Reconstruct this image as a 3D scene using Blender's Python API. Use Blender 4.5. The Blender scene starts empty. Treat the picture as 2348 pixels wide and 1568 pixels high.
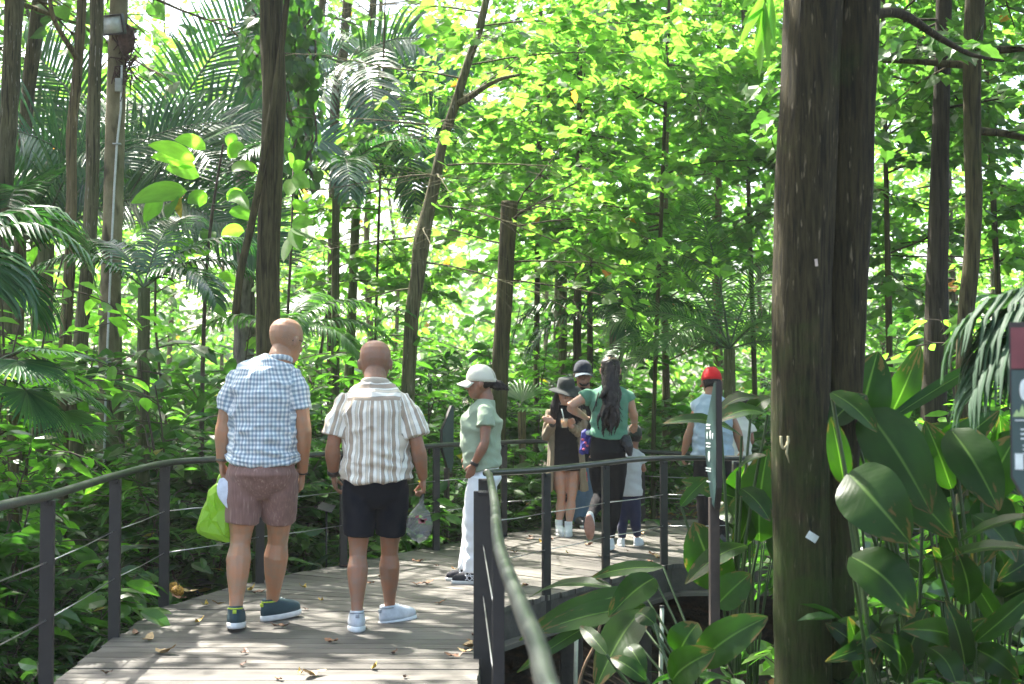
import bpy, bmesh, math, random
import numpy as np
from mathutils import Vector, Matrix, Quaternion, noise as mnoise
C = bpy.context.scene
R = math.radians
# ---------------------------------------------------------------- camera
F = 3200.0                      # focal length in picture pixels of a 2347 px wide frame
EYE = 1.40
PITCH = math.atan(106.0 / F)
cd = bpy.data.cameras.new('camera'); cam = bpy.data.objects.new('camera', cd); C.collection.objects.link(cam)
cam.location = (0, 0, EYE); cam.rotation_euler = (R(90) + PITCH, 0, 0)
cd.sensor_width = 36; cd.lens = 36 * F / 2347.0; cd.clip_start = 0.05; cd.clip_end = 600
cd.dof.use_dof = True; cd.dof.focus_distance = 9.5; cd.dof.aperture_fstop = 4.0
C.camera = cam
C.render.resolution_x = 1024; C.render.resolution_y = 684
# ---------------------------------------------------------------- sky and sun
SUN_EL, SUN_AZ = 58.0, -42.0     # azimuth from +Y (view direction), negative to the left
w = bpy.data.worlds.new('World'); C.world = w; w.use_nodes = True
wn = w.node_tree.nodes; bg = wn['Background']
sky = wn.new('ShaderNodeTexSky'); sky.sky_type = 'NISHITA'; sky.sun_disc = False
sky.sun_elevation = R(SUN_EL); sky.sun_rotation = R(SUN_AZ); sky.dust_density = 4.0; sky.ozone_density = 0.6
w.node_tree.links.new(sky.outputs[0], bg.inputs[0]); bg.inputs[1].default_value = 0.15
sd = bpy.data.lights.new('sun', 'SUN'); sun = bpy.data.objects.new('sun', sd); C.collection.objects.link(sun)
sd.energy = 4.8; sd.angle = R(0.55); sd.color = (1.0, 0.955, 0.87)
_sv = Vector((math.sin(R(SUN_AZ)) * math.cos(R(SUN_EL)), math.cos(R(SUN_AZ)) * math.cos(R(SUN_EL)), math.sin(R(SUN_EL))))
sun.rotation_euler = _sv.to_track_quat('Z', 'Y').to_euler()
C.view_settings.view_transform = 'Standard'; C.view_settings.look = 'None'
C.view_settings.exposure = 2.25; C.view_settings.gamma = 1.0
cy = C.cycles
cy.max_bounces = 8; cy.diffuse_bounces = 5; cy.glossy_bounces = 2; cy.transmission_bounces = 5; cy.transparent_max_bounces = 6
cy.sample_clamp_indirect = 6.0; cy.use_denoising = True; cy.use_adaptive_sampling = True; cy.adaptive_threshold = 0.02
cy.caustics_reflective = False; cy.caustics_refractive = False

# ---------------------------------------------------------------- helpers
def P(px, py, Y):
    "world point seen at picture pixel (px, py) at ground distance Y"
    cx, cz = (px - 1173.5) / F, (784 - py) / F
    dy = math.cos(PITCH) - cz * math.sin(PITCH); dz = math.sin(PITCH) + cz * math.cos(PITCH)
    return Vector((cx / dy * Y, Y, EYE + dz / dy * Y))
def G(px, py, z=0.0):
    cx, cz = (px - 1173.5) / F, (784 - py) / F
    dy = math.cos(PITCH) - cz * math.sin(PITCH); dz = math.sin(PITCH) + cz * math.cos(PITCH)
    Y = (z - EYE) * dy / dz
    return Vector((cx / dy * Y, Y, z))

def tag(o, label=None, cat=None, group=None, kind=None):
    if label: o['label'] = label
    if cat: o['category'] = cat
    if group: o['group'] = group
    if kind: o['kind'] = kind
    return o
def empty(name, loc=(0, 0, 0), label=None, cat=None, group=None, rz=0.0):
    o = bpy.data.objects.new(name, None); C.collection.objects.link(o)
    o.location = loc; o.rotation_euler = (0, 0, rz); o.empty_display_size = 0.1
    return tag(o, label, cat, group)
def link(name, me, parent=None, loc=None):
    o = bpy.data.objects.new(name, me); C.collection.objects.link(o)
    if parent is not None: o.parent = parent
    if loc is not None: o.location = loc
    return o
def copy_tree(o, parent=None):
    c = o.copy(); C.collection.objects.link(c); c.parent = parent
    for ch in [x for x in KIDS.get(o.name, [])]:
        copy_tree(ch, c)
    return c
KIDS = {}
def kid(parent, o):
    KIDS.setdefault(parent.name, []).append(o); return o

class MB:
    "collects shapes; build() links them as ONE mesh object"
    def __init__(s): s.V = []; s.Fc = []; s.M = []; s.n = 0; s.A = []
    def add(s, vs, fs, mi=0, attr=None):
        vs = np.asarray(vs, float).reshape(-1, 3)
        s.V.append(vs)
        for f in fs: s.Fc.append(tuple(i + s.n for i in f)); s.M.append(mi)
        s.A.append(np.zeros((len(vs), 3)) if attr is None else np.asarray(attr, float).reshape(-1, 3))
        s.n += len(vs)
    def box(s, c, size, rot=None, mi=0, bevel=0.0):
        hx, hy, hz = [a / 2 for a in size]; b = min(bevel, hx * .9, hy * .9, hz * .9)
        if b > 0:
            bm = bmesh.new(); bmesh.ops.create_cube(bm, size=1)
            for v in bm.verts: v.co = Vector((v.co.x * size[0], v.co.y * size[1], v.co.z * size[2]))
            bmesh.ops.bevel(bm, geom=bm.edges[:], offset=b, segments=2, affect='EDGES', profile=.6)
            bm.verts.index_update(); vs = [v.co.copy() for v in bm.verts]; fs = [[v.index for v in f.verts] for f in bm.faces]; bm.free()
        else:
            vs = [Vector((x, y, z)) for x in (-hx, hx) for y in (-hy, hy) for z in (-hz, hz)]
            fs = [(0, 1, 3, 2), (4, 6, 7, 5), (0, 4, 5, 1), (2, 3, 7, 6), (0, 2, 6, 4), (1, 5, 7, 3)]
        m = rot if rot is not None else Matrix.Identity(3)
        c = Vector(c)
        s.add([m @ v + c for v in vs], fs, mi)
    def tube(s, pts, rad, n=8, mi=0, cap=True, up=None, flat=None, rough=0.0, seed=0.0):
        "swept tube; rad: number or list; flat: list of (rx, ry) pairs"
        pts = [Vector(p) for p in pts]; k = len(pts)
        if not hasattr(rad, '__len__'): rad = [rad] * k
        ref = Vector(up) if up else None
        vs = []; at = []; L = 0.0; prev = None
        for i, p in enumerate(pts):
            t = (pts[min(i + 1, k - 1)] - pts[max(i - 1, 0)])
            if t.length < 1e-9: t = Vector((0, 0, 1))
            t.normalize()
            if ref is None:
                a = Vector((0, 0, 1)) if abs(t.z) < .9 else Vector((1, 0, 0))
                if prev is not None: a = prev
            else: a = ref
            x = a - t * a.dot(t)
            if x.length < 1e-5: x = t.orthogonal()
            x.normalize(); y = t.cross(x); prev = x
            if i: L += (p - pts[i - 1]).length
            for j in range(n):
                an = 2 * math.pi * j / n
                rx, ry = (rad[i] if hasattr(rad[i], '__len__') else (rad[i], rad[i]))
                q = 1.0
                if rough: q += rough * mnoise.noise(Vector((math.cos(an) * 2, math.sin(an) * 2, L * 2.5 + seed)))
                vs.append(p + x * math.cos(an) * rx * q + y * math.sin(an) * ry * q); at.append((j / n, L, 0))
        fs = []
        for i in range(k - 1):
            for j in range(n):
                fs.append((i * n + j, i * n + (j + 1) % n, (i + 1) * n + (j + 1) % n, (i + 1) * n + j))
        if cap: fs.append(tuple(range(n))[::-1]); fs.append(tuple((k - 1) * n + j for j in range(n)))
        s.add(vs, fs, mi, at)
    def sphere(s, c, r, mi=0, n=12, m=8, rot=None):
        if not hasattr(r, '__len__'): r = (r, r, r)
        c = Vector(c); M3 = rot if rot is not None else Matrix.Identity(3)
        vs = [c + M3 @ Vector((0, 0, r[2]))]; fs = []
        for i in range(1, m):
            th = math.pi * i / m
            for j in range(n):
                ph = 2 * math.pi * j / n
                vs.append(c + M3 @ Vector((r[0] * math.sin(th) * math.cos(ph), r[1] * math.sin(th) * math.sin(ph), r[2] * math.cos(th))))
        vs.append(c + M3 @ Vector((0, 0, -r[2])))
        for j in range(n): fs.append((0, 1 + j, 1 + (j + 1) % n))
        for i in range(m - 2):
            for j in range(n):
                a = 1 + i * n
                fs.append((a + j, a + n + j, a + n + (j + 1) % n, a + (j + 1) % n))
        e = len(vs) - 1; a = 1 + (m - 2) * n
        for j in range(n): fs.append((a + j, e, a + (j + 1) % n))
        s.add(vs, fs, mi)
    def mesh(s, name, mats, smooth=True):
        V = np.concatenate(s.V) if s.V else np.zeros((0, 3))
        return make_mesh(name, V, s.Fc, mats, np.array(s.M, dtype=np.int32), smooth, np.concatenate(s.A) if s.A else None)
    def build(s, name, mats, parent=None, loc=None, smooth=True):
        if not isinstance(mats, (list, tuple)): mats = [mats]
        o = link(name, s.mesh(name, mats, smooth), parent, loc)
        if parent is not None: kid(parent, o)
        return o
def make_mesh(name, V, faces, mats, M=None, smooth=True, attr=None):
    me = bpy.data.meshes.new(name)
    if isinstance(faces, np.ndarray):
        nf, k = faces.shape; tot = np.full(nf, k, np.int32); idx = faces.astype(np.int32).ravel()
    else:
        tot = np.array([len(f) for f in faces], np.int32); nf = len(faces)
        idx = np.array([i for f in faces for i in f], np.int32)
    st = np.zeros(nf, np.int32); st[1:] = np.cumsum(tot)[:-1]
    me.vertices.add(len(V)); me.vertices.foreach_set('co', np.asarray(V, np.float32).ravel())
    me.loops.add(len(idx)); me.loops.foreach_set('vertex_index', idx)
    me.polygons.add(nf); me.polygons.foreach_set('loop_start', st); me.polygons.foreach_set('loop_total', tot)
    if M is not None: me.polygons.foreach_set('material_index', M)
    me.polygons.foreach_set('use_smooth', np.full(nf, smooth))
    for m in mats: me.materials.append(m)
    if attr is not None:
        a = me.attributes.new('pat', 'FLOAT_VECTOR', 'POINT'); a.data.foreach_set('vector', np.asarray(attr, np.float32).ravel())
    me.update(calc_edges=True); me.validate()
    return me

# ---------------------------------------------------------------- materials
def nodes(name):
    m = bpy.data.materials.new(name); m.use_nodes = True; nt = m.node_tree
    return m, nt, nt.nodes, nt.links, nt.nodes['Principled BSDF']
def ramp(N, stops):
    r = N.new('ShaderNodeValToRGB'); e = r.color_ramp.elements
    e[0].position, e[0].color = stops[0][0], (*stops[0][1], 1); e[1].position, e[1].color = stops[-1][0], (*stops[-1][1], 1)
    for p, c in stops[1:-1]:
        q = e.new(p); q.color = (*c, 1)
    return r
def simple(name, col, rough=.6, metal=0.0, var=.12, scale=30.0, bump=0.0, bscale=200., spec=.5, sheen=0.):
    m, nt, N, L, b = nodes(name)
    b.inputs['Roughness'].default_value = rough; b.inputs['Metallic'].default_value = metal
    b.inputs['Specular IOR Level'].default_value = spec
    tc = N.new('ShaderNodeTexCoord'); nz = N.new('ShaderNodeTexNoise'); nz.inputs['Scale'].default_value = scale; nz.inputs['Detail'].default_value = 4
    L.new(tc.outputs['Object'], nz.inputs['Vector'])
    r = ramp(N, [(.3, tuple(c * (1 - var) for c in col)), (.7, tuple(min(1, c * (1 + var)) for c in col))])
    L.new(nz.outputs['Fac'], r.inputs[0]); L.new(r.outputs[0], b.inputs['Base Color'])
    if bump:
        n2 = N.new('ShaderNodeTexNoise'); n2.inputs['Scale'].default_value = bscale; L.new(tc.outputs['Object'], n2.inputs['Vector'])
        bp = N.new('ShaderNodeBump'); bp.inputs['Strength'].default_value = bump; bp.inputs['Distance'].default_value = .01
        L.new(n2.outputs['Fac'], bp.inputs['Height']); L.new(bp.outputs[0], b.inputs['Normal'])
    if sheen: b.inputs['Sheen Weight'].default_value = sheen
    return m
def leafmat(name, cols, trans=.45, tcol=1.6, rough=.42, vein=0.0, spec=.5, tint=(.92, 1.22, .5), odd=None):
    "foliage: a colour per leaf, light passing through the blade"
    m, nt, N, L, b = nodes(name)
    geo = N.new('ShaderNodeNewGeometry'); r = ramp(N, [(i / max(1, len(cols) - 1), c) for i, c in enumerate(cols)])
    L.new(geo.outputs['Random Per Island'], r.inputs[0]); col = r.outputs[0]
    if odd:
        g = N.new('ShaderNodeMath'); g.operation = 'GREATER_THAN'; g.inputs[1].default_value = 1 - odd[0]
        wn_ = N.new('ShaderNodeTexWhiteNoise'); wn_.noise_dimensions = '1D'; L.new(geo.outputs['Random Per Island'], wn_.inputs['W'])
        L.new(wn_.outputs['Value'], g.inputs[0])
        mx = N.new('ShaderNodeMix'); mx.data_type = 'RGBA'; L.new(g.outputs[0], mx.inputs[0]); L.new(col, mx.inputs[6]); mx.inputs[7].default_value = (*odd[1], 1); col = mx.outputs[2]
    at = N.new('ShaderNodeAttribute'); at.attribute_name = 'pat'
    nz = N.new('ShaderNodeTexNoise'); nz.inputs['Scale'].default_value = 3.0; nz.inputs['Detail'].default_value = 5
    L.new(at.outputs['Vector'], nz.inputs['Vector'])
    mr = N.new('ShaderNodeMapRange'); mr.inputs[1].default_value = .3; mr.inputs[2].default_value = .7; mr.inputs[3].default_value = .8; mr.inputs[4].default_value = 1.2
    L.new(nz.outputs['Fac'], mr.inputs[0])
    mu = N.new('ShaderNodeMix'); mu.data_type = 'RGBA'; mu.blend_type = 'MULTIPLY'; mu.inputs[0].default_value = 1
    L.new(col, mu.inputs[6]); L.new(mr.outputs[0], mu.inputs[7]); col = mu.outputs[2]
    bump_in = None
    if vein:
        sx = N.new('ShaderNodeSeparateXYZ'); L.new(at.outputs['Vector'], sx.inputs[0])
        ab = N.new('ShaderNodeMath'); ab.operation = 'ABSOLUTE'; L.new(sx.outputs[1], ab.inputs[0])
        ma = N.new('ShaderNodeMath'); ma.operation = 'MULTIPLY_ADD'; ma.inputs[1].default_value = -.45; L.new(ab.outputs[0], ma.inputs[0]); L.new(sx.outputs[0], ma.inputs[2])
        mm = N.new('ShaderNodeMath'); mm.operation = 'MULTIPLY'; mm.inputs[1].default_value = vein * 6.283; L.new(ma.outputs[0], mm.inputs[0])
        sn = N.new('ShaderNodeMath'); sn.operation = 'SINE'; L.new(mm.outputs[0], sn.inputs[0])
        mid = N.new('ShaderNodeMapRange'); mid.inputs[1].default_value = 0.008; mid.inputs[2].default_value = .035; mid.inputs[3].default_value = 1; mid.inputs[4].default_value = 0; L.new(ab.outputs[0], mid.inputs[0])
        bp = N.new('ShaderNodeBump'); bp.inputs['Strength'].default_value = .04; bp.inputs['Distance'].default_value = .004
        L.new(sn.outputs[0], bp.inputs['Height']); bump_in = bp.outputs[0]; L.new(bump_in, b.inputs['Normal'])
        mx = N.new('ShaderNodeMix'); mx.data_type = 'RGBA'; L.new(mid.outputs[0], mx.inputs[0]); L.new(col, mx.inputs[6])
        mx.inputs[7].default_value = (.09, .16, .035, 1); col = mx.outputs[2]
        sp = N.new('ShaderNodeTexNoise'); sp.inputs['Scale'].default_value = 5.5; sp.inputs['Detail'].default_value = 4; L.new(at.outputs['Vector'], sp.inputs['Vector'])
        tipm = N.new('ShaderNodeMapRange'); tipm.inputs[1].default_value = .6; tipm.inputs[2].default_value = 1.0; tipm.inputs[3].default_value = 0; tipm.inputs[4].default_value = .22; L.new(sx.outputs[0], tipm.inputs[0])
        edm = N.new('ShaderNodeMapRange'); edm.inputs[1].default_value = .38; edm.inputs[2].default_value = .5; edm.inputs[3].default_value = 0; edm.inputs[4].default_value = .10; L.new(ab.outputs[0], edm.inputs[0])
        s1 = N.new('ShaderNodeMath'); s1.operation = 'ADD'; L.new(sp.outputs['Fac'], s1.inputs[0]); L.new(tipm.outputs[0], s1.inputs[1]); s2 = N.new('ShaderNodeMath'); s2.operation = 'ADD'; L.new(s1.outputs[0], s2.inputs[0]); L.new(edm.outputs[0], s2.inputs[1])
        bm_ = N.new('ShaderNodeMapRange'); bm_.inputs[1].default_value = .70; bm_.inputs[2].default_value = .76; L.new(s2.outputs[0], bm_.inputs[0]); mb_ = N.new('ShaderNodeMix'); mb_.data_type = 'RGBA'; L.new(bm_.outputs[0], mb_.inputs[0]); L.new(col, mb_.inputs[6]); mb_.inputs[7].default_value = (.10, .065, .025, 1); col = mb_.outputs[2]
    L.new(col, b.inputs['Base Color']); b.inputs['Roughness'].default_value = rough; b.inputs['Specular IOR Level'].default_value = spec
    tr = N.new('ShaderNodeBsdfTranslucent'); tm = N.new('ShaderNodeMix'); tm.data_type = 'RGBA'; tm.blend_type = 'MULTIPLY'; tm.inputs[0].default_value = 1
    L.new(col, tm.inputs[6]); tm.inputs[7].default_value = tuple(min(4, t * tcol) for t in tint) + (1,)
    L.new(tm.outputs[2], tr.inputs[0])
    ms = N.new('ShaderNodeMixShader'); ms.inputs[0].default_value = trans
    L.new(b.outputs[0], ms.inputs[1]); L.new(tr.outputs[0], ms.inputs[2]); L.new(ms.outputs[0], N['Material Output'].inputs[0])
    return m
def barkmat(name, c1, c2, vs=6.0, moss=0.0, mosscol=(.05, .085, .015), bump=.6, stripe=26.0, mz=(1.2, 3.0), lichen=None):
    m, nt, N, L, b = nodes(name)
    tc = N.new('ShaderNodeTexCoord'); mp = N.new('ShaderNodeMapping'); mp.inputs['Scale'].default_value = (stripe, stripe, vs * .35)
    L.new(tc.outputs['Object'], mp.inputs[0])
    nz = N.new('ShaderNodeTexNoise'); nz.inputs['Scale'].default_value = 1.6; nz.inputs['Detail'].default_value = 8; nz.inputs['Roughness'].default_value = .7
    L.new(mp.outputs[0], nz.inputs['Vector'])
    big = N.new('ShaderNodeTexNoise'); big.inputs['Scale'].default_value = 1.3; big.inputs['Detail'].default_value = 5; L.new(tc.outputs['Object'], big.inputs['Vector'])
    r = ramp(N, [(.33, c1), (.5, tuple((a + d) / 2 for a, d in zip(c1, c2))), (.68, c2)])
    L.new(nz.outputs['Fac'], r.inputs[0]); col = r.outputs[0]
    mv = N.new('ShaderNodeMapRange'); mv.inputs[1].default_value = .35; mv.inputs[2].default_value = .65; mv.inputs[3].default_value = .65; mv.inputs[4].default_value = 1.3
    L.new(big.outputs['Fac'], mv.inputs[0]); mu = N.new('ShaderNodeMix'); mu.data_type = 'RGBA'; mu.blend_type = 'MULTIPLY'; mu.inputs[0].default_value = 1
    L.new(col, mu.inputs[6]); L.new(mv.outputs[0], mu.inputs[7]); col = mu.outputs[2]
    mp3 = N.new('ShaderNodeMapping'); mp3.inputs['Scale'].default_value = (stripe * 2.1, stripe * 2.1, vs * .55); L.new(tc.outputs['Object'], mp3.inputs[0])
    cn = N.new('ShaderNodeTexNoise'); cn.inputs['Scale'].default_value = 1.0; cn.inputs['Detail'].default_value = 2; L.new(mp3.outputs[0], cn.inputs['Vector'])
    cr = N.new('ShaderNodeMapRange'); cr.inputs[1].default_value = .34; cr.inputs[2].default_value = .46; cr.inputs[3].default_value = .35; cr.inputs[4].default_value = 1.08; L.new(cn.outputs['Fac'], cr.inputs[0])
    mc = N.new('ShaderNodeMix'); mc.data_type = 'RGBA'; mc.blend_type = 'MULTIPLY'; mc.inputs[0].default_value = 1; L.new(col, mc.inputs[6]); L.new(cr.outputs[0], mc.inputs[7]); col = mc.outputs[2]
    if lichen:
        fl = N.new('ShaderNodeTexNoise'); fl.inputs['Scale'].default_value = 1.0; fl.inputs['Detail'].default_value = 3
        mp2 = N.new('ShaderNodeMapping'); mp2.inputs['Scale'].default_value = (60, 60, 9); L.new(tc.outputs['Object'], mp2.inputs[0]); L.new(mp2.outputs[0], fl.inputs['Vector'])
        fr = N.new('ShaderNodeMapRange'); fr.inputs[1].default_value = .64; fr.inputs[2].default_value = .72; L.new(fl.outputs['Fac'], fr.inputs[0])
        mx = N.new('ShaderNodeMix'); mx.data_type = 'RGBA'; L.new(fr.outputs[0], mx.inputs[0]); L.new(col, mx.inputs[6]); mx.inputs[7].default_value = (*lichen, 1); col = mx.outputs[2]
    if moss:
        mn = N.new('ShaderNodeTexNoise'); mn.inputs['Scale'].default_value = 2.2; mn.inputs['Detail'].default_value = 7; mn.inputs['Roughness'].default_value = .65; L.new(tc.outputs['Object'], mn.inputs['Vector'])
        sx = N.new('ShaderNodeSeparateXYZ'); L.new(tc.outputs['Object'], sx.inputs[0])
        hz = N.new('ShaderNodeMapRange'); hz.inputs[1].default_value = mz[0]; hz.inputs[2].default_value = mz[1]; hz.inputs[3].default_value = .2; hz.inputs[4].default_value = -.12; L.new(sx.outputs[2], hz.inputs[0])
        ad = N.new('ShaderNodeMath'); ad.operation = 'ADD'; L.new(mn.outputs['Fac'], ad.inputs[0]); L.new(hz.outputs[0], ad.inputs[1])
        rr = N.new('ShaderNodeMapRange'); rr.inputs[1].default_value = .47; rr.inputs[2].default_value = .72; rr.inputs[4].default_value = moss; L.new(ad.outputs[0], rr.inputs[0])
        mx = N.new('ShaderNodeMix'); mx.data_type = 'RGBA'; L.new(rr.outputs[0], mx.inputs[0]); L.new(col, mx.inputs[6]); mx.inputs[7].default_value = (*mosscol, 1); col = mx.outputs[2]
    L.new(col, b.inputs['Base Color']); b.inputs['Roughness'].default_value = .9; b.inputs['Specular IOR Level'].default_value = .25
    bp = N.new('ShaderNodeBump'); bp.inputs['Strength'].default_value = bump; bp.inputs['Distance'].default_value = .02
    L.new(nz.outputs['Fac'], bp.inputs['Height']); L.new(bp.outputs[0], b.inputs['Normal'])
    return m

M = {}
M['bark_big'] = barkmat('bark_big', (.009, .008, .0028), (.056, .046, .018), moss=.9, lichen=(.17, .14, .085), mosscol=(.034, .064, .007), mz=(.4, 3.4), stripe=34, vs=9, bump=1.0)
M['bark_dark'] = barkmat('bark_dark', (.022, .020, .008), (.080, .070, .030), moss=.5, mz=(0, 3))
M['bark_black'] = barkmat('bark_black', (.014, .012, .008), (.045, .037, .022))
M['bark_brown'] = barkmat('bark_brown', (.06, .047, .022), (.17, .135, .065), lichen=(.25, .21, .17))
M['bark_grey'] = barkmat('bark_grey', (.05, .047, .025), (.15, .137, .072), moss=.4, mz=(0, 4), lichen=(.26, .24, .19))
M['bark_rough'] = barkmat('bark_rough', (.05, .045, .042), (.24, .21, .19), stripe=9, bump=1.0)
M['twig'] = simple('twig', (.055, .04, .025), .85)
M['stem_green'] = simple('stem_green', (.04, .075, .02), .5)
M['canopy'] = leafmat('canopy', [(.045, .105, .020), (.075, .155, .026), (.115, .19, .034)], trans=.6, tcol=3.1, tint=(.96, 1.15, .64), odd=(.004, (.35, .12, .02)))
M['canopy_deep'] = leafmat('canopy_deep', [(.030, .080, .018), (.052, .12, .024), (.08, .155, .034)], trans=.48, tcol=2.1, tint=(.94, 1.15, .62), odd=(.004, (.3, .11, .02)))
M['dark_leaf'] = leafmat('dark_leaf', [(.024, .068, .016), (.038, .10, .020), (.06, .135, .025)], trans=.4, tcol=1.8, rough=.27)
M['shrub_leaf'] = leafmat('shrub_leaf', [(.038, .098, .020), (.062, .145, .026), (.10, .19, .034)], trans=.45, tcol=2.2, rough=.28, odd=(.015, (.3, .22, .03)))
M['bright_leaf'] = leafmat('bright_leaf', [(.08, .17, .03), (.12, .22, .035)], trans=.62, tcol=3.0, rough=.45, spec=.3)
M['palm_leaf'] = leafmat('palm_leaf', [(.02, .07, .03), (.035, .10, .04), (.05, .13, .035)], trans=.3, tcol=1.8, rough=.27, spec=.7)
M['palm_light'] = leafmat('palm_light', [(.06, .14, .04), (.09, .18, .05)], trans=.42, tcol=1.8, rough=.3)
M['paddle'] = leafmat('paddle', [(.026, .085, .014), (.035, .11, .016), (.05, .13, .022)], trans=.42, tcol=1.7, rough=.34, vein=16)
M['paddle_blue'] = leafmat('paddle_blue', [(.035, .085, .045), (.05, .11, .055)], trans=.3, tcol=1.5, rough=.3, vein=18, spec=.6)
M['strap_leaf'] = leafmat('strap_leaf', [(.04, .10, .03), (.06, .15, .045)], trans=.35, tcol=1.8, rough=.24, vein=0, spec=.8)
M['fallen'] = leafmat('fallen', [(.22, .10, .035), (.38, .22, .06), (.14, .06, .03), (.45, .30, .05)], trans=.15, rough=.6, tint=(1, .8, .4))
M['rail'] = simple('rail_metal', (.040, .044, .038), .32, .2, var=.2, scale=14, bump=.12, bscale=60)
M['post'] = simple('post_metal', (.017, .015, .013), .55, .0, var=.2, scale=20, bump=.1)
M['cable'] = simple('cable', (.45, .46, .45), .28, .9)
# ---------------------------------------------------------------- ground
def sstep(a, b, x):
    t = np.clip((x - a) / (b - a), 0, 1); return t * t * (3 - 2 * t)
def gz(x, y):
    x = np.asarray(x, float); y = np.asarray(y, float)
    h = -.78 + .66 * sstep(9.5, 15.2, y + .25 * np.clip(x, -9, 0))
    h = h - .25 * sstep(.2, 1.5, x) * (1 - sstep(10.5, 13.5, y))
    h = h + .07 * np.sin(x * 1.3 + 1.7 * np.sin(y * .8)) * np.sin(y * 1.1 + x * .4) + .03 * np.sin(x * 4.1 + y * 2.3)
    return h + .6 * sstep(22, 60, y)
def gzf(x, y): return float(gz(x, y))
gx = np.concatenate([np.linspace(-140, -12, 24)[:-1], np.linspace(-12, 12, 121), np.linspace(12, 140, 24)[1:]])
gy = np.concatenate([np.linspace(-60, 0, 16)[:-1], np.linspace(0, 26, 131), np.linspace(26, 260, 40)[1:]])
XX, YY = np.meshgrid(gx, gy); V = np.stack([XX, YY, gz(XX, YY)], -1).reshape(-1, 3)
nx, ny = len(gx), len(gy); ii = (np.arange(ny - 1)[:, None] * nx + np.arange(nx - 1)[None, :]).ravel()
m, nt, N, L, b = nodes('soil'); tc = N.new('ShaderNodeTexCoord')
n1 = N.new('ShaderNodeTexNoise'); n1.inputs['Scale'].default_value = 9; n1.inputs['Detail'].default_value = 10; n1.inputs['Roughness'].default_value = .7; L.new(tc.outputs['Object'], n1.inputs['Vector'])
rr = ramp(N, [(.3, (.012, .009, .006)), (.5, (.04, .028, .018)), (.62, (.09, .055, .03)), (.75, (.05, .05, .02))]); L.new(n1.outputs['Fac'], rr.inputs[0]); L.new(rr.outputs[0], b.inputs['Base Color'])
bp = N.new('ShaderNodeBump'); bp.inputs['Distance'].default_value = .06; L.new(n1.outputs['Fac'], bp.inputs['Height']); L.new(bp.outputs[0], b.inputs['Normal']); b.inputs['Roughness'].default_value = .95
M['soil'] = m
me = make_mesh('ground', V, np.stack([ii, ii + 1, ii + nx + 1, ii + nx], -1), [m]); tag(link('ground', me), 'dark forest soil beneath the plants and boardwalk', kind='structure')

# ---------------------------------------------------------------- boardwalk
DL = [(-2.12, .3), (-2.12, 1.5), (-2.13, 2.5), (-2.14, 3.5), (-2.15, 5), (-2.19, 6.6), (-2.25, 8.9), (-1.98, 9.95), (-1.33, 11.2), (-.70, 12.4), (-.09, 13.5), (.9, 14.65), (1.9, 14.95), (3.6, 14.9), (7.5, 14.3)]
DR = [(.62, .3), (.28, 1.5), (.12, 2.5), (.02, 3.5), (-.07, 5), (-.165, 6.6), (-.17, 8.75), (0, 9.08), (.38, 9.72), (.85, 10.5), (1.28, 11.2), (1.75, 11.25), (2.5, 11.2), (3.9, 11.1), (7.2, 10.4)]
m, nt, N, L, b = nodes('weathered_wood')
at = N.new('ShaderNodeAttribute'); at.attribute_name = 'pat'; geo = N.new('ShaderNodeNewGeometry')
mp = N.new('ShaderNodeMapping'); mp.inputs['Scale'].default_value = (2.2, 38, 1); L.new(at.outputs['Vector'], mp.inputs[0])
n1 = N.new('ShaderNodeTexNoise'); n1.inputs['Scale'].default_value = 1.4; n1.inputs['Detail'].default_value = 9; n1.inputs['Roughness'].default_value = .65; L.new(mp.outputs[0], n1.inputs['Vector'])
rr = ramp(N, [(.26, (.035, .031, .025)), (.42, (.09, .08, .066)), (.56, (.13, .118, .10)), (.74, (.20, .185, .16))]); L.new(n1.outputs['Fac'], rr.inputs[0])
isl = N.new('ShaderNodeMapRange'); isl.inputs[3].default_value = .62; isl.inputs[4].default_value = 1.22; L.new(geo.outputs['Random Per Island'], isl.inputs[0])
mu = N.new('ShaderNodeMix'); mu.data_type = 'RGBA'; mu.blend_type = 'MULTIPLY'; mu.inputs[0].default_value = 1; L.new(rr.outputs[0], mu.inputs[6]); L.new(isl.outputs[0], mu.inputs[7])
tc = N.new('ShaderNodeTexCoord'); n2 = N.new('ShaderNodeTexNoise'); n2.inputs['Scale'].default_value = 2.3; n2.inputs['Detail'].default_value = 6; L.new(tc.outputs['Object'], n2.inputs['Vector'])
st = N.new('ShaderNodeMapRange'); st.inputs[1].default_value = .35; st.inputs[2].default_value = .65; st.inputs[3].default_value = .55; st.inputs[4].default_value = 1.18; L.new(n2.outputs['Fac'], st.inputs[0])
m2 = N.new('ShaderNodeMix'); m2.data_type = 'RGBA'; m2.blend_type = 'MULTIPLY'; m2.inputs[0].default_value = 1; L.new(mu.outputs[2], m2.inputs[6]); L.new(st.outputs[0], m2.inputs[7])
L.new(m2.outputs[2], b.inputs['Base Color']); b.inputs['Roughness'].default_value = .62
bp = N.new('ShaderNodeBump'); bp.inputs['Strength'].default_value = .5; bp.inputs['Distance'].default_value = .004; L.new(n1.outputs['Fac'], bp.inputs['Height']); L.new(bp.outputs[0], b.inputs['Normal'])
M['wood'] = m
M['beam'] = simple('beam_wood', (.07, .06, .05), .7, var=.35, scale=9, bump=.4, bscale=50)
rnd = random.Random(4)
mb = MB()
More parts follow.
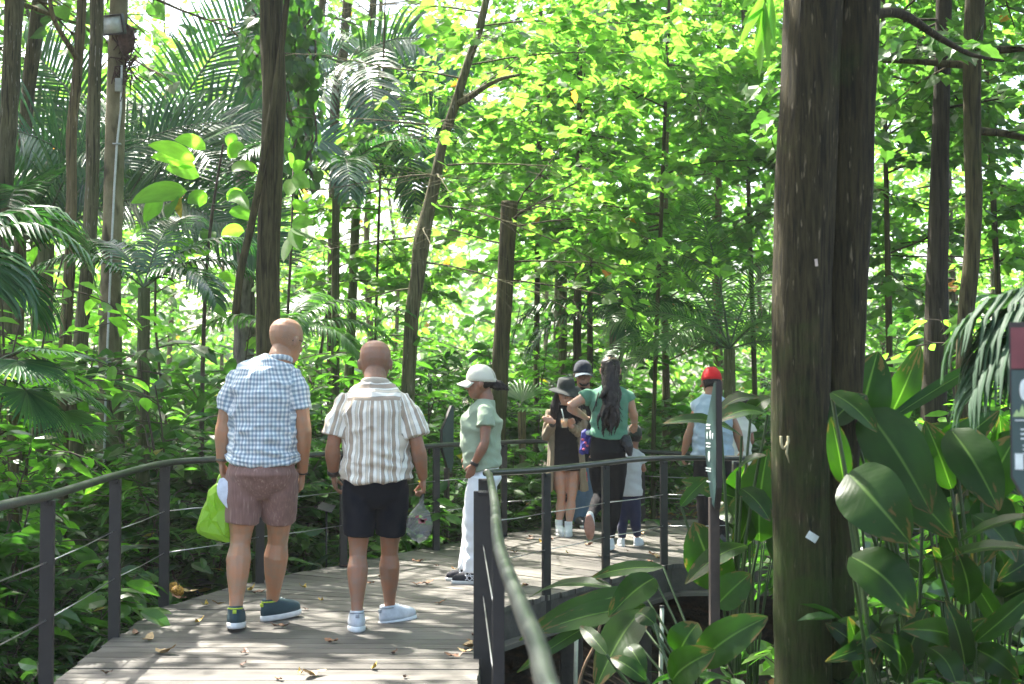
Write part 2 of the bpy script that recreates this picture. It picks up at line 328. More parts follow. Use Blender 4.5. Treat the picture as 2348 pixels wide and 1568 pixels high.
for i in range(len(DL) - 1):
    l0, l1, r0, r1 = [Vector((*p, 0)) for p in (DL[i], DL[i + 1], DR[i], DR[i + 1])]
    n = max(1, round(((l1 - l0).length + (r1 - r0).length) / 2 / .135)) if i < 12 else max(1, round((l1 - l0).length / .14))
    for k in range(n):
        a, c = (k + .03) / n, (k + .97) / n
        e = [l0.lerp(l1, a), r0.lerp(r1, a), r0.lerp(r1, c), l0.lerp(l1, c)]
        ax = (e[1] - e[0]).normalized(); jl, jr = rnd.uniform(-.02, .02), rnd.uniform(-.012, .012)
        e[0] += ax * jl; e[3] += ax * jl; e[1] += ax * jr; e[2] += ax * jr
        dz = rnd.uniform(-.002, .002); u0 = rnd.uniform(0, 50); Lx = (e[1] - e[0]).length
        vs = [v + Vector((0, 0, dz)) for v in e] + [v + Vector((0, 0, dz - .035)) for v in e]
        pa = [(u0, u0, 0), (u0 + Lx, u0, 0), (u0 + Lx, u0 + .12, 0), (u0, u0 + .12, 0)] * 2
        mb.add(vs, [(0, 1, 2, 3), (7, 6, 5, 4), (0, 4, 5, 1), (1, 5, 6, 2), (2, 6, 7, 3), (3, 7, 4, 0)], 0, pa)
bw = empty('boardwalk', (0, 0, 0)); tag(bw, 'weathered grey plank boardwalk bending right between the railings', kind='structure')
mb.build('planks', M['wood'], bw, smooth=False)
mb = MB()
def beam(p, q, z0, z1, t):
    p, q = Vector((*p, 0)), Vector((*q, 0)); d = (q - p); Ln = d.length; d.normalize(); s_ = Vector((d.y, -d.x, 0))
    rot = Matrix((d, s_, Vector((0, 0, 1)))).transposed()
    mb.box((p + q) / 2 + Vector((0, 0, (z0 + z1) / 2)), (Ln, t, z1 - z0), rot)
for i in range(len(DR) - 1):
    beam((DR[i][0] - .02, DR[i][1] + .03), (DR[i + 1][0] - .02, DR[i + 1][1] + .03), -.215, -.037, .05)
    beam((DL[i][0] + .05, DL[i][1]), (DL[i + 1][0] + .05, DL[i + 1][1]), -.215, -.037, .05)
    c0 = ((DR[i][0] + DL[i][0]) / 2, (DR[i][1] + DL[i][1]) / 2); c1 = ((DR[i + 1][0] + DL[i + 1][0]) / 2, (DR[i + 1][1] + DL[i + 1][1]) / 2)
    beam(c0, c1, -.212, -.037, .05)
mb.build('beam', M['beam'], bw, smooth=False)
# bottom flange ledge of the side beam
mb = MB()
for i in range(5, 12):
    p, q = DR[i], DR[i + 1]; d = Vector((q[0] - p[0], q[1] - p[1], 0)); s_ = Vector((d.y, -d.x, 0)).normalized()
    a = Vector((*p, -.232)) + s_ * .035; c = Vector((*q, -.232)) + s_ * .035; dd = d.normalized(); rot = Matrix((dd, s_, Vector((0, 0, 1)))).transposed()
    mb.box((a + c) / 2, (d.length, .11, .03), rot)
mb.build('ledge', M['wood'], bw, smooth=False)
for (x, y) in [(-.25, 7.6), (.42, 9.98), (1.0, 10.95), (-1.9, 7.0), (-1.6, 10.0), (1.3, 13.0), (2.8, 11.5), (-2.0, 8.7)]:
    mb = MB(); g = gzf(x, y) - .1; mb.box((x, y, (g - .22) / 2), (.16, .16, -.22 - g), bevel=.01); mb.build('support_post', M['beam'], bw, smooth=False)

LX = [p[0] for p in DL[:12]]; LY = [p[1] for p in DL[:12]]
# ---------------------------------------------------------------- railings
def catmull(pts, n=6):
    pts = [Vector(p) for p in pts]; out = []
    for i in range(len(pts) - 1):
        p0, p1, p2, p3 = pts[max(i - 1, 0)], pts[i], pts[i + 1], pts[min(i + 2, len(pts) - 1)]
        for k in range(n):
            t = k / n
            out.append(.5 * ((2 * p1) + (p2 - p0) * t + (2 * p0 - 5 * p1 + 4 * p2 - p3) * t * t + (3 * p1 - p0 - 3 * p2 + p3) * t ** 3))
    out.append(pts[-1]); return out
def railing(loc, label, rail, posts, cables=True, rad=.0215):
    root = empty('railing', loc, label, 'railing'); o = Vector(loc)
    mb = MB()
    for seg in rail:
        mb.tube([p - o for p in seg], rad, 12)
    for p in posts:                                     # welded collars at the posts
        c = Vector(p[0]) - o
    mb.build('handrail', M['rail'], root)
    prev = None
    for (top, z0, wd, yaw) in posts:
        t = Vector(top); mb = MB(); rot = Matrix.Rotation(yaw, 3, 'Z')
        mb.box(Vector((t.x, t.y, (t.z - .02 + z0) / 2)) - o, (wd, .028, t.z - .02 - z0), rot, bevel=.004)
        mb.box(Vector((t.x, t.y, t.z - .035)) - o, (wd * .5, .05, .02), rot, bevel=.004)
        mb.build('post', M['post'], root, smooth=False)
        if prev is not None and cables:
            for h in (.32, .58):
                mb = MB(); a = Vector((prev.x, prev.y, h * prev.z / .88)) - o; c = Vector((t.x, t.y, h * t.z / .88)) - o
                mid = (a + c) / 2 + Vector((0, 0, -.006)); mb.tube([a, mid, c], .0032, 6); mb.build('cable', M['cable'], root)
        prev = t
    return root
EX = 2347 / 2347.
lr = [(-2.05, .6, .9), (-2.08, 3.5, .91), P(0, 1160, 5.8), P(110, 1137, 6.5), P(265, 1090, 7.9), P(378, 1062, 9.1), P(490, 1053, 9.7), P(720, 1042, 10.6), P(850, 1033, 11.3), P(990, 1022, 12.1),
      P(1155, 1014, 13.3), P(1244, 1012, 13.9), P(1360, 1022, 14.3), P(1471, 1034, 14.5), P(1560, 1039, 14.5), P(1766, 1046, 14.2), P(2010, 1052, 13.8), P(2400, 1056, 13.3)]
lp = [((-2.1, 3.4, .91), -.3, .065, 0), ((-2.14, 5.0, .91), -.3, .065, 0), (P(110, 1137, 6.5), -.3, .065, 0), (P(265, 1090, 7.9), -.3, .065, 0), (P(378, 1062, 9.1), -.3, .065, .1), (P(597, 1047, 10.1), -.3, .06, .4),
      (P(788, 1037, 11.0), -.3, .06, .5), (P(1000, 1021, 12.15), -.3, .06, .5), (P(1155, 1014, 13.3), -.3, .06, .5), (P(1300, 1015, 14.1), -.2, .06, .2), (P(1471, 1034, 14.5), -.2, .06, 0), (P(1660, 1043, 14.4), -.2, .06, 0), (P(1850, 1048, 14.0), -.2, .06, 0), (P(2060, 1052, 13.8), -.2, .06, 0)]
railing((-2.14, 6.5, 0), 'long grey handrail sweeping along the left and back edge of the boardwalk', [catmull(lr)], lp)
elbow = P(1117, 1084, 8.8)
nr = [(.55, .35, .88), (.2, 1.5, .88), (.075, 2.3, .88), P(1232, 1481, 2.81), P(1190, 1380, 3.4), P(1143, 1249, 4.63), (-.078, 6.3, .885), (-.105, 7.3, .885), P(1122, 1090, 8.3), elbow]
fr = [elbow + Vector((-.012, 0, .0)), P(1250, 1076, 9.5), P(1388, 1061, 10.3), P(1450, 1054, 10.7), P(1520, 1050, 11.15), P(1620, 1050, 11.3), P(1780, 1051, 11.2), P(2010, 1054, 11.0), P(2400, 1060, 10.6)]
rp = [((-.046, 4.75, .875), -.5, .042, 0), ((-.150, 7.3, .885), -.62, .10, 0), (P(1112, 1090, 8.78), -.62, .085, 0), (P(1252, 1078, 9.5), -.30, .06, .5), (P(1388, 1062, 10.3), -.42, .06, .5), (P(1521, 1051, 11.15), -.30, .06, .3),
      (P(1690, 1052, 11.25), -.3, .06, 0), (P(1900, 1054, 11.1), -.3, .06, 0), (P(2150, 1056, 10.9), -.3, .06, 0)]
railing((-.16, 8.8, 0), 'grey tubular railing in the middle that turns a sharp corner', [catmull(nr), catmull(fr)], rp)

# ---------------------------------------------------------------- leaf templates and clouds
rs = np.random.RandomState(11)
def tpl(half, cen):
    "half: list of (u, v, h) on one side, cen: list of (u, 0, h); triangulated strip, mirrored"
    V = [(*c,) for c in cen]; nC = len(cen); T = []
    for sgn in (1, -1):
        b0 = len(V); V += [(u, v * sgn, h) for u, v, h in half]
        i = j = 0
        while i < nC - 1 or j < len(half) - 1:
            if j < len(half) - 1 and (i == nC - 1 or half[j + 1][0] <= cen[i + 1][0]): t = (i, b0 + j, b0 + j + 1); j += 1
            else: t = (i, b0 + j, i + 1); i += 1
            T.append(t if sgn == 1 else t[::-1])
    return np.array(V, float), np.array(T, np.int32)
T_MAPLE = tpl([(-.12, .16, .0), (.05, .34, .03), (.22, .50, .05), (.34, .37, .05), (.52, .36, .02), (.66, .27, .0), (.72, .14, -.03)], [(0, 0, 0), (.45, 0, -.03), (1, 0, -.12)])
T_HEART = tpl([(-.1, .2, .01), (.15, .42, .05), (.45, .38, .04), (.75, .17, -.02)], [(0, 0, 0), (.5, 0, -.02), (1, 0, -.12)])
T_OVAL = tpl([(.1, .12, .02), (.38, .23, .04), (.7, .17, .0)], [(0, 0, 0), (.5, 0, -.02), (1, 0, -.13)])
T_LANCE = tpl([(.12, .06, .01), (.4, .115, .02), (.72, .08, -.02)], [(0, 0, 0), (.5, 0, 0), (1, 0, -.16)])
T_FAR = tpl([(.35, .33, .06)], [(0, 0, 0), (1, 0, -.08)])
def cloud(pos, dr, nr_, size, T):
    pos = np.asarray(pos, float); dr = np.asarray(dr, float); nr_ = np.asarray(nr_, float); size = np.asarray(size, float)
    X = dr / (np.linalg.norm(dr, axis=1, keepdims=True) + 1e-9)
    Z = nr_ - X * np.sum(nr_ * X, 1, keepdims=True); Z /= (np.linalg.norm(Z, axis=1, keepdims=True) + 1e-9)
    Y = np.cross(Z, X); TV, TF = T; n, k = len(pos), len(TV)
    wv = rs.uniform(.85, 1.15, n)[:, None, None]; curl = rs.uniform(.3, 2.0, n)[:, None, None]
    V = pos[:, None] + size[:, None, None] * (TV[None, :, 0:1] * X[:, None] + TV[None, :, 1:2] * wv * Y[:, None] + TV[None, :, 2:3] * curl * Z[:, None])
    Fc = TF[None] + (np.arange(n) * k)[:, None, None]
    A = np.zeros((n, k, 3)); A[:, :, :2] = TV[None, :, :2]; A[:, :, 2] = rs.uniform(0, 50, n)[:, None]; A[:, :, 0] += A[:, :, 2] * 3 * 0
    A[:, :, 2] = rs.uniform(0, 50, n)[:, None]
    return V.reshape(-1, 3), Fc.reshape(-1, 3), A.reshape(-1, 3)
def cloudmesh(name, pos, dr, nr_, size, T, mat):
    V, Fc, A = cloud(pos, dr, nr_, size, T)
    return make_mesh(name, V, Fc, [mat], None, False, A)
def u3(n): return rs.normal(size=(n, 3))

def spray_crown(limbs, tmb, leafsize, spacing=.10, twig_gap=.22, twig_len=(.35, .9), dens=1.0, flat=.6, droop=.25, r0=.02, filt=None):
    """limbs: list of polylines (Vectors). Adds limb/twig tubes to tmb and returns leaf pos/dir/normal/size"""
    PO, DI, NO, SZ = [], [], [], []
    for li in limbs:
        tot = sum((li[i + 1] - li[i]).length for i in range(len(li) - 1)); k = len(li)
        tmb.tube(li, [max(.004, r0 * (1 - .85 * i / (k - 1))) for i in range(k)], 5, cap=False)
        d = tot * .15; side = 1
        while d < tot:
            a = d; i = 0
            while i < k - 2 and a > (li[i + 1] - li[i]).length: a -= (li[i + 1] - li[i]).length; i += 1
            sg = (li[i + 1] - li[i]); p = li[i] + sg.normalized() * min(a, sg.length); t = np.array(sg.normalized())
            hz = np.cross(t, (0, 0, 1)); hz /= (np.linalg.norm(hz) + 1e-6); hz *= side; side = -side
            ln = rs.uniform(*twig_len) * (1 - .45 * d / tot)
            dv = t * rs.uniform(.3, .9) + hz * rs.uniform(.6, 1) + np.array((0, 0, rs.uniform(-.25, .3))); dv /= np.linalg.norm(dv)
            m_ = max(2, int(ln / spacing * dens)); s = (np.arange(m_) + rs.uniform(.2, .9, m_)) / m_ * ln
            pp = np.array(p) + dv * s[:, None] + np.array((0, 0, -droop)) * (s[:, None] ** 2) + rs.normal(0, .015, (m_, 3))
            tmb.tube([p, p + Vector(dv * ln * .5) + Vector((0, 0, -droop * (ln * .5) ** 2)), p + Vector(dv * ln) + Vector((0, 0, -droop * ln * ln))], [r0 * .28, r0 * .2, r0 * .1], 4, cap=False)
            pr = np.cross(dv, (0, 0, 1)); pr /= (np.linalg.norm(pr) + 1e-6); alt = np.where(np.arange(m_) % 2 == 0, 1, -1)[:, None]
            ld = dv * .7 + pr * alt * rs.uniform(.4, 1.2, (m_, 1)) + rs.normal(0, .25, (m_, 3)) + np.array((0, 0, -.25))
            PO.append(pp); DI.append(ld); NO.append(np.array((0, 0, 1)) + rs.normal(0, flat, (m_, 3))); SZ.append(leafsize * rs.uniform(.6, 1.25, m_))
            d += twig_gap * rs.uniform(.6, 1.5)
    PO, DI, NO, SZ = np.concatenate(PO), np.concatenate(DI), np.concatenate(NO), np.concatenate(SZ)
    if filt is not None:
        k_ = filt(PO); PO, DI, NO, SZ = PO[k_], DI[k_], NO[k_], SZ[k_]
    return PO, DI, NO, SZ
def limb(p, az, el, L_, k=6, sag=.25, wob=.08):
    p = Vector(p); out = [p.copy()]; d = Vector((math.sin(az) * math.cos(el), math.cos(az) * math.cos(el), math.sin(el)))
    for i in range(k):
        d = (d + Vector((rs.normal(0, wob), rs.normal(0, wob), rs.normal(0, wob) - sag / k))).normalized(); p = p + d * (L_ / k); out.append(p.copy())
    return out
def trunkpath(pts, Y, base=True, slim=.86):
    "pts: (px, py, width_px) from top to bottom at depth Y; continued down to the soil"
    out = []
    for (px, py, wd) in pts:
        p = P(px, py, Y); out.append((p, wd / 2 / F * Y * slim))
    if base:
        p, r = out[-1]; q, r2 = out[-2]; g = gzf(p.x, p.y) - .1
        if p.z > g + .1:
            dx = (p.x - q.x) / max(.05, q.z - p.z); hgt = p.z - g
            out.append((Vector((p.x + dx * hgt * .3, p.y, g + .25)), r * 1.08)); out.append((Vector((p.x + dx * hgt * .3, p.y, g)), r * 1.5))
    out = out[::-1]
    return [o[0] for o in out], [o[1] for o in out]
def smoothpath(pts, rad, n=4):
    P4 = catmull([Vector((p.x, p.y, p.z)) for p in pts], n); r = []
    for i in range(len(pts) - 1):
        for k in range(n): r.append(rad[i] + (rad[i + 1] - rad[i]) * k / n)
    r.append(rad[-1]); return P4, r
def tree(loc, label, tp, tr, tmat, limbs=None, leafmat_=None, lsize=.14, T=T_HEART, group=None, cat='tree', name='tree', rough=.22, extra=None, seg=14, up_to=None, **kw):
    o = Vector(loc); root = empty(name, loc, label, cat, group)
    mb = MB(); pts, rad = smoothpath(tp, tr)
    if up_to and pts[-1].z < up_to:
        d = (pts[-1] - pts[-4]).normalized(); L_ = (up_to - pts[-1].z) / max(.3, d.z); k = 6; p0 = pts[-1]; r_ = rad[-1]
        for i in range(1, k + 1): pts.append(p0 + d * L_ * i / k); rad.append(r_ * (1 - .3 * i / k))
    mb.tube([p - o for p in pts], rad, seg, rough=rough, seed=loc[0] * 7 + loc[1])
    if extra:
        for (ep, er) in extra:
            e1, e2 = smoothpath([Vector(q) for q in ep], er); mb.tube([p - o for p in e1], e2, 9, rough=rough, seed=3)
    if limbs:
        if 'filt' not in kw and loc != (0, 0, 0): kw['filt'] = lambda PO: sunfilt(PO, loc, True)
        lm = [[p - o for p in l] for l in limbs]
        tw = MB(); D = spray_crown(lm, mb, lsize, **kw)
        mb.build('trunk', tmat, root)
        V, Fc, A = cloud(*D, T); kid(root, link('crown', make_mesh('crown', V, Fc, [leafmat_], None, False, A), root))
    else: mb.build('trunk', tmat, root)
    return root
SV = np.array(_sv)
def sunfilt(PO, off, soft=False):
    "gaps in the roof of leaves: keep a leaf by where its shadow lands"
    W_ = PO + np.array(off); t = W_[:, 2] / SV[2]; gx_ = W_[:, 0] - SV[0] * t; gy_ = W_[:, 1] - SV[1] * t
    nz = np.sin(gx_ * 2.1 + 1.3 * np.sin(gy_ * 1.7)) * np.sin(gy_ * 2.6 + 1.1 * np.sin(gx_ * 1.9))
    sunny = np.exp(-(((gx_ - .35) / 1.6) ** 2 + ((gy_ - 11.6) / 1.35) ** 2))
    sunny = np.maximum(sunny, .9 * np.exp(-(((gx_ + .5) / .9) ** 2 + ((gy_ - 12.2) / 1.2) ** 2)))
    for (kx, ky, kr) in [(-1.3, 10.5, .95), (-.6, 10.95, .6), (-1.0, 8.6, .45), (-.5, 7.2, .35), (-1.7, 7.6, .4), (-.55, 9.3, .4), (-1.3, 6.7, .35), (-1.6, 9.0, .4), (1.2, 12.6, .8)]: sunny = np.maximum(sunny, .95 * np.exp(-(((gx_ - kx) / kr) ** 2 + ((gy_ - ky) / kr) ** 2)))
    back = (.45 if soft else 1.) * (gy_ > 13.5) * (.5 + .5 * np.sin(gx_ * 1.7 + 2 * np.sin(gy_ * .9)) * np.sin(gy_ * 1.4 + gx_ * .6))
    keep = np.minimum(1 - .99 * np.minimum(1, sunny * 1.8) - .12 * (nz > .45), 1 - .55 * back)
    left = (gx_ < np.interp(gy_, LY, LX) - .3) & (gy_ < 13.5)
    keep = np.where(left, np.minimum(keep, 1 - .5 * (.5 + .5 * np.sin(gx_ * 2.3 + gy_) * np.sin(gy_ * 1.9 - gx_ * .7))), keep)
    keep = np.where((gx_ > .25) & (gx_ < 4.5) & (gy_ < 9.2), 1.0, keep)
    return rs.uniform(size=len(PO)) < keep
# ---------------------------------------------------------------- trees
def around(path, rad, zs, Ls, n, el=(.1, .5), az0=0.0, azs=None, sag=.5, jitter=.5):
    out = []
    for i in range(n):
        z = rs.uniform(*zs) if n > 1 else zs[0]
        a = min(range(len(path)), key=lambda k: abs(path[k].z - z)); p = path[a].copy(); p.z = z
        az = az0 + i * 2.4 + rs.uniform(-jitter, jitter) if azs is None else azs[i % len(azs)] + rs.uniform(-.35, .35)
        out.append(limb(p, az, rs.uniform(*el), rs.uniform(*Ls), sag=sag))
    return out
OFF = lambda o: (lambda PO: sunfilt(PO, o))
# --- the big double trunk at the right
tp, tr = trunkpath([(1885, -350, 128), (1868, -20, 134), (1854, 250, 132), (1843, 500, 138), (1836, 784, 134), (1834, 1050, 130), (1838, 1350, 128), (1842, 1570, 130)], 6.3, slim=1.0)
loc = (tp[0].x, tp[0].y, tp[0].z)
sp = [P(1975, -350, 6.42), P(1957, 0, 6.42), P(1945, 300, 6.42), P(1934, 600, 6.42), P(1922, 900, 6.42), P(1908, 1200, 6.42), P(1902, 1568, 6.42)]; sp.append(Vector((sp[-1].x, sp[-1].y, gzf(2, 6.7) - .1)))
top = tp[-1].copy()
lim = around([top + Vector((0, 0, i * .5)) for i in range(10)], None, (5.2, 8.6), (2.6, 4.6), 16, (.0, .6))
br = [(P(1985, 40, 6.4), P(2060, 30, 6.6), P(2150, 85, 6.9), P(2225, 125, 7.2), P(2300, 140, 7.4)), (.028, .025, .018, .012, .007)]
tree(loc, 'huge moss stained double trunk standing right of the information post', tp, tr, M['bark_big'], lim, M['canopy_deep'], .2, T_HEART, rough=.10, seg=28, up_to=8.8, r0=.05,
     extra=[(sp[::-1], [.13, .112, .106, .110, .120, .124, .126, .12][::1]), br], spacing=.13, twig_gap=.24, filt=OFF(loc))
# --- main left trunk with thin companion
tp, tr = trunkpath([(640, -300, 50), (622, 0, 62), (628, 200, 64), (622, 400, 60), (614, 600, 62), (615, 760, 66), (612, 1000, 68)], 10.8)
loc = tuple(tp[0]); top = tp[-1]
lim = around([top + Vector((0, 0, i * .5)) for i in range(9)], None, (5.8, 8.8), (2.2, 4.2), 16, (.0, .6))
tree(loc, 'tall dark smooth trunk with a thin stem leaning on it behind the man in check', tp, tr, M['bark_dark'], lim, M['canopy_deep'], .2, T_HEART, up_to=9.0, r0=.05, rough=.12, seg=18,
     extra=[([P(540, 720, 10.7), P(552, 620, 10.7), P(575, 520, 10.7), P(598, 400, 10.68), P(632, 200, 10.68), P(658, 0, 10.7), P(680, -200, 10.7)], [.032, .031, .03, .028, .026, .022, .018])], spacing=.13, twig_gap=.24, filt=OFF(loc))
# --- added trees off the frame; their overhead leaf roof is there to cast shade
for (x, y, lab) in [(-4.6, 5.2, 0), (3.9, 4.0, 1), (-6.2, 11.5, 2), (-6.6, 14.6, 3), (5.6, 12.6, 4)]:
    g = gzf(x, y) - .1
    tp = [Vector((x, y, g)), Vector((x + .05, y, g + 1.5)), Vector((x - .05, y + .1, 3.5)), Vector((x, y, 6)), Vector((x, y, 9))]; tr = [.22, .15, .14, .13, .09]
    lim = around(tp + [Vector((x, y, z)) for z in (6.5, 7, 7.5, 8, 8.5)], None, (5.6, 9.2), (2.8, 4.8), 31, (-.05, .5))
    loc = tuple(tp[0])
    if abs(x) / y < .42: pass
    tree(loc, ['tall tree with brown trunk and high crown left of the boardwalk outside the view', 'tall tree with brown trunk right of the near railing outside the view', 'tall leaning tree left of the floodlight pole', 'tall tree standing behind the left palm thicket', 'tall tree to the right beyond the big double trunk'][lab],
         tp, tr, M['bark_brown'], lim, M['canopy_deep'], .21, T_HEART, r0=.05, spacing=.14, twig_gap=.26, filt=OFF(loc))
# --- centre tree, thin leaning, bright leaves
tp, tr = trunkpath([(1128, -60, 22), (1100, 60, 24), (1070, 150, 27), (1045, 235, 30), (1020, 310, 28), (1000, 400, 34), (978, 500, 44), (966, 560, 52), (955, 640, 46), (942, 760, 44), (935, 900, 44)], 13.2, slim=.74)
loc = tuple(tp[0]); o = Vector(loc)
lim = []
rs.seed(5)
for (px, py, az, el, L_) in [(1045, 235, 1.3, .5, 1.6), (1070, 150, 1.6, .3, 2.3), (1100, 60, 1.2, .3, 2.6), (1110, 30, -1.4, .3, 2.0), (1060, 180, -1.6, .3, 2.0), (1030, 290, -1.5, .15, 1.7), (1005, 380, 1.7, .1, 2.2), (1000, 400, -1.7, .1, 1.5),
                             (985, 470, 1.4, .0, 1.9), (975, 540, -1.5, .0, 1.3), (965, 600, 1.6, -.1, 1.7), (955, 660, -1.6, -.1, 1.4), (1080, 130, 2.9, .2, 1.6), (1030, 280, 3.3, .1, 1.4), (1050, 220, .2, .2, 1.6), (1120, -30, .9, .6, 2), (1000, 400, 2.8, .0, 1.3), (975, 520, 3.3, -.1, 1.2), (1120, -20, 3.0, .4, 1.8)]:
    lim.append(limb(P(px, py, 13.2), az, el, L_, sag=.35))
tree(loc, 'slender leaning tree with bright green leaves behind the woman in the cream cap', tp, tr, M['bark_grey'], lim, M['canopy'], .138, T_MAPLE, r0=.010, spacing=.065, twig_gap=.095, twig_len=(.4, 1.1), up_to=6.4,
     extra=[([P(1046, 238, 13.2), P(1075, 225, 13.1), P(1110, 200, 13.0), P(1150, 180, 12.9), P(1190, 172, 12.8)], [.034, .03, .026, .02, .014])])
# --- cut stump-topped trunk
tp, tr = trunkpath([(1168, 462, 44), (1166, 500, 45), (1160, 600, 44), (1155, 700, 44), (1148, 800, 44), (1145, 900, 44), (1140, 1000, 44)], 14.0)
loc = tuple(tp[0]); lim = []
for (px, py, az, el, L_) in [(1175, 500, 1.3, .6, 1.8), (1175, 520, 1.9, .3, 2.2), (1160, 560, -1.5, .2, 1.2), (1170, 600, 1.5, .0, 1.6), (1168, 520, 3.0, .3, 1.4), (1172, 500, .6, .5, 1.6), (1160, 640, 1.7, -.1, 1.5), (1172, 490, 1.0, 1.0, 1.6)]:
    lim.append(limb(P(px, py, 14.0), az, el, L_, sag=.4))
tree(loc, 'dark trunk sawn off flat at the top with leafy side shoots', tp, tr, M['bark_dark'], lim, M['canopy'], .138, T_MAPLE, r0=.011, spacing=.07, twig_gap=.10, twig_len=(.4, 1.0), rough=.08, seg=18)
# --- other bright small trees filling the centre and right
def mid_tree(px, Y, ptop, pbase, wd, label, zc, nl, Ls, mat='canopy', size=.142, T=T_MAPLE, lean=0, tm='bark_dark', dens=1.6, gap=.105, spc=.09, group=None, tall=None, zmul=1.0):
    tp, tr = trunkpath([(px + lean, ptop, wd * .7), (px + lean * .5, (ptop + pbase) / 2, wd * .9), (px, pbase, wd)], Y)
    loc = tuple(tp[0]); pth, _ = smoothpath(tp, tr)
    if tall: pth += [pth[-1] + Vector((0, 0, i * .4)) for i in range(1, int((tall - pth[-1].z) / .4) + 1)]
    lim = around(pth, None, zc, Ls, nl, (-.15, .5), az0=px * .01)
    return tree(loc, label, tp, tr, M[tm], lim, M[mat], size, T, group=group, r0=.012, spacing=spc, twig_gap=gap, dens=dens, up_to=tall, seg=10)
mid_tree(1322, 17.0, 560, 900, 24, 'thin dark trunk rising behind the man in the navy cap', (2.9, 7.0), 26, (1.2, 2.6), tall=7.2, lean=3)
mid_tree(1352, 19.0, 150, 700, 16, 'straight thin tree high above the couple in the centre', (3.0, 8.0), 26, (1.4, 2.8), tall=8.2, lean=-4)
mid_tree(1500, 15.5, 100, 900, 12, 'thin stemmed bright leaved tree over the standing family', (2.9, 6.8), 26, (1.2, 2.4), tall=7, lean=30)
mid_tree(1645, 22.0, 470, 900, 26, 'brown trunk above the red cap man showing through bright leaves', (3.2, 8.8), 28, (1.5, 3.0), tall=9, lean=2, tm='bark_brown', size=.17)
mid_tree(1730, 18.0, 100, 900, 14, 'spindly tree with bright leaves left of the big double trunk', (2.8, 8), 26, (1.3, 2.6), tall=8, lean=-25)
mid_tree(860, 17.5, 100, 800, 8, 'thin tree with green leaves beside the hanging palm fronds', (2.5, 5.6), 16, (1.0, 2.0), tall=6.4, lean=20)
mid_tree(1230, 20.5, 0, 800, 16, 'slim tree with pale leaves beyond the sawn off trunk', (2.4, 8.8), 30, (1.4, 2.8), tall=9, lean=10, size=.17)
mid_tree(2140, 10.6, 400, 1010, 70, 'dark trunk behind the big paddle leaves', (2.9, 6.8), 16, (1.2, 2.4), mat='canopy_deep', tm='bark_black', tall=7, lean=14)
mid_tree(2040, 13.5, 460, 900, 20, 'thin crooked dark stem just right of the big double trunk', (2.5, 6.2), 20, (1.0, 2.2), mat='canopy_deep', tall=6.5, lean=-8)
mid_tree(2300, 15.0, 150, 900, 18, 'thin dark tree near the right edge', (2.2, 7.0), 22, (1.2, 2.4), mat='canopy', tall=7, lean=-40)
mid_tree(2150, 17.0, 150, 900, 16, 'slim tree between the black trunk and the curved one', (2.6, 7.6), 24, (1.3, 2.6), mat='canopy', tall=7.8, lean=20)
tp, tr = trunkpath([(2238, -60, 52), (2232, 60, 54), (2228, 150, 50), (2228, 300, 46), (2232, 450, 44), (2226, 600, 44), (2212, 750, 42), (2208, 900, 42), (2205, 1100, 42), (2200, 1300, 44)], 9.0)
lim = around([tp[-1] + Vector((0, 0, i * .4)) for i in range(8)], None, (4.4, 6.8), (1.4, 2.8), 10, (.0, .5)) + [limb(P(2232, 300, 9), 1.4, .1, 1.2), limb(P(2232, 120, 9), 1.7, .2, 1.6), limb(P(2232, 150, 9), -1.3, .2, .9)]
tree(tuple(tp[0]), 'curved grey brown trunk near the right edge', tp, tr, M['bark_dark'], lim, M['canopy_deep'], .15, T_HEART, r0=.03, up_to=7, rough=.12)
# --- left side trunks
tp, tr = trunkpath([(192, -60, 24), (185, 60, 26), (178, 160, 27), (165, 300, 28), (164, 450, 28), (160, 600, 30), (150, 760, 32), (145, 900, 34)], 11.6)
tree(tuple(tp[0]), 'thin brown trunk with peeling bark between grey trunk and left edge', tp, tr, M['bark_brown'], around([tp[-1] + Vector((0, 0, i * .4)) for i in range(9)], None, (4.8, 7.6), (1.2, 2.4), 10), M['canopy_deep'], .17, T_HEART, up_to=7.8, r0=.03,
     extra=[([P(180, 140, 11.6), P(165, 115, 11.5), P(145, 85, 11.4), P(122, 40, 11.3), P(112, -20, 11.2)], [.028, .026, .024, .02, .016])])
tp, tr = trunkpath([(224, -60, 36), (222, 60, 36), (216, 200, 36), (212, 400, 36), (205, 560, 38), (192, 700, 38), (180, 850, 40), (175, 1000, 40)], 12.2)
tree(tuple(tp[0]), 'grey green trunk directly left of the floodlight pole', tp, tr, M['bark_grey'], around([tp[-1] + Vector((0, 0, i * .4)) for i in range(9)], None, (5.0, 8), (1.2, 2.6), 11), M['canopy_deep'], .17, T_HEART, up_to=8.2, r0=.03)
tp, tr = trunkpath([(38, -60, 52), (32, 0, 50), (24, 200, 48), (12, 400, 46), (4, 600, 46), (10, 900, 50)], 13.5)
tree(tuple(tp[0]), 'pale grey trunk at the far left edge of the view', tp, tr, M['bark_grey'], around([tp[-1] + Vector((0, 0, i * .4)) for i in range(9)], None, (5.0, 8), (1.2, 2.6), 12), M['canopy'], .17, T_HEART, up_to=8.2, r0=.03)
tp, tr = trunkpath([(98, -60, 42), (84, 60, 40), (66, 200, 36), (52, 400, 34), (42, 700, 34), (40, 900, 34)], 15.5)
tree(tuple(tp[0]), 'leaning grey trunk behind the far left one', tp, tr, M['bark_grey'], around([tp[-1] + Vector((0, 0, i * .4)) for i in range(9)], None, (5.4, 8), (1.2, 2.6), 11), M['canopy'], .17, T_HEART, up_to=8.4, r0=.03)
tp, tr = trunkpath([(590, 100, 60), (582, 180, 62), (576, 260, 56), (566, 340, 52), (562, 440, 50), (560, 700, 52)], 17.5)
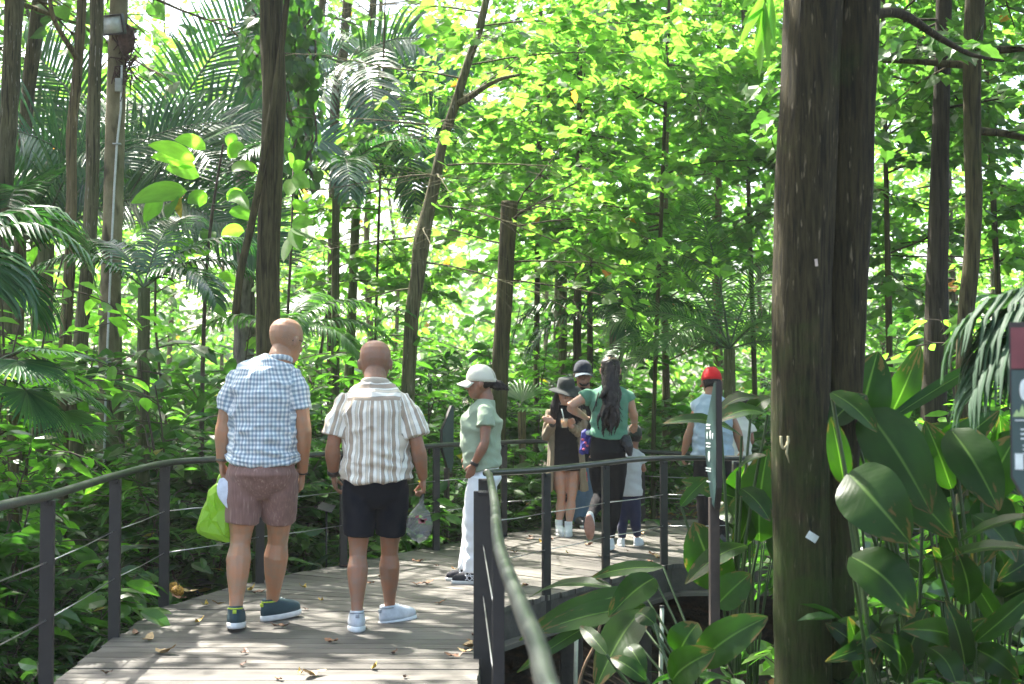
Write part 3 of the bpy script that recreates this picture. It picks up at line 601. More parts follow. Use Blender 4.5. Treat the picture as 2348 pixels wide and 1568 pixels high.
root = tree(tuple(tp[0]), 'shaggy barked trunk draped in climbing vine behind the dark smooth trunk', tp, tr, M['bark_rough'], around([tp[-1] + Vector((0, 0, i * .4)) for i in range(9)], None, (5.2, 8.6), (1.2, 2.6), 12), M['canopy_deep'], .17, T_HEART, up_to=9, r0=.03, rough=.35)
def vine(label, px0, px1, py0, py1, Y, n, mat='dark_leaf', size=.16):
    px = rs.uniform(px0, px1, n) + 12 * np.sin(np.arange(n)); py = rs.uniform(py0, py1, n); pos = np.array([P(a, c, Y + rs.uniform(-.35, .3)) for a, c in zip(px, py)])
    c0 = P((px0 + px1) / 2, py1, Y); nr2 = pos - np.array((c0.x, c0.y + .3, 0)); nr2[:, 2] = rs.uniform(-.1, .6, n)
    dr = np.stack([rs.normal(0, .5, n), rs.normal(0, .4, n), -np.ones(n)], -1)
    root = empty('climbing_vine', c0, label, 'vine'); o = np.array(c0)
    kid(root, link('foliage', cloudmesh('foliage', pos - o, dr, nr2, size * rs.uniform(.6, 1.2, n), T_HEART, M[mat]), root))
    mb = MB()
    for k in range(5):
        xs = rs.uniform(px0 + 10, px1 - 10); mb.tube([P(xs + rs.uniform(-20, 20), py1 - (py1 - py0) * i / 7, Y) - Vector(o) for i in range(8)], .012, 5)
    mb.build('stem', M['twig'], root)
vine('dark ivy curtain on the upper part of the shaggy trunk', 560, 720, -30, 190, 13.6, 260)
vine('ivy hanging right of the dark smooth trunk', 655, 725, 60, 420, 14.2, 130)
tp, tr = trunkpath([(800, -40, 26), (792, 60, 26), (785, 130, 27), (770, 220, 27), (765, 400, 26)], 21)
tree(tuple(tp[0]), 'distant forked dark trunk in the bright gap of sky', tp, tr, M['bark_dark'], around([tp[-1] + Vector((0, 0, i * .4)) for i in range(9)], None, (7.4, 9), (1.2, 2.6), 6), M['canopy'], .17, T_HEART, up_to=9, r0=.03,
     extra=[([P(800, 250, 21), P(830, 160, 21), P(850, 60, 21), P(860, -40, 21)], [.07, .065, .06, .05]), ([P(690, 170, 20.5), P(720, 110, 20.5), P(738, 20, 20.5), P(740, -40, 20.5)], [.07, .07, .06, .05])])
# --- background wood: four kinds copied to many places
protos = []
rs.seed(21)
for v in range(5):
    H = [8.5, 10, 11, 9, 12][v]
    tp = [Vector((0, 0, -.3)), Vector((rs.normal(0, .1), 0, 2)), Vector((rs.normal(0, .2), 0, 4.5)), Vector((rs.normal(0, .3), 0, H * .7)), Vector((rs.normal(0, .3), 0, H))]
    tr = [.10, .07, .06, .045, .025]; pth, _ = smoothpath(tp, tr)
    lim = around(pth, None, (2.2 if v % 2 else 3.4, H), (1.6, 3.4), 30, (-.1, .6))
    protos.append((tp, tr, lim, H))
bgroot = []
for v, (tp, tr, lim, H) in enumerate(protos):
    r_ = tree((0, 0, 0), 'slender leafy tree deep in the background wood', tp, tr, M[['bark_grey', 'bark_brown', 'bark_grey', 'bark_dark', 'bark_brown'][v]], lim, M['canopy' if v != 3 else 'canopy_deep'], .20, T_FAR if v else T_HEART, group='trees of the background wood', r0=.02, spacing=.11, twig_gap=.20, twig_len=(.5, 1.4), seg=8)
    bgroot.append(r_)
spots = []
for row, (Y, n, half) in enumerate([(21, 4, 9), (26, 5, 11), (32, 6, 14), (40, 8, 18)]):
    for i in range(n):
        x = -half + 2 * half * (i + rs.uniform(.2, .8)) / n
        px = 1173 + x * F / Y
        if 430 < px < 560 and Y < 40: continue          # the bright opening at the left
        if 700 < px < 800 and Y < 30: continue
        spots.append((x, Y + rs.uniform(-1.4, 1.4)))
for i, (x, y) in enumerate(spots):
    o = bgroot[i % 5] if i < 5 else copy_tree(bgroot[i % 5])
    o.location = (x, y, gzf(x, y)); o.rotation_euler = (0, 0, rs.uniform(0, 6.28)); s = rs.uniform(.8, 1.15); o.scale = (s, s, s)
# --- far wood as one mass
n = 42000
Yf = rs.uniform(46, 62, n); Xf = rs.uniform(-.46, .46, n) * Yf * 1.25; hmax = 6 + 4 * np.sin(Xf * .23 + 1) * np.sin(Xf * .11 + .4) + 3 * np.sin(Xf * .9 + Yf * .3)
hmax = hmax - 7 * np.exp(-((Xf / Yf * F + 1173 - 490) / 90) ** 2) - 5 * np.exp(-((Xf / Yf * F + 1173 - 760) / 60) ** 2)
Zf = rs.uniform(0, 1, n) ** .8 * np.maximum(hmax, 3); dn = np.sin(Xf * .8 + 3 * np.sin(Zf * .5)) * np.sin(Zf * .9 + Yf) + rs.normal(0, .4, n)
k_ = dn > -.45; pos = np.stack([Xf, Yf, gz(Xf, Yf) + Zf], -1)[k_]
o = link('far_wood', cloudmesh('far_wood', pos, u3(len(pos)) * (1, 1, .4) + (0, 0, -.3), u3(len(pos)) * .5 + (0, -.3, 1), rs.uniform(.3, .6, len(pos)), T_FAR, M['canopy']))
tag(o, 'sunlit mass of forest foliage far behind everything', 'woodland', kind='stuff')
# ---------------------------------------------------------------- palms and low plants
def strip(mb_, pts, widths, up, mi=0, fold=.0, nseg=2, u0=0.0, seed=0.0, wav=0.0):
    "blade: polyline with widths, two strips folded along the midrib"
    vs = []; at = []; k = len(pts)
    for i, p in enumerate(pts):
        t = (pts[min(i + 1, k - 1)] - pts[max(i - 1, 0)]).normalized(); s_ = t.cross(up)
        if s_.length < 1e-4: s_ = t.orthogonal()
        s_.normalize(); n_ = s_.cross(t)
        for j in range(-nseg, nseg + 1):
            a = j / nseg; h = fold * abs(a) * widths[i] + wav * widths[i] * math.sin(i * 1.9 + seed + 2.0 * a) * abs(a)
            vs.append(p + s_ * a * widths[i] + n_ * h); at.append((i / (k - 1), a * .5, seed))
    w_ = 2 * nseg + 1; fs = []
    for i in range(k - 1):
        for j in range(w_ - 1): fs.append((i * w_ + j, i * w_ + j + 1, (i + 1) * w_ + j + 1, (i + 1) * w_ + j))
    mb_.add(vs, fs, mi, at)
def arc(p, az, el, L_, droop, k=8, pw=1.5):
    p = Vector(p); out = [p.copy()]; 
    for i in range(k):
        e = el - droop * ((i + .5) / k) ** pw; d = Vector((math.sin(az) * math.cos(e), math.cos(az) * math.cos(e), math.sin(e))); p = p + d * (L_ / k); out.append(p.copy())
    return out
def frond(p, az, el, L_, droop, ll=.45, n=38, wd=.016, hang=.5, vee=.3, pet=.12, mats=None, name='frond', parent=None, segs=3, nrm=None):
    mb = MB(); sp = arc(p, az, el, L_, droop, 14); k = len(sp)
    mb.tube(sp, [.014 * L_ / 2 * (1 - .85 * i / (k - 1)) + .002 for i in range(k)], 5, mi=1, cap=False)
    for i in range(n):
        t = pet + (1 - pet) * i / (n - 1) * .99; f = t * (k - 1); a = min(int(f), k - 2); q = sp[a].lerp(sp[a + 1], f - a); tg = (sp[a + 1] - sp[a]).normalized()
        s_ = tg.cross(Vector(nrm or (0, 0, 1))); s_ = s_.normalized() if s_.length > .05 else Vector((math.cos(az), -math.sin(az), 0)); upv = s_.cross(tg)
        ln = ll * (math.sin(math.pi * min(1, .12 + .88 * ((t - pet) / (1 - pet)) * .93)) ** .6) * rs.uniform(.9, 1.08)
        for sg in (1, -1):
            d = (s_ * sg + tg * (.45 + .5 * t) + upv * vee + Vector(rs.normal(0, .05, 3))).normalized(); pts = [q]; pp = q
            for j in range(segs):
                d = (d + Vector((0, 0, -hang * (j + .4) / segs))).normalized(); pp = pp + d * ln / segs; pts.append(pp)
            ws = [wd * .7, wd, wd * .75, wd * .12] if segs == 3 else [wd * .8, wd, wd * .1]
            strip(mb, pts, ws, upv, 0, fold=.35, nseg=1, seed=float(rs.uniform(0, 50)))
    return mb.build(name, mats or [M['palm_leaf'], M['stem_green']], parent)
def palm(loc, label, fronds, trunk=None, mats=None, group=None, **kw):
    root = empty('palm', loc, label, 'palm', group); 
    if trunk:
        mb = MB(); h, r, leanx = trunk; mb.tube([Vector((leanx * i / 6, 0, h * i / 6 - h)) for i in range(7)], [r * (1.25 - .25 * i / 6) for i in range(7)], 12, rough=.1); mb.build('trunk', M['bark_grey'], root)
    for (az, el, L_, dr) in fronds:
        frond((0, 0, 0), az, el, L_, dr, parent=root, mats=mats, **kw)
    return root
def rndfr(n, L_, el=(.3, 1.1), dr=(.9, 1.7), az0=0):
    return [(az0 + i * 2.4 + rs.uniform(-.3, .3), rs.uniform(*el), L_ * rs.uniform(.8, 1.1), rs.uniform(*dr)) for i in range(n)]
hp = math.pi / 2
M['pale_frond'] = leafmat('pale_frond', [(.04, .08, .045), (.055, .105, .06)], trans=.35, tcol=1.5, rough=.6, spec=.3)
rs.seed(77)
# left palm group behind the poles: broad feather fronds
palm(P(275, 500, 15.4), 'large feather palm with one frond arching up beside the floodlight pole', [(1.1, 1.15, 3.2, .3), (1.2, .75, 2.7, .9), (-1.3, .9, 3.1, 1.2), (-1.7, .45, 2.8, 1.0), (-1.0, 1.2, 3.1, .9), (2.4, .8, 2.2, 1.5), (-2.6, .8, 2.4, 1.4), (1.7, .2, 2.0, 1.2), (.1, 1.0, 2.5, 1.3), (1.5, 1.0, 2.5, 1.1)], trunk=(3.6, .09, -.1), ll=.75, n=44, wd=.021, hang=.2, nrm=(0, -.9, .45))
palm(P(95, 560, 14.2), 'dark feather palm filling the left edge with long shining fronds', [(-1.2, 1.1, 2.6, 1.2), (1.3, 1.05, 2.6, 1.2), (1.8, .6, 2.1, 1.3), (-1.8, .5, 2.2, 1.4), (3.0, .7, 1.8, 1.5), (.3, 1.2, 2.6, 1.0), (2.4, 1.0, 2.1, 1.5), (-2.6, .9, 2.1, 1.5), (-.4, .9, 2.5, 1.2)], trunk=(3.0, .08, .05), ll=.62, n=44, wd=.018, hang=.25, nrm=(0, -.8, .55))
palm(P(-120, 600, 8.6), 'blue green palm drooping into the left edge in front of the trunks', [(1.3, .75, 1.0, 2.0), (1.7, .2, .8, 1.9), (.9, 1.0, 1.0, 2.0), (2.3, .4, .8, 1.9)], trunk=(2.5, .09, 0), ll=.42, n=34, wd=.018, hang=.9)
palm(P(330, 660, 11.4), 'small palm with one pale drooping frond right of the floodlight pole', [(1.35, .7, 1.15, 1.9), (1.0, .9, 1.3, 1.6), (-.8, .9, 1.2, 1.5), (2.2, .5, 1.0, 1.7), (-1.9, .7, 1.0, 1.6), (.2, 1.1, 1.3, 1.3)], trunk=(2.3, .05, 0), ll=.34, n=34, wd=.015, hang=.8)
# centre hanging palm
palm(P(795, 150, 18.5), 'tall palm with dark fronds hanging in the gap behind the smooth trunk', [(1.5, .2, 2.3, 2.4), (-1.5, .1, 2.2, 2.3), (2.8, .0, 2.4, 1.9), (-2.6, .1, 2.6, 1.9), (3.4, -.3, 2.9, 1.3), (1.9, .6, 2.2, 2.4), (-1.0, .7, 2.0, 2.2), (.3, .8, 2.0, 1.8), (2.5, -.5, 2.9, 1.0), (-1.9, -.4, 2.5, 1.2)], trunk=(5.4, .055, .2), ll=.60, n=44, wd=.022, hang=.5, nrm=(0, -.9, .3))
palm(P(770, 420, 16.5), 'palm with shining fronds below the hanging palm', [(1.3, .5, 1.7, 1.9), (-1.4, .4, 1.6, 1.8), (1.9, .9, 1.6, 2.0), (2.9, .5, 1.6, 1.9), (-2.4, .7, 1.7, 1.8), (.5, .9, 1.6, 1.4)], trunk=(3.4, .045, 0), ll=.45, n=36, wd=.02, hang=.7)
palm(P(650, 765, 12.6), 'small palm whose sunlit frond arches behind the bald man in stripes', [(1.45, .42, 1.05, 1.25), (1.2, .8, 1.0, 1.4), (2.0, .3, .9, 1.4), (-1.4, .6, .9, 1.5), (.3, .9, 1.0, 1.3), (2.9, .6, .8, 1.5)], trunk=(1.6, .05, 0), mats=[M['palm_light'], M['stem_green']], ll=.32, n=36, wd=.014, hang=1.1)
# right palm
palm(P(1672, 800, 14.9), 'feathery palm spreading fronds over the red cap man', [(-1.0, 1.15, 1.9, .9), (-1.45, .75, 1.5, 1.5), (-1.7, .35, 1.4, 1.1), (1.3, .8, 1.3, 1.5), (-.3, 1.3, 2.0, .5), (.8, 1.15, 1.6, 1.0), (1.6, .3, 1.3, 1.2), (-2.4, .6, 1.3, 1.6), (2.6, .7, 1.2, 1.6), (-1.2, .3, 1.3, 1.3)], trunk=(1.9, .06, 0), mats=[M['palm_light'], M['stem_green']], ll=.36, n=44, wd=.009, hang=.6, nrm=(0, -.5, .85))
palm(P(1410, 735, 17.0), 'palm with glossy drooping fronds above the long haired woman', [(-1.4, .6, 1.4, 1.7), (1.4, .6, 1.4, 1.6), (-1.9, .3, 1.3, 1.6), (1.9, .3, 1.4, 1.3), (3.1, .5, 1.2, 1.8), (-.6, 1.0, 1.5, 1.3), (.7, 1.0, 1.5, 1.3), (2.6, .7, 1.3, 1.7)], trunk=(2.4, .07, 0), ll=.42, n=34, wd=.017, hang=1.0)
palm(P(1290, 640, 20.0), 'fine leaved young palm between the two middle trunks', rndfr(8, 1.6), trunk=(2.8, .06, 0), mats=[M['palm_light'], M['stem_green']], ll=.35, n=30, wd=.016)
palm(P(2590, 690, 5.2), 'pale drooping palm frond cluster at the right edge beside the cropped sign', [(-1.65, -.05, .75, 1.2), (-1.5, .25, .7, 1.7), (-1.3, .35, .75, 1.6), (-2.0, .1, .6, 1.6)], trunk=(2.5, .06, .3), mats=[M['pale_frond'], M['stem_green']], ll=.36, n=34, wd=.016, hang=1.6)
def fan_leaf(mb_, c, ax, up, r, n=22, spread=3.6, wd=None, droop=.15):
    "round fan blade made of joined pleats"
    c = Vector(c); ax = Vector(ax).normalized(); s_ = ax.cross(Vector(up)).normalized(); n_ = s_.cross(ax)
    for i in range(n):
        a = -spread / 2 + spread * i / (n - 1); d = ax * math.cos(a) + s_ * math.sin(a)
        ln = r * (.75 + .25 * math.cos(a / 1.8)) * rs.uniform(.94, 1.03); w0 = spread / n * r * .52
        pts = [c, c + d * ln * .35, c + d * ln * .72 - n_ * droop * ln * .15, c + d * ln - n_ * droop * ln * .6]
        strip(mb_, pts, [.003, w0 * .38, w0 * .62, .002], n_, 0, fold=.35, nseg=1, seed=float(rs.uniform(0, 50)))
def fanpalm(loc, label, leaves, mats, trunk=.0, group=None, stalk=.35, r=.3, grp=None, **kw):
    root = empty('fan_palm', loc, label, 'fan palm', group)
    for (az, el, sl, rr_) in leaves:
        mb = MB(); st_ = arc((0, 0, 0), az, el, sl, .5, 5); mb.tube(st_, .006, 5, mi=1); t = (st_[-1] - st_[-2]).normalized()
        up = Vector((0, 0, 1)) if abs(t.z) < .85 else Vector((0, -1, 0)); fan_leaf(mb, st_[-1], t + Vector((0, 0, -.25)), up - t * up.dot(t), rr_, **kw); mb.build('frond', mats, root)
    if trunk:
        mb = MB(); mb.tube([(0, 0, -trunk), (.01, 0, -trunk / 2), (0, 0, .03)], [.05, .04, .045], 8, rough=.3); mb.build('trunk', M['bark_brown'], root)
    return root
PL = [M['palm_light'], M['stem_green']]; PD = [M['palm_leaf'], M['stem_green']]
fanpalm(P(1196, 950, 14.9), 'small light green fan palm beside the woman in the black hat', [(0, 1.4, .15, .36), (-1.3, .9, .22, .34), (1.3, .8, .2, .34), (-1.7, .2, .2, .32), (1.6, .1, .2, .3), (2.8, .6, .2, .3), (-.6, 1.1, .2, .34)], PL, trunk=1.15, n=14, spread=2.0)
fanpalm(P(-30, 840, 8.2), 'large pleated fan palm blades at the left edge above the handrail', [(1.5, .55, .32, .36), (1.2, .05, .42, .44), (2.2, .3, .3, .34), (1.8, -.3, .3, .36)], PD, trunk=1.4, n=30, spread=3.4)
fanpalm(P(30, 930, 9.6), 'second fan palm low behind the left handrail', [(1.2, .5, .4, .42), (2.4, .5, .4, .4), (-1, .7, .4, .4), (.2, .9, .4, .4), (1.8, .1, .4, .4)], PL, trunk=1.2, n=26, spread=3.2)
# broad blade on a stalk
def blade(mb_, base, az, el, stalk, L_, W_, droop, tilt=0.0, mi=0, ms=1, sd=.3, k=9, tip=.0, stemr=.009, shape=.75, wav=.06, fold=.18, face=None):
    st_ = arc(base, az, el, stalk, sd, 6); 
    mb_.tube(st_, [stemr * (1 - .4 * i / 6) for i in range(7)], 6, mi=ms, cap=False)
    e = el - sd; pts = arc(st_[-1], az, e + tip, L_, droop, k)
    ws = []
    for i in range(k + 1):
        t = i / k; ws.append(W_ / 2 * max(.02, (math.sin(math.pi * min(1, t ** shape)) ** .72) if t < 1 else .015))
    ws[0] = W_ * .04
    up = Vector((math.sin(tilt) * math.cos(az), -math.sin(tilt) * math.sin(az), math.cos(tilt))) if face is None else Vector(face)
    strip(mb_, pts, ws, up, mi, fold=fold, nseg=3, seed=float(rs.uniform(0, 50)), wav=wav)
def bladeplant(name, loc, label, cat, blades, mats, group=None):
    root = empty(name, loc, label, cat, group); mb = MB(); ms = MB()
    for b_ in blades:
        blade(mb, **b_)
    mb.build('foliage', mats, root); return root
# right foreground paddle leaves; each blade placed where it hangs
def towards(loc, px, py, Y, droop_tail=.0):
    q = P(px, py, Y) - Vector(loc); return math.atan2(q.x, q.y), q
def placed(loc, specs, mats, label, name='paddle_leaf_plant', cat='plant', group=None, stemr=.009):
    """specs: ((px0,py0,Y0) blade base, (px1,py1,Y1) blade tip, width m, bend m, face vector)"""
    root = empty(name, loc, label, cat, group); o = Vector(loc); mb = MB()
    for (a, b_, W_, bend, face) in specs:
        A_ = P(*a) - o; B_ = P(*b_) - o; k = 12; pts = []; ax = (B_ - A_); Ln = ax.length
        fc = Vector(face).normalized(); fc = (fc - ax.normalized() * fc.dot(ax.normalized())).normalized()
        for i in range(k + 1):
            t = i / k; pts.append(A_ + ax * t + fc * bend * math.sin(math.pi * t) + Vector((0, 0, -bend * .5 * t * t)))
        ws = [max(.004, W_ / 2 * math.sin(math.pi * min(1, (i / k) ** .8 * .985 + .015)) ** .65) for i in range(k + 1)]
        strip(mb, pts, ws, fc, 0, fold=.16, nseg=4, seed=float(rs.uniform(0, 50)), wav=.05)
        # stalk from the plant's foot to the blade
        h = A_.length; mid = Vector((A_.x * .25, A_.y * .25, A_.z * .6)); st_ = catmull([(rs.uniform(-.05, .05), rs.uniform(-.05, .05), 0), mid, A_], 5)
        mb.tube(st_, [stemr * (1.3 - .5 * i / (len(st_) - 1)) for i in range(len(st_))], 6, mi=1, cap=False)
    mb.build('foliage', mats, root); return root
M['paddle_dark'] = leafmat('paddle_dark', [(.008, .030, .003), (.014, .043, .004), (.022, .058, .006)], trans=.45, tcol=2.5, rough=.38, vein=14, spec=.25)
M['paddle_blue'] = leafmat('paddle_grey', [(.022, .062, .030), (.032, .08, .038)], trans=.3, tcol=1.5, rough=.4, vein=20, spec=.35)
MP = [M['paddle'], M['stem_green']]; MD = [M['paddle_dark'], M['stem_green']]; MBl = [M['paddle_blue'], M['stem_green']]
def gl(px, py, Y): q = P(px, py, Y); return (q.x, Y, gzf(q.x, Y))
fc = (-.2, -1, .45); fu = (0, -.5, 1)
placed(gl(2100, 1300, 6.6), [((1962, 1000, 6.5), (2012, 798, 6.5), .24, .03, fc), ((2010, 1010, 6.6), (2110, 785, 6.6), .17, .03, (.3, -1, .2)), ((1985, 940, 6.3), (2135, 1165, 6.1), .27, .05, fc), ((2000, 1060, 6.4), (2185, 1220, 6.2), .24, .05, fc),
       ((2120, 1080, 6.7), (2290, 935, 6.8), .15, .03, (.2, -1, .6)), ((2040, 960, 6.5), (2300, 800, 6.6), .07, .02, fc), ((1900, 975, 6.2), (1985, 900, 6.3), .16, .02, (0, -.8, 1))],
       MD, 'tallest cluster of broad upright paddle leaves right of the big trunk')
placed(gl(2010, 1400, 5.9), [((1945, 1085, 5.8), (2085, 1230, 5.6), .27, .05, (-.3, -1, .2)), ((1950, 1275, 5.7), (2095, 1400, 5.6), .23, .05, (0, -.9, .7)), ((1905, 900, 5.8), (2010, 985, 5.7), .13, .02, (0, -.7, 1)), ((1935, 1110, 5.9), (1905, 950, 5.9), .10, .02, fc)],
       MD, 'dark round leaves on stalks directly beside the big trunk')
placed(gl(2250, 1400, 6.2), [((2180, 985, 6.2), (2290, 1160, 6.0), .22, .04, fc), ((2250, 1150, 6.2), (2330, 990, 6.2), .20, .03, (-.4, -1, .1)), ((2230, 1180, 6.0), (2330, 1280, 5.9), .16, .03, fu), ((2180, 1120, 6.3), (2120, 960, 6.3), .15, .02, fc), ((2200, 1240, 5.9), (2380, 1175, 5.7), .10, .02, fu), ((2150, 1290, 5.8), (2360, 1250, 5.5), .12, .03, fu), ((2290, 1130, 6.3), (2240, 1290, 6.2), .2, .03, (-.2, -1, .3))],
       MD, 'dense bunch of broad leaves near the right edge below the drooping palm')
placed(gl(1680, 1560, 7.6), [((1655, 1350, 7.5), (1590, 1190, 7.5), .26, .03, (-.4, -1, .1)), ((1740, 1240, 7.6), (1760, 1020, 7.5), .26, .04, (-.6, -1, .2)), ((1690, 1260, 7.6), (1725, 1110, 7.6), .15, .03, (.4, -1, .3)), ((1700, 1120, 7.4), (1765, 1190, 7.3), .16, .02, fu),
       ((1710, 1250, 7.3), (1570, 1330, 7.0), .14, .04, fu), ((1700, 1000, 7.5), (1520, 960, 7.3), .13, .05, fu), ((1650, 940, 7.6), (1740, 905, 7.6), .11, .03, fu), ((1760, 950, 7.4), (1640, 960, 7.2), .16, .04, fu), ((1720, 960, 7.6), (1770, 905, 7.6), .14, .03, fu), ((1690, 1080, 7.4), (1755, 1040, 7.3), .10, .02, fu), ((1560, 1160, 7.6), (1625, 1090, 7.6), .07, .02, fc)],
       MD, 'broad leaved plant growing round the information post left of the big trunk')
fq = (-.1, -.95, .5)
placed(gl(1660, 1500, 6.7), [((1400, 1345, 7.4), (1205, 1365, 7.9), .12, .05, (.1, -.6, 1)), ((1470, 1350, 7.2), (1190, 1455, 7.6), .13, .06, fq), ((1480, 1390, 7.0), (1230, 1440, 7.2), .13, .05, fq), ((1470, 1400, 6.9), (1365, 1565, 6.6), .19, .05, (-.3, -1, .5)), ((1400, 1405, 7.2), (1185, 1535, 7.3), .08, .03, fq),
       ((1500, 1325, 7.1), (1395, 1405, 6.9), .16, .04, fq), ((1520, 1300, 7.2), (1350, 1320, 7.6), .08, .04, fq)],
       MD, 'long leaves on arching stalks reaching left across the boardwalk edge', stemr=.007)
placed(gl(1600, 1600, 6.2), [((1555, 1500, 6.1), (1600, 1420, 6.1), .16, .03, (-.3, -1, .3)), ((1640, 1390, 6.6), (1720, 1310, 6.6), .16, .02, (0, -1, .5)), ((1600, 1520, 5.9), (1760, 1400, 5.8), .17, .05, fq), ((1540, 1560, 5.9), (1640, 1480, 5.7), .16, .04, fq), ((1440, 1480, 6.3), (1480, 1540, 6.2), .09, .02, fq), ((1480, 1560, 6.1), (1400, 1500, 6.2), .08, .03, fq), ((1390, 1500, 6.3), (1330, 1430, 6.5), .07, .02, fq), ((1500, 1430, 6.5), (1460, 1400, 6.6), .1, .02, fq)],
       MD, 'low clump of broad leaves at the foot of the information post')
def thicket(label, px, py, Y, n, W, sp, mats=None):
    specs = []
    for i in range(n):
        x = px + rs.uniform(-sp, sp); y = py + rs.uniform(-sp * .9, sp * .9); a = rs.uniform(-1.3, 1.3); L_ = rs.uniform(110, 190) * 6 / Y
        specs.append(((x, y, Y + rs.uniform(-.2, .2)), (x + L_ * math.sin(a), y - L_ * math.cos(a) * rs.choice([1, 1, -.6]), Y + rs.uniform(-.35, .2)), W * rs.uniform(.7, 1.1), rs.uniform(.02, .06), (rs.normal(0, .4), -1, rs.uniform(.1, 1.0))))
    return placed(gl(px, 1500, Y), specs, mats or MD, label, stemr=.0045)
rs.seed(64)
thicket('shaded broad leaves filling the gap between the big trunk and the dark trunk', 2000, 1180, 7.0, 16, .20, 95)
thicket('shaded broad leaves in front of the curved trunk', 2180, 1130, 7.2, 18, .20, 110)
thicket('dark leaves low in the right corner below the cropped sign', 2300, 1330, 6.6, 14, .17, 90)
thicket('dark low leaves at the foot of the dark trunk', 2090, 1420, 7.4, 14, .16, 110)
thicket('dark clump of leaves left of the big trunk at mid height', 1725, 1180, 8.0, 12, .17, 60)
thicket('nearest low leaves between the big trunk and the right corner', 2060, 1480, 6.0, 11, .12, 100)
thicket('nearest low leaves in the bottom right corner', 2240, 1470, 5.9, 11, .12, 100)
# ---- small understorey kinds, copied
def shrub_proto(kind, H=1.5, mat='shrub_leaf'):
    root = empty('shrub', (0, 0, 0)); mb = MB(); PO, DI, NO, SZ = [], [], [], []
    for s_ in range(7):
        az = s_ * 2.4 + rs.uniform(-.4, .4); L_ = H * rs.uniform(.6, 1.1); st_ = arc((rs.uniform(-.12, .12), rs.uniform(-.12, .12), -.05), az, rs.uniform(1.0, 1.5), L_, rs.uniform(.2, .9), 8)
        mb.tube(st_, [.011 * (1 - .08 * i) for i in range(9)], 5, cap=False)
        for j in range(rs.randint(12, 18)):
            f = rs.uniform(.2, 1) * 8; a = min(int(f), 7); q = np.array(st_[a].lerp(st_[a + 1], f - a)); t = np.array((st_[a + 1] - st_[a]).normalized())
            saz = rs.uniform(0, 6.28); d = np.array((math.sin(saz), math.cos(saz), rs.uniform(.0, .6))); ln = rs.uniform(.1, .35); m_ = rs.randint(3, 7)
            s2 = (np.arange(m_) + 1) / m_ * ln; PO.append(q + d * s2[:, None] - np.array((0, 0, .4)) * s2[:, None] ** 2)
            pr = np.cross(d, (0, 0, 1)); alt = np.where(np.arange(m_) % 2, 1, -1)[:, None]; DI.append(d * .8 + pr * alt * .9 + rs.normal(0, .2, (m_, 3)) + np.array((0, 0, -.3))); NO.append(np.array((0, 0, 1)) + rs.normal(0, .4, (m_, 3)))
            SZ.append(rs.uniform(.09, .16, m_) * (1.5 if kind else 1.0))
            mb.tube([Vector(q), Vector(q + d * ln)], [.004, .002], 4, cap=False)
    T = [T_LANCE, T_OVAL, T_HEART][kind % 3]; sc = [1.5, 1.1, 1.0][kind % 3]
    V, Fc, A = cloud(np.concatenate(PO), np.concatenate(DI), np.concatenate(NO), np.concatenate(SZ) * sc, T)
    mb.build('stem', M['twig'], root); kid(root, link('foliage', make_mesh('foliage', V, Fc, [M[mat]], None, False, A), root)); return root
def fern_proto(L_=.8, mat='shrub_leaf'):
    root = empty('fern', (0, 0, 0)); mb = MB()
    for i in range(11):
        az = i * 2.4; el = rs.uniform(.7, 1.3); sp = arc((0, 0, 0), az, el, L_ * rs.uniform(.7, 1.1), rs.uniform(.8, 1.5), 10); mb.tube(sp, .004, 4, mi=1, cap=False)
        for j in range(26):
            t = .15 + .84 * j / 25; f = t * 10; a = min(int(f), 9); q = sp[a].lerp(sp[a + 1], f - a); tg = (sp[a + 1] - sp[a]).normalized(); s_ = tg.cross(Vector((0, 0, 1))).normalized(); up = s_.cross(tg)
            ln = L_ * .24 * math.sin(math.pi * min(1, .15 + t * .84)) ** .8
            for sg in (1, -1):
                d = (s_ * sg + tg * .4).normalized(); strip(mb, [q, q + d * ln * .6, q + d * ln + Vector((0, 0, -.12 * ln))], [.010, .012, .002], up, 0, fold=.2, nseg=1, seed=float(rs.uniform(0, 50)))
    mb.build('foliage', [M[mat], M['stem_green']], root); return root
def broad_proto(n=10, L_=.42, W_=.2, H=.6, mat='paddle'):
    root = empty('broad_leaf_plant', (0, 0, 0)); mb = MB()
    for i in range(n):
        blade(mb, (rs.uniform(-.05, .05), rs.uniform(-.05, .05), -.02), i * 2.4 + rs.uniform(-.3, .3), rs.uniform(.9, 1.45), H * rs.uniform(.5, 1.15), L_ * rs.uniform(.7, 1.15), W_ * rs.uniform(.8, 1.15), rs.uniform(.5, 1.5), sd=rs.uniform(.2, .6), stemr=.007, wav=.08)
    mb.build('foliage', [M[mat], M['stem_green']], root); return root
def strap_proto(n=20, L_=.75, W_=.06, mat='strap_leaf'):
    root = empty('strap_leaf_plant', (0, 0, 0)); mb = MB()
    for i in range(n):
        az = i * 2.4 + rs.uniform(-.2, .2); el = .5 + .95 * i / n; k = 10; L2 = L_ * rs.uniform(.75, 1.1); pts = arc((.02 * math.sin(az), .02 * math.cos(az), 0), az, el, L2, rs.uniform(1.0, 2.1), k, 1.8)
        ws = [W_ / 2 * max(.04, math.sin(math.pi * min(1, (i2 / k) ** .7 * .8 + .2)) ** .7) for i2 in range(k + 1)]; strip(mb, pts, ws, Vector((0, 0, 1)), 0, fold=.3, nseg=2, seed=float(rs.uniform(0, 50)))
    mb.build('foliage', M[mat], root); return root
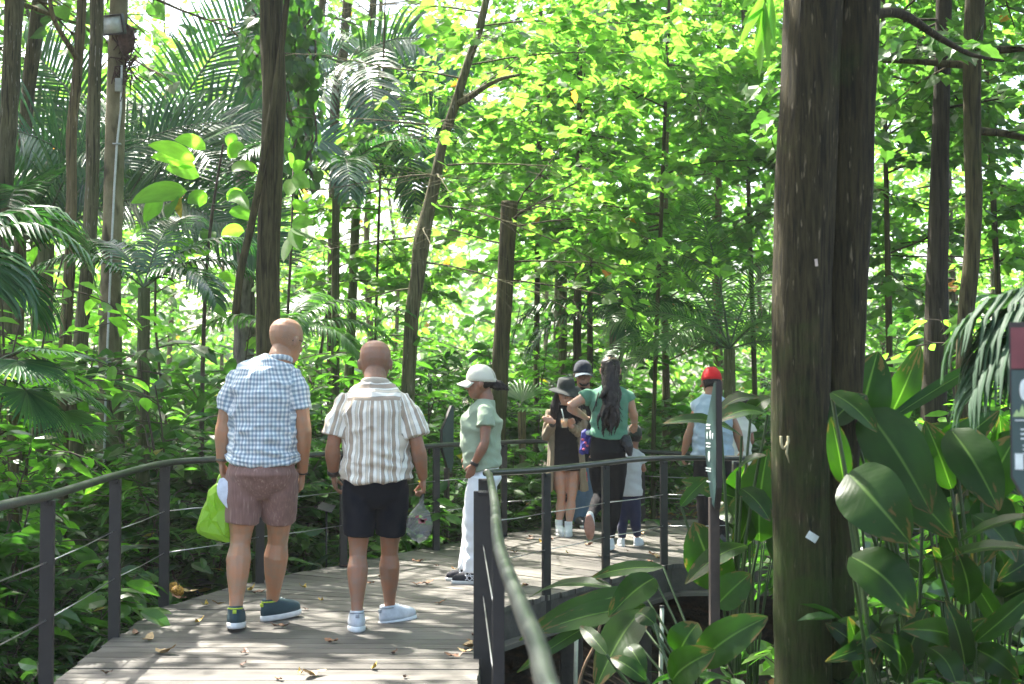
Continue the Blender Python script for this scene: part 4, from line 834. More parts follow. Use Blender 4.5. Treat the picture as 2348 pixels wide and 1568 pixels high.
def sapling_proto(H=2.4, mat='shrub_leaf', size=.16):
    root = empty('sapling', (0, 0, 0)); mb = MB(); st_ = limb((0, 0, -.05), rs.uniform(0, 6), 1.5, H, k=8, sag=0, wob=.05)
    lim = around(st_, None, (H * .25, H), (.4, 1.0), 14, (.0, .7)); mb.tube(st_, [.016 * (1 - .08 * i) for i in range(9)], 6, cap=False)
    D = spray_crown(lim, mb, size, spacing=.07, twig_gap=.16, twig_len=(.15, .4), r0=.007, flat=.5)
    mb.build('trunk', M['twig'], root); V, Fc, A = cloud(*D, T_OVAL); kid(root, link('crown', make_mesh('crown', V, Fc, [M[mat]], None, False, A), root)); return root
rs.seed(31)
KP = {'shrub': [shrub_proto(0), shrub_proto(1), shrub_proto(2, 1.3), shrub_proto(1, 1.7, 'dark_leaf'), shrub_proto(0, 1.2, 'dark_leaf')],
      'fern': [fern_proto(.8), fern_proto(.65, 'bright_leaf'), fern_proto(.9, 'dark_leaf')],
      'broad': [broad_proto(), broad_proto(12, .34, .14, .5, 'shrub_leaf'), broad_proto(9, .5, .22, .8, 'paddle_blue')],
      'strap': [strap_proto(), strap_proto(16, .9, .085, 'palm_light'), strap_proto(22, .6, .045, 'palm_leaf')],
      'sapling': [sapling_proto(), sapling_proto(2.9, 'bright_leaf'), sapling_proto(2.0, 'dark_leaf', .2)]}
INFO = {'shrub': ('leafy green shrub in the undergrowth around the boardwalk', 'shrub', 'shrubs of the undergrowth'), 'fern': ('feathery fern in the undergrowth around the boardwalk', 'fern', 'ferns of the undergrowth'),
        'broad': ('low plant with broad stalked leaves in the undergrowth', 'plant', 'broad leaved plants of the undergrowth'), 'strap': ('rosette of long arching strap leaves in the undergrowth', 'plant', 'strap leaved plants of the undergrowth'),
        'sapling': ('young thin stemmed sapling with fresh leaves in the undergrowth', 'sapling', 'saplings of the undergrowth')}
used = set(); placed_n = 0
def put(kind, v, x, y, s=1.0, z=None, label=None):
    p = KP[kind][v]; o = p if p.name not in used else copy_tree(p); used.add(p.name)
    o.location = (x, y, gzf(x, y) if z is None else z); o.rotation_euler = (rs.normal(0, .06), rs.normal(0, .06), rs.uniform(0, 6.28)); o.scale = (s, s, s)
    lb, ct, gr = INFO[kind]; tag(o, label or lb, ct, gr if not label else None)
    if label and 'group' in o: del o['group']
    return o
def leftedge(y): return float(np.interp(y, LY, LX)) if y < 14.6 else 99
def weighted(): 
    r = rs.uniform(); return 'shrub' if r < .38 else 'fern' if r < .52 else 'broad' if r < .72 else 'strap' if r < .84 else 'sapling'
cnt = 0
# band just behind the left railing
for i in range(150):
    y = rs.uniform(5.6, 15.5); le = leftedge(y) if y < 14.4 else 1.5
    x = le - .45 - abs(rs.normal(0, 1)) * (1.6 if y > 8 else .8)
    if abs((x / y) * F) > 1300: continue
    k = weighted(); d = le - x
    if k == 'sapling' and (d < .8): k = 'shrub'
    if y > 10 and k == 'sapling' and x > -1.0: k = 'shrub'
    s = rs.uniform(.6, .95) if d < 1.0 else rs.uniform(.8, 1.25)
    if x > -1.2: s *= .75
    put(k, rs.randint(len(KP[k])), x, y, s)
# beyond the far edge
for i in range(95):
    y = 15.5 + abs(rs.normal(0, 3.2)); x = rs.uniform(-.42, .42) * y
    if -2.2 < x < 4.6 and y < 16.6: s = rs.uniform(.5, .8)
    else: s = rs.uniform(.8, 1.35)
    k = weighted(); put(k, rs.randint(len(KP[k])), x, y, s)
for i in range(40):
    y = rs.uniform(19, 29); x = rs.uniform(-.42, .42) * y; put('shrub' if i % 2 else 'sapling', rs.randint(3), x, y, rs.uniform(1.2, 1.9))
# right foreground and under the boardwalk bend
for i in range(85):
    y = rs.uniform(6.6, 10.4); x = rs.uniform(.5, 4.3)
    if x < .9 + (y - 6.6) * .35: continue
    k = ['fern', 'broad', 'shrub', 'strap', 'fern'][i % 5]; 
    px = 1173 + x * F / y; s = rs.uniform(.45, .75) if px < 1850 else rs.uniform(.6, 1.0)
    put(k, rs.randint(len(KP[k])), x, y, s)
for i in range(26):
    y = rs.uniform(11.8, 14.5) if i % 2 else rs.uniform(9.5, 10.6); x = rs.uniform(4.0, 5.6) if i % 2 else rs.uniform(2.6, 4.4); k = ['shrub', 'broad', 'sapling', 'fern'][i % 4]; put(k, rs.randint(3), x, y, rs.uniform(.8, 1.2))
for (px, Y, k, v, s_) in [(1965, 6.5, 'shrub', 3, .8), (2040, 6.3, 'shrub', 4, .95), (2110, 6.2, 'fern', 2, 1.3), (2170, 6.3, 'shrub', 3, .85), (2240, 6.1, 'shrub', 4, .95), (2310, 6.2, 'shrub', 3, .8), (2080, 6.8, 'shrub', 4, 1.1), (2200, 6.8, 'shrub', 3, .9), (2290, 6.7, 'shrub', 4, 1.1), (1740, 7.0, 'fern', 2, 1.2), (1660, 7.2, 'fern', 0, 1.1), (1560, 7.4, 'fern', 2, 1.0)]: put(k, v, (px - 1173) / F * Y, Y, s_)
# strap leaves and shining broad leaves by the bend behind the cream cap woman
for (px, Y, v, s, lb) in [(1040, 14.0, 1, 1.0, 'large shiny strap leaf plant between the striped shirt man and the capped woman'), (990, 13.2, 1, .8, 'pale strap leaf plant against the middle railing posts'), (1200, 15.1, 1, .9, 'strap leaf plant right of the capped woman behind the rail'), (1250, 15.4, 0, .8, 'small strap leaf plant behind the woman in the black hat'), (930, 12.7, 0, .8, 'strap leaf plant behind the right leg of the striped shirt man')]:
    x = (px - 1173) / F * Y; put('strap', v, x, Y, s, label=lb)
for (px, Y, v, s, lb) in [(690, 11.6, 2, .8, 'grey green broad leaf plant seen between the two walking men'), (560, 10.9, 0, .8, 'broad leaf plant behind the legs of the man in check'), (960, 13.4, 2, .9, 'broad leaf plant with round blue green leaves beside the middle post')]:
    x = (px - 1173) / F * Y; put('broad', v, x, Y, s, label=lb)
# sunlit large-leaf sapling at the left
c = P(465, 840, 12.0); root = empty('sapling', (c.x, c.y, gzf(c.x, c.y)), 'sunlit sapling with big pale leaves and one yellow leaf left of the dark smooth trunk', 'sapling'); o = Vector(root.location)
mb = MB(); stp = catmull([P(462, 1000, 12), P(465, 830, 12), P(472, 640, 12), P(485, 500, 12), P(500, 400, 12), P(512, 330, 12)], 5); stp = [Vector((stp[0].x, stp[0].y, o.z))] + stp
mb.tube([q - o for q in stp], [.022 * (1 - .022 * i) for i in range(len(stp))], 7); mb.build('trunk', M['twig'], root)
mb = MB()
for (px0, py0, px1, py1, W_) in [(505, 395, 340, 322, .16), (505, 400, 345, 350, .15), (508, 360, 400, 310, .13), (500, 420, 380, 378, .17), (495, 430, 300, 455, .19), (400, 435, 330, 500, .17), (410, 440, 385, 492, .15), (500, 400, 590, 380, .16), (505, 380, 560, 330, .14), (498, 440, 570, 470, .15), (490, 480, 590, 500, .12), (510, 350, 545, 310, .12), (495, 470, 430, 455, .16),
                                  (478, 590, 330, 530, .15), (480, 590, 390, 560, .17), (480, 580, 475, 520, .15), (482, 570, 560, 520, .16), (480, 600, 455, 560, .17), (476, 640, 545, 640, .1), (478, 620, 410, 620, .12), (470, 700, 520, 720, .1), (500, 470, 560, 440, .12)]:
    A_ = P(px0, py0, 12) - o; B_ = P(px1, py1, 12 + rs.uniform(-.4, .3)) - o; b0 = A_.lerp(B_, .35)
    mb.tube([A_, b0], .004, 5, mi=1); k = 8; ax = B_ - b0; pts = [b0 + ax * (i / k) + Vector((0, 0, .03 * math.sin(math.pi * i / k) - .04 * (i / k) ** 2)) for i in range(k + 1)]
    W_ *= .95; strip(mb, pts, [max(.003, W_ / 2 * math.sin(math.pi * min(1, (i / k) ** .8)) ** .7) for i in range(k + 1)], Vector((rs.normal(0, .35), -1, rs.normal(.0, .25))), 0, fold=.15, nseg=2, seed=float(rs.uniform(0, 50)))
mb.build('foliage', [M['bright_leaf'], M['stem_green']], root)
mb = MB(); A_ = P(395, 425, 11.9) - o; mb2 = [A_ + (P(415, 500, 11.9) - P(395, 425, 11.9)) * (i / 6) for i in range(7)]; strip(mb, mb2, [.008, .035, .045, .042, .035, .022, .004], Vector((0, -1, .3)), 0, nseg=2, wav=.3); tag(mb.build('leaf', simple('yellow_leaf', (.55, .36, .02), .5, var=.4), root), 'yellow leaf with brown spots')
for (px0, py0, px1, py1, lb) in [(655, 480, 720, 540, 'a'), (650, 410, 705, 385, 'a')]: pass
c = P(650, 1000, 12.4); root = empty('sapling', (c.x, c.y, gzf(c.x, c.y)), 'sapling with bright drooping leaves just right of the dark smooth trunk', 'sapling'); o = Vector(root.location)
mb = MB(); mb.tube([Vector((0, 0, 0)), P(655, 800, 12.4) - o, P(668, 560, 12.4) - o, P(672, 380, 12.4) - o], [.016, .014, .012, .006], 6); mb.build('trunk', M['twig'], root); mb = MB()
for (px0, py0, px1, py1, W_) in [(670, 520, 722, 545, .15), (670, 520, 690, 575, .14), (668, 540, 650, 600, .12), (672, 400, 710, 430, .16), (670, 410, 660, 450, .13), (671, 390, 700, 372, .12), (668, 510, 718, 512, .13), (672, 380, 660, 352, .12), (669, 470, 706, 470, .11)]:
    A_ = P(px0, py0, 12.4) - o; B_ = P(px1, py1, 12.2) - o; k = 7; ax = B_ - A_; pts = [A_ + ax * (i / k) for i in range(k + 1)]
    strip(mb, pts, [max(.003, W_ / 2 * math.sin(math.pi * min(1, (i / k) ** .8)) ** .7) for i in range(k + 1)], Vector((rs.normal(0, .35), -1, rs.normal(.0, .25))), 0, fold=.15, nseg=2, seed=float(rs.uniform(0, 50)))
mb.build('foliage', [M['bright_leaf'], M['stem_green']], root)
# near overhanging branch tip at the top, left of the big trunk
c = P(1760, -60, 5.6); root = empty('hanging_branch', c, 'leafy branch tip with long pointed leaves hanging left of the big trunk top', 'branch'); mb = MB()
mb.tube([Vector((.35, .1, .25)), Vector((0, 0, 0)), P(1745, 20, 5.6) - Vector(c)], [.02, .012, .005], 6, mi=1)
for (px0, py0, px1, py1) in [(1750, -10, 1740, 180), (1748, 0, 1762, 150), (1755, -20, 1690, 110), (1750, 10, 1700, 60), (1760, -40, 1775, 110), (1745, -30, 1700, 20), (1756, 10, 1730, 120)]:
    A_ = P(px0, py0, 5.6) - c; B_ = P(px1, py1, 5.5) - c; ax = B_ - A_; pts = [A_ + ax * (i / 7) for i in range(8)]; strip(mb, pts, [.003, .014, .02, .022, .02, .015, .009, .002], Vector((rs.normal(0, .6), -1, .2)), 0, fold=.2, nseg=2, seed=float(rs.uniform(0, 50)))
mb.build('foliage', [M['bright_leaf'], M['twig']], root)
# ground cover and litter
n = 26000; X = rs.uniform(-11, 11, n); Y = rs.uniform(5, 27, n); X = X * (.35 + Y / 27)
le = np.interp(Y, LY, LX); re = np.interp(Y, [p[1] for p in DR[:11]], [p[0] for p in DR[:11]])
on = (X > le - .12) & (X < re + .1) & (Y < 11.2) | (Y >= 11.2) & (Y < 15.1) & (X > np.interp(Y, LY, LX) - .12)
X, Y = X[~on], Y[~on]; Z = gz(X, Y) + rs.uniform(.02, .3, len(X)) ** 1.4; cl = np.sin(X * 2.3 + np.sin(Y * 1.9) * 2) * np.sin(Y * 2.1) + rs.normal(0, .4, len(X)) > -.35; X, Y, Z = X[cl], Y[cl], Z[cl]
tag(link('ground_cover', cloudmesh('ground_cover', np.stack([X, Y, Z], -1), u3(len(X)) * (1, 1, .25) + (0, 0, .25), u3(len(X)) * .35 + (0, 0, 1), rs.uniform(.05, .13, len(X)), T_OVAL, M['shrub_leaf'])), 'low green leaves carpeting the soil beside the boardwalk', 'ground cover', kind='stuff')
n = 9000; X = rs.uniform(-9, 9, n); Y = rs.uniform(5, 24, n); le = np.interp(Y, LY, LX); re = np.interp(Y, [p[1] for p in DR[:11]], [p[0] for p in DR[:11]])
on = (X > le - .12) & (X < re + .1) & (Y < 11.2) | (Y >= 11.2) & (Y < 15.1) & (X > np.interp(Y, LY, LX) - .12); X, Y = X[~on], Y[~on]
tag(link('leaf_litter', cloudmesh('leaf_litter', np.stack([X, Y, gz(X, Y) + .02], -1), u3(len(X)) * (1, 1, .1), u3(len(X)) * .25 + (0, 0, 1), rs.uniform(.06, .14, len(X)), T_OVAL, M['fallen'])), 'brown dead leaves scattered over the forest soil', 'leaf litter', kind='stuff')
# ---------------------------------------------------------------- people
def fuse(mb, name, mat, parent, voxel=.007, smooth=3, fold=None, pat=None, cut=None):
    me = mb.mesh('tmp_' + name, [mat]); ob = bpy.data.objects.new('tmp', me); C.collection.objects.link(ob)
    r = ob.modifiers.new('r', 'REMESH'); r.mode = 'VOXEL'; r.voxel_size = voxel; r.use_smooth_shade = True
    if smooth: s_ = ob.modifiers.new('s', 'SMOOTH'); s_.factor = .5; s_.iterations = smooth
    dg = bpy.context.evaluated_depsgraph_get(); m2 = bpy.data.meshes.new_from_object(ob.evaluated_get(dg)); bpy.data.objects.remove(ob); bpy.data.meshes.remove(me)
    m2.name = name; n = len(m2.vertices); co = np.empty(n * 3, np.float32); m2.vertices.foreach_get('co', co); co = co.reshape(-1, 3)
    if pat is not None:
        a = m2.attributes.new('pat', 'FLOAT_VECTOR', 'POINT'); a.data.foreach_set('vector', np.asarray(pat(co), np.float32).ravel())
    if fold:
        no = np.empty(n * 3, np.float32); m2.vertices.foreach_get('normal', no); no = no.reshape(-1, 3)
        d = np.array([fold(Vector(c)) for c in co]); co = co + no * d[:, None]; m2.vertices.foreach_set('co', co.astype(np.float32).ravel())
    if cut is not None: cut(m2)
    m2.materials.clear(); m2.materials.append(mat); m2.polygons.foreach_set('use_smooth', np.ones(len(m2.polygons), bool)); m2.update()
    o = link(name, m2, parent); kid(parent, o); return o
def sub(mb_, src, mat4):
    "append src shapes transformed by a 4x4"
    for V, A in zip(src.V, src.A): pass
    Vall = np.concatenate(src.V); Aall = np.concatenate(src.A); M3 = np.array(mat4.to_3x3()); t = np.array(mat4.translation)
    mb_.V.append(Vall @ M3.T + t); mb_.A.append(Aall)
    for f, m_ in zip(src.Fc, src.M): mb_.Fc.append(tuple(i + mb_.n for i in f)); mb_.M.append(m_)
    mb_.n += len(Vall)
def head_mb(s=1.0, nose=1.0, female=False):
    mb = MB()
    rings = [(-.004, .020, .058, .03), (.0, .030, .078, .025), (.018, .044, .089, .0), (.045, .057, .091, -.04), (.075, .066, .090, -.072), (.108, .072, .086, -.09), (.14, .0755, .088, -.099), (.17, .074, .082, -.098), (.198, .063, .066, -.083), (.216, .045, .042, -.06), (.227, .022, .015, -.03), (.229, .005, -.004, -.012)]
    pts = [(0, (f + b_) / 2, z) for z, w_, f, b_ in rings]
    vs = []; n = 20
    for z, w_, f, b_ in rings:
        for j in range(n):
            a = 2 * math.pi * j / n; c, sn = math.cos(a), math.sin(a)
            sx = abs(c) ** .85 * (1 if c > 0 else -1); sy = abs(sn) ** .9 * (1 if sn > 0 else -1)
            vs.append((w_ * sx, (f + b_) / 2 + (f - b_) / 2 * sy, z))
    k = len(rings); fs = [(i * n + j, i * n + (j + 1) % n, (i + 1) * n + (j + 1) % n, (i + 1) * n + j) for i in range(k - 1) for j in range(n)]
    fs += [tuple(range(n))[::-1], tuple((k - 1) * n + j for j in range(n))]; mb.add(vs, fs)
    mb.tube([(0, .082, .122), (0, .094, .100), (0, .107 + .004 * nose, .078), (0, .086, .068)], [(.008, .008), (.010, .011), (.0145, .013), (.008, .008)], 8, up=(1, 0, 0))   # nose
    for sx in (-1, 1):
        mb.tube([(sx * .045, .072, .128), (sx * .028, .085, .131), (sx * .012, .088, .127)], [.006, .0075, .006], 6)   # brow
        mb.sphere((sx * .0745, -.004, .098), (.009, .019, .031), n=10, m=8, rot=Matrix.Rotation(-.25 * sx, 3, 'Z'))      # ears
        mb.sphere((sx * .080, -.012, .104), (.006, .014, .022), n=8, m=6)
        mb.sphere((sx * .04, .066, .075), (.018, .02, .02), n=8, m=6)
    mb.tube([(-.024, .083, .046), (0, .0945, .047), (.024, .083, .046)], [(.004, .005)] * 3, 6)
    mb.tube([(-.020, .083, .038), (0, .0935, .037), (.020, .083, .038)], [(.004, .006)] * 3, 6)
    sub_ = MB(); sub(sub_, mb, Matrix.Diagonal((1.12 * s, s, s, 1))); return sub_
def hand_mb(mb, wr, d, pn, th, curl=.5, s=1.0, spread=.05, grip=None):
    "wr wrist, d pointing, pn palm normal (towards palm side), th thumb side"
    d = Vector(d).normalized(); pn = Vector(pn); pn = (pn - d * pn.dot(d)).normalized(); sd = Vector(th); sd = (sd - d * sd.dot(d) - pn * sd.dot(pn)).normalized(); wr = Vector(wr)
    mb.tube([wr - d * .03 * s, wr + d * .005, wr + d * .03 * s, wr + d * .065 * s, wr + d * .092 * s], [(.025 * s, .019 * s), (.026 * s, .017 * s), (.037 * s, .017 * s), (.043 * s, .016 * s), (.038 * s, .011 * s)], 12, up=sd)
    mb.sphere(wr + d * .035 * s + sd * .02 * s + pn * .012 * s, .017 * s, n=8, m=6)
    for i, (off, ln) in enumerate([(.030, .074), (.0105, .083), (-.0095, .077), (-.028, .062)]):
        p = wr + d * (.083 - .006 * abs(i - 1)) * s + sd * off * s; dd = (d + sd * (off * spread * 12)).normalized(); c = curl * (1 + .12 * i); pts = [p - dd * .012, p]
        for seg, f in enumerate((.46, .30, .24)):
            q = Quaternion(sd.cross(Vector((0, 0, 0))) if False else d.cross(pn).normalized(), c * (.75 + .35 * seg)); dd = q @ dd; p = p + dd * ln * f * s; pts.append(p.copy())
        mb.tube(pts, [.0095 * s, .0098 * s, .0088 * s, .0078 * s, .0062 * s], 8)
    tb = wr + d * .022 * s + sd * .026 * s + pn * .004; t1 = tb + (sd * .6 + d * .7 + pn * .35).normalized() * .036 * s; t2 = t1 + (sd * .15 + d * .9 + pn * (.4 + .5 * curl)).normalized() * .032 * s; t3 = t2 + (d * .9 - sd * .15 + pn * (.45 + .6 * curl)).normalized() * .024 * s
    mb.tube([tb - d * .01, tb, t1, t2, t3], [.013 * s, .0145 * s, .0118 * s, .0102 * s, .0075 * s], 8)
def bonepts(a, b_, fr): return [a.lerp(b_, f) for f in fr]
class Person:
    def __init__(s, loc, rz, label, H=1.75, group=None, wide=1.0, female=False, voxel=.006, k=None):
        s.root = empty('person', loc, label, 'person', group, rz); s.o = Vector(loc); s.rz = rz; s.H = H; k = s.k = k or H / 1.75; s.wd = wide; s.vox = voxel; s.female = female
        s.Ri = Matrix.Rotation(-rz, 3, 'Z')
        sh, hp_ = (.175 if female else .195) * k * wide, .09 * k
        s.J = dict(pel=Vector((0, 0, .93 * k)), waist=Vector((0, .0, 1.08 * k)), chest=Vector((0, -.005, 1.28 * k)), neck=Vector((0, -.015, 1.47 * k)), head=Vector((0, .005, 1.515 * k)),
                   shL=Vector((-sh, -.01, 1.405 * k)), shR=Vector((sh, -.01, 1.405 * k)), elL=Vector((-sh - .05, -.02, 1.10 * k)), elR=Vector((sh + .05, -.02, 1.10 * k)), wrL=Vector((-sh - .06, .05, .86 * k)), wrR=Vector((sh + .06, .05, .86 * k)),
                   hpL=Vector((-hp_, 0, .90 * k)), hpR=Vector((hp_, 0, .90 * k)), knL=Vector((-hp_, .01, .49 * k)), knR=Vector((hp_, .01, .49 * k)), anL=Vector((-hp_, -.02, .085 * k)), anR=Vector((hp_, -.02, .085 * k)))
        s.head_rot = Matrix.Identity(3); s.yaw = 0.0
    def w(s, px, py, dY=0.0):
        return s.Ri @ (P(px, py, s.o.y + dY) - s.o)
    def set(s, **kw):
        for k_, v in kw.items(): s.J[k_] = s.w(*v) if isinstance(v, tuple) else Vector(v)
    def headmat(s, hs=None):
        hs = hs or s.hs; return Matrix.Translation(s.J['head']) @ s.head_rot.to_4x4() @ Matrix.Scale(hs, 4)
    def body(s, skin, hs=1.0, hands=None, arm=1.0, leg=1.0, thin=1.0):
        J, k = s.J, s.k; mb = MB(); s.hs = hs; wd = s.wd
        fr = [J['pel'] + Vector((0, 0, -.06 * k)), J['pel'] + Vector((0, 0, .02 * k)), J['waist'], J['chest'], J['chest'].lerp(J['neck'], .55), J['neck'] + Vector((0, 0, -.01))]
        f = k * wd * .92 * thin
        mb.tube(fr, [(.13 * f, .095 * f), (.155 * f, .105 * f), (.135 * f, .095 * f), (.155 * f, .11 * f), (.145 * f, .09 * f), (.065 * f, .06 * f)], 16, up=(1, 0, 0))
        mb.tube([J['neck'] + Vector((0, 0, -.05)), J['neck'] + Vector((0, 0, .02)), J['head'] + s.head_rot @ Vector((0, -.02, .05))], [(.07 * hs, .064 * hs), (.059 * hs * (.85 if s.female else 1.05), .06 * hs), (.056 * hs * (.85 if s.female else 1.05), .058 * hs)], 14, up=(1, 0, 0))
        sub(mb, head_mb(female=s.female), s.headmat())
        for sd in 'LR':
            sh, el, wr = J['sh' + sd], J['el' + sd], J['wr' + sd]; a = k * arm
            mb.tube([J['chest'].lerp(sh, .6) + Vector((0, 0, .0 * k))] + bonepts(sh, el, (0, .3, .65, .95)) + bonepts(el, wr, (.12, .32, .65, .98)), [.03 * a, .036 * a, .049 * a, .043 * a, .037 * a, .041 * a, .042 * a, .033 * a, .025 * a], 12)
            h_, kn, an = J['hp' + sd], J['kn' + sd], J['an' + sd]; l = k * leg
            pts = [h_ + Vector((0, 0, .04)), h_ + (kn - h_) * .3, h_ + (kn - h_) * .7, kn + (h_ - kn) * .08, kn + (an - kn) * .1]; ax = (an - kn).normalized(); back = Vector((0, -1, 0)); back = (back - ax * back.dot(ax)).normalized()
            mb.tube(pts + [kn + (an - kn) * .28 + back * .014 * l, kn + (an - kn) * .5 + back * .01 * l, kn + (an - kn) * .78, an, an + ax * .03 * k], [.088 * l, .084 * l, .071 * l, .057 * l, .0515 * l, .0635 * l, .056 * l, .038 * l, .031 * l, .033 * l], 12)
            if hands and sd in hands: hd = hands[sd]; hand_mb(mb, wr, hd['d'], hd['pn'], hd['th'], hd.get('curl', .5), (.95 if not s.female else .86) * (k if k < .8 else max(k, .9)))
        s.body_ob = fuse(mb, 'body', skin, s.root, s.vox, 3)
        # eyes
        for sx in (-1, 1):
            e = MB(); hm = s.headmat(); e.sphere(hm @ Vector((sx * .032, .0805, .112)), .0095 * hs, 0, 8, 6); c = hm @ Vector((sx * .032, .0885, .112)); e.sphere(c, .0055 * hs, 1, 8, 6); e.build('eye', [M['eye_white'], M['eye_dark']], s.root)
    def shirt(s, mat, hem, sleeve=.6, loose=.022, sl_loose=.022, flare=.0, vneck=0, short_front=0, hemtilt=0.0, fold=.006, name='shirt', pat=True, chestd=1.0, belly=0.0, sleeves=True, curve=.02, up=.0, bust=0.0):
        J, k = s.J, s.k; mb = MB(); wd = s.wd; L_ = loose; f = k * wd
        z0 = hem; pel = J['pel'].copy(); base = Vector((pel.x, pel.y, z0)) if z0 < J['waist'].z else J['pel'].lerp(J['waist'], (z0 - pel.z) / (J['waist'].z - pel.z))
        m1 = base.lerp(J['waist'], .5); n_ = J['neck']
        fr = [base, m1, J['waist'], J['waist'].lerp(J['chest'], .5), J['chest'], J['chest'].lerp(n_, .45), J['chest'].lerp(n_, .78) , n_ + Vector((0, 0, .005 * k + up))]
        rw = [(.163 * f + L_ + flare, .118 * f + L_ + flare * .6), (.158 * f + L_ + flare * .5, .115 * f + L_ + belly * .6), (.147 * f + L_, .108 * f + L_ + belly), (.155 * f + L_ * .8, .112 * f + L_ * .8 + belly * .6 + bust * .5), (.168 * f + L_ * .5, .122 * f * chestd + L_ * .6 + bust), (.172 * f, .105 * f * chestd + L_ * .3), (.125 * f, .08 * f), (.062 * f + .012, .062 * f + .012)]
        if bust or belly:
            for i in range(1, 6): fr[i] = fr[i] + Vector((0, (belly if i < 4 else 0) * .7 + (bust if i > 2 else 0) * .7, 0))
        mb.tube(fr, rw, 24, up=(1, 0, 0))
        mats_ = []
        for sd in 'LR':
            sh, el = J['sh' + sd], J['el' + sd]; e = sh.lerp(el, sleeve); inn = J['chest'].lerp(sh, .45) + Vector((0, 0, .05 * k))
            nb = n_ + Vector((0, 0, -.045 * k)); mb.tube([nb, nb.lerp(sh, .5) + Vector((0, 0, .0)), sh + Vector((0, 0, -.012))], [(.06 * k, .058 * k), (.052 * k, .064 * k), (.045 * k, .060 * k)], 14, up=(0, 0, 1))
            inn = J['chest'].lerp(sh, .5)
            if sleeves: mb.tube([inn, sh + Vector((0, 0, -.012)), sh.lerp(el, sleeve * .35), sh.lerp(el, sleeve * .7), e], [.045 * k, .052 * k + sl_loose * .2, .059 * k + sl_loose * .55, .058 * k + sl_loose * .85, .058 * k + sl_loose * 1.05], 16)
        cx = {}
        def patf(co):
            x, y, z = co[:, 0], co[:, 1], co[:, 2]; u = np.arctan2(x - J['pel'].x, -(y)) * .165 * f; v = z.copy(); t_ = np.zeros(len(co))
            for sd, sg in (('L', -1), ('R', 1)):
                sh, el = np.array(J['sh' + sd]), np.array(J['el' + sd]); ax = (el - sh) / np.linalg.norm(el - sh); rel = co - sh; a = rel @ ax; rad = rel - a[:, None] * ax
                e1 = np.cross(ax, (0, 1, 0)); e1 /= np.linalg.norm(e1); e2 = np.cross(ax, e1); isl = ((x - sh[0]) * sg > -.012 * k) & (a > -.06)
                an = np.arctan2(rad @ e2, rad @ e1) * .075; u = np.where(isl, an, u); v = np.where(isl, -a, v); t_ = np.where(isl, 1., t_)
            return np.stack([u, v, t_], -1)
        ht = hemtilt
        def fl(c):
            wv = mnoise.noise(Vector((c.x * 5, c.y * 5, c.z * 11 + c.x * 9))) * fold * 1.1 + mnoise.noise(Vector((c.x * 14 + c.z * 6, c.y * 12, c.z * 24 - c.x * 14))) * fold * .55
            low = max(0, 1 - abs(c.z - (hem + .12)) / .22); wv += low * fold * 1.3 * math.sin(c.z * 85 + c.x * 26 + 2.5 * mnoise.noise(c * 6)) * (.5 + mnoise.noise(Vector((c.x * 7, c.y * 7, 3))))
            rg = 1 - abs(mnoise.noise(Vector((c.x * 6 + c.z * 4.5, c.y * 6, c.z * 5 - c.x * 3)))) * 2.2
            sw = math.sin((c.z * 1.0 + .55 * c.x * (1 if c.x > 0 else -1)) * 38 + 3.5 * mnoise.noise(Vector((c.x * 3, c.y * 3, c.z * 4)))) * max(0, mnoise.noise(Vector((c.x * 4 + 7, c.y * 4, c.z * 5))) + .1)
            return wv + fold * 1.0 * max(0, rg) ** 3 + fold * 1.5 * sw
        def cutf(m2):
            for v in m2.vertices:
                if v.co.z < hem + .11 and not (sleeves and abs(v.co.x) > .19 * f + L_ + .03):
                    t = min(1.2, (hem + .11 - v.co.z) / .11); v.co.z += t * (curve * (abs(v.co.x) / (.16 * f)) ** 2 + ht * v.co.x / .16) - t * 0.0
        return fuse(mb, name, mat, s.root, .0075, 2, fl, patf if pat else None, cutf)
    def pants(s, mat, end=.62, loose=.018, ankle=None, name='shorts', top=None, fold=.005, seat=.0, legr=1.0, endw=1.0):
        J, k = s.J, s.k; mb = MB(); f = k * s.wd; p = J['pel']; tp_ = top or p.z + .14 * k
        mb.tube([Vector((p.x, p.y, J['hpL'].z - .115 * k)), Vector((p.x, p.y - seat * .3, J['hpL'].z - .05 * k)), Vector((p.x, p.y - seat * .6, p.z - .0 * k)), Vector((p.x, p.y - seat * .3, p.z + .04 * k)), Vector((p.x, p.y, tp_))], [(.05 * f, .06 * f), (.145 * f, .086 * f + loose * .3 + seat * .3), (.166 * f + loose * .4, .112 * f + loose * .5 + seat), (.158 * f + loose * .3, .108 * f + loose * .3 + seat * .5), (.142 * f, .10 * f)], 22, up=(1, 0, 0))
        for sd in 'LR':
            h_, kn, an = J['hp' + sd], J['kn' + sd], J['an' + sd]; l = k * legr
            if end <= 1:
                e = h_.lerp(kn, end); mb.tube([h_ + Vector((0, 0, .03)), h_.lerp(kn, .22), h_.lerp(kn, end * .65), e], [.099 * l + loose * .4, .097 * l + loose * .6, .086 * l + loose * .9, (.082 * l + loose * 1.0) * endw], 16)
            else:
                e = kn.lerp(an, end - 1); ra = ankle or .05
                ax = (an - kn).normalized(); bk = Vector((0, -1, 0)); bk = (bk - ax * bk.dot(ax)).normalized() * .013 * l
                mb.tube([h_ + Vector((0, 0, .03)), h_.lerp(kn, .3), h_.lerp(kn, .72), kn, kn.lerp(e, .28) + bk, kn.lerp(e, .52) + bk * .7, kn.lerp(e, .8), e], [.094 * l + loose * .6, .090 * l + loose * .9, .075 * l + loose, .063 * l + loose, max(.067 * l, .062 * l + loose), max(.061 * l, .055 * l + loose) * .5 + .5 * max(.061 * l, ra), ra, ra], 16)
        def fl(c): return fold * (mnoise.noise(Vector((c.x * 9, c.y * 9, c.z * 16))) + .6 * math.sin(c.z * 60 + c.x * 40) * mnoise.noise(c * 7)) 
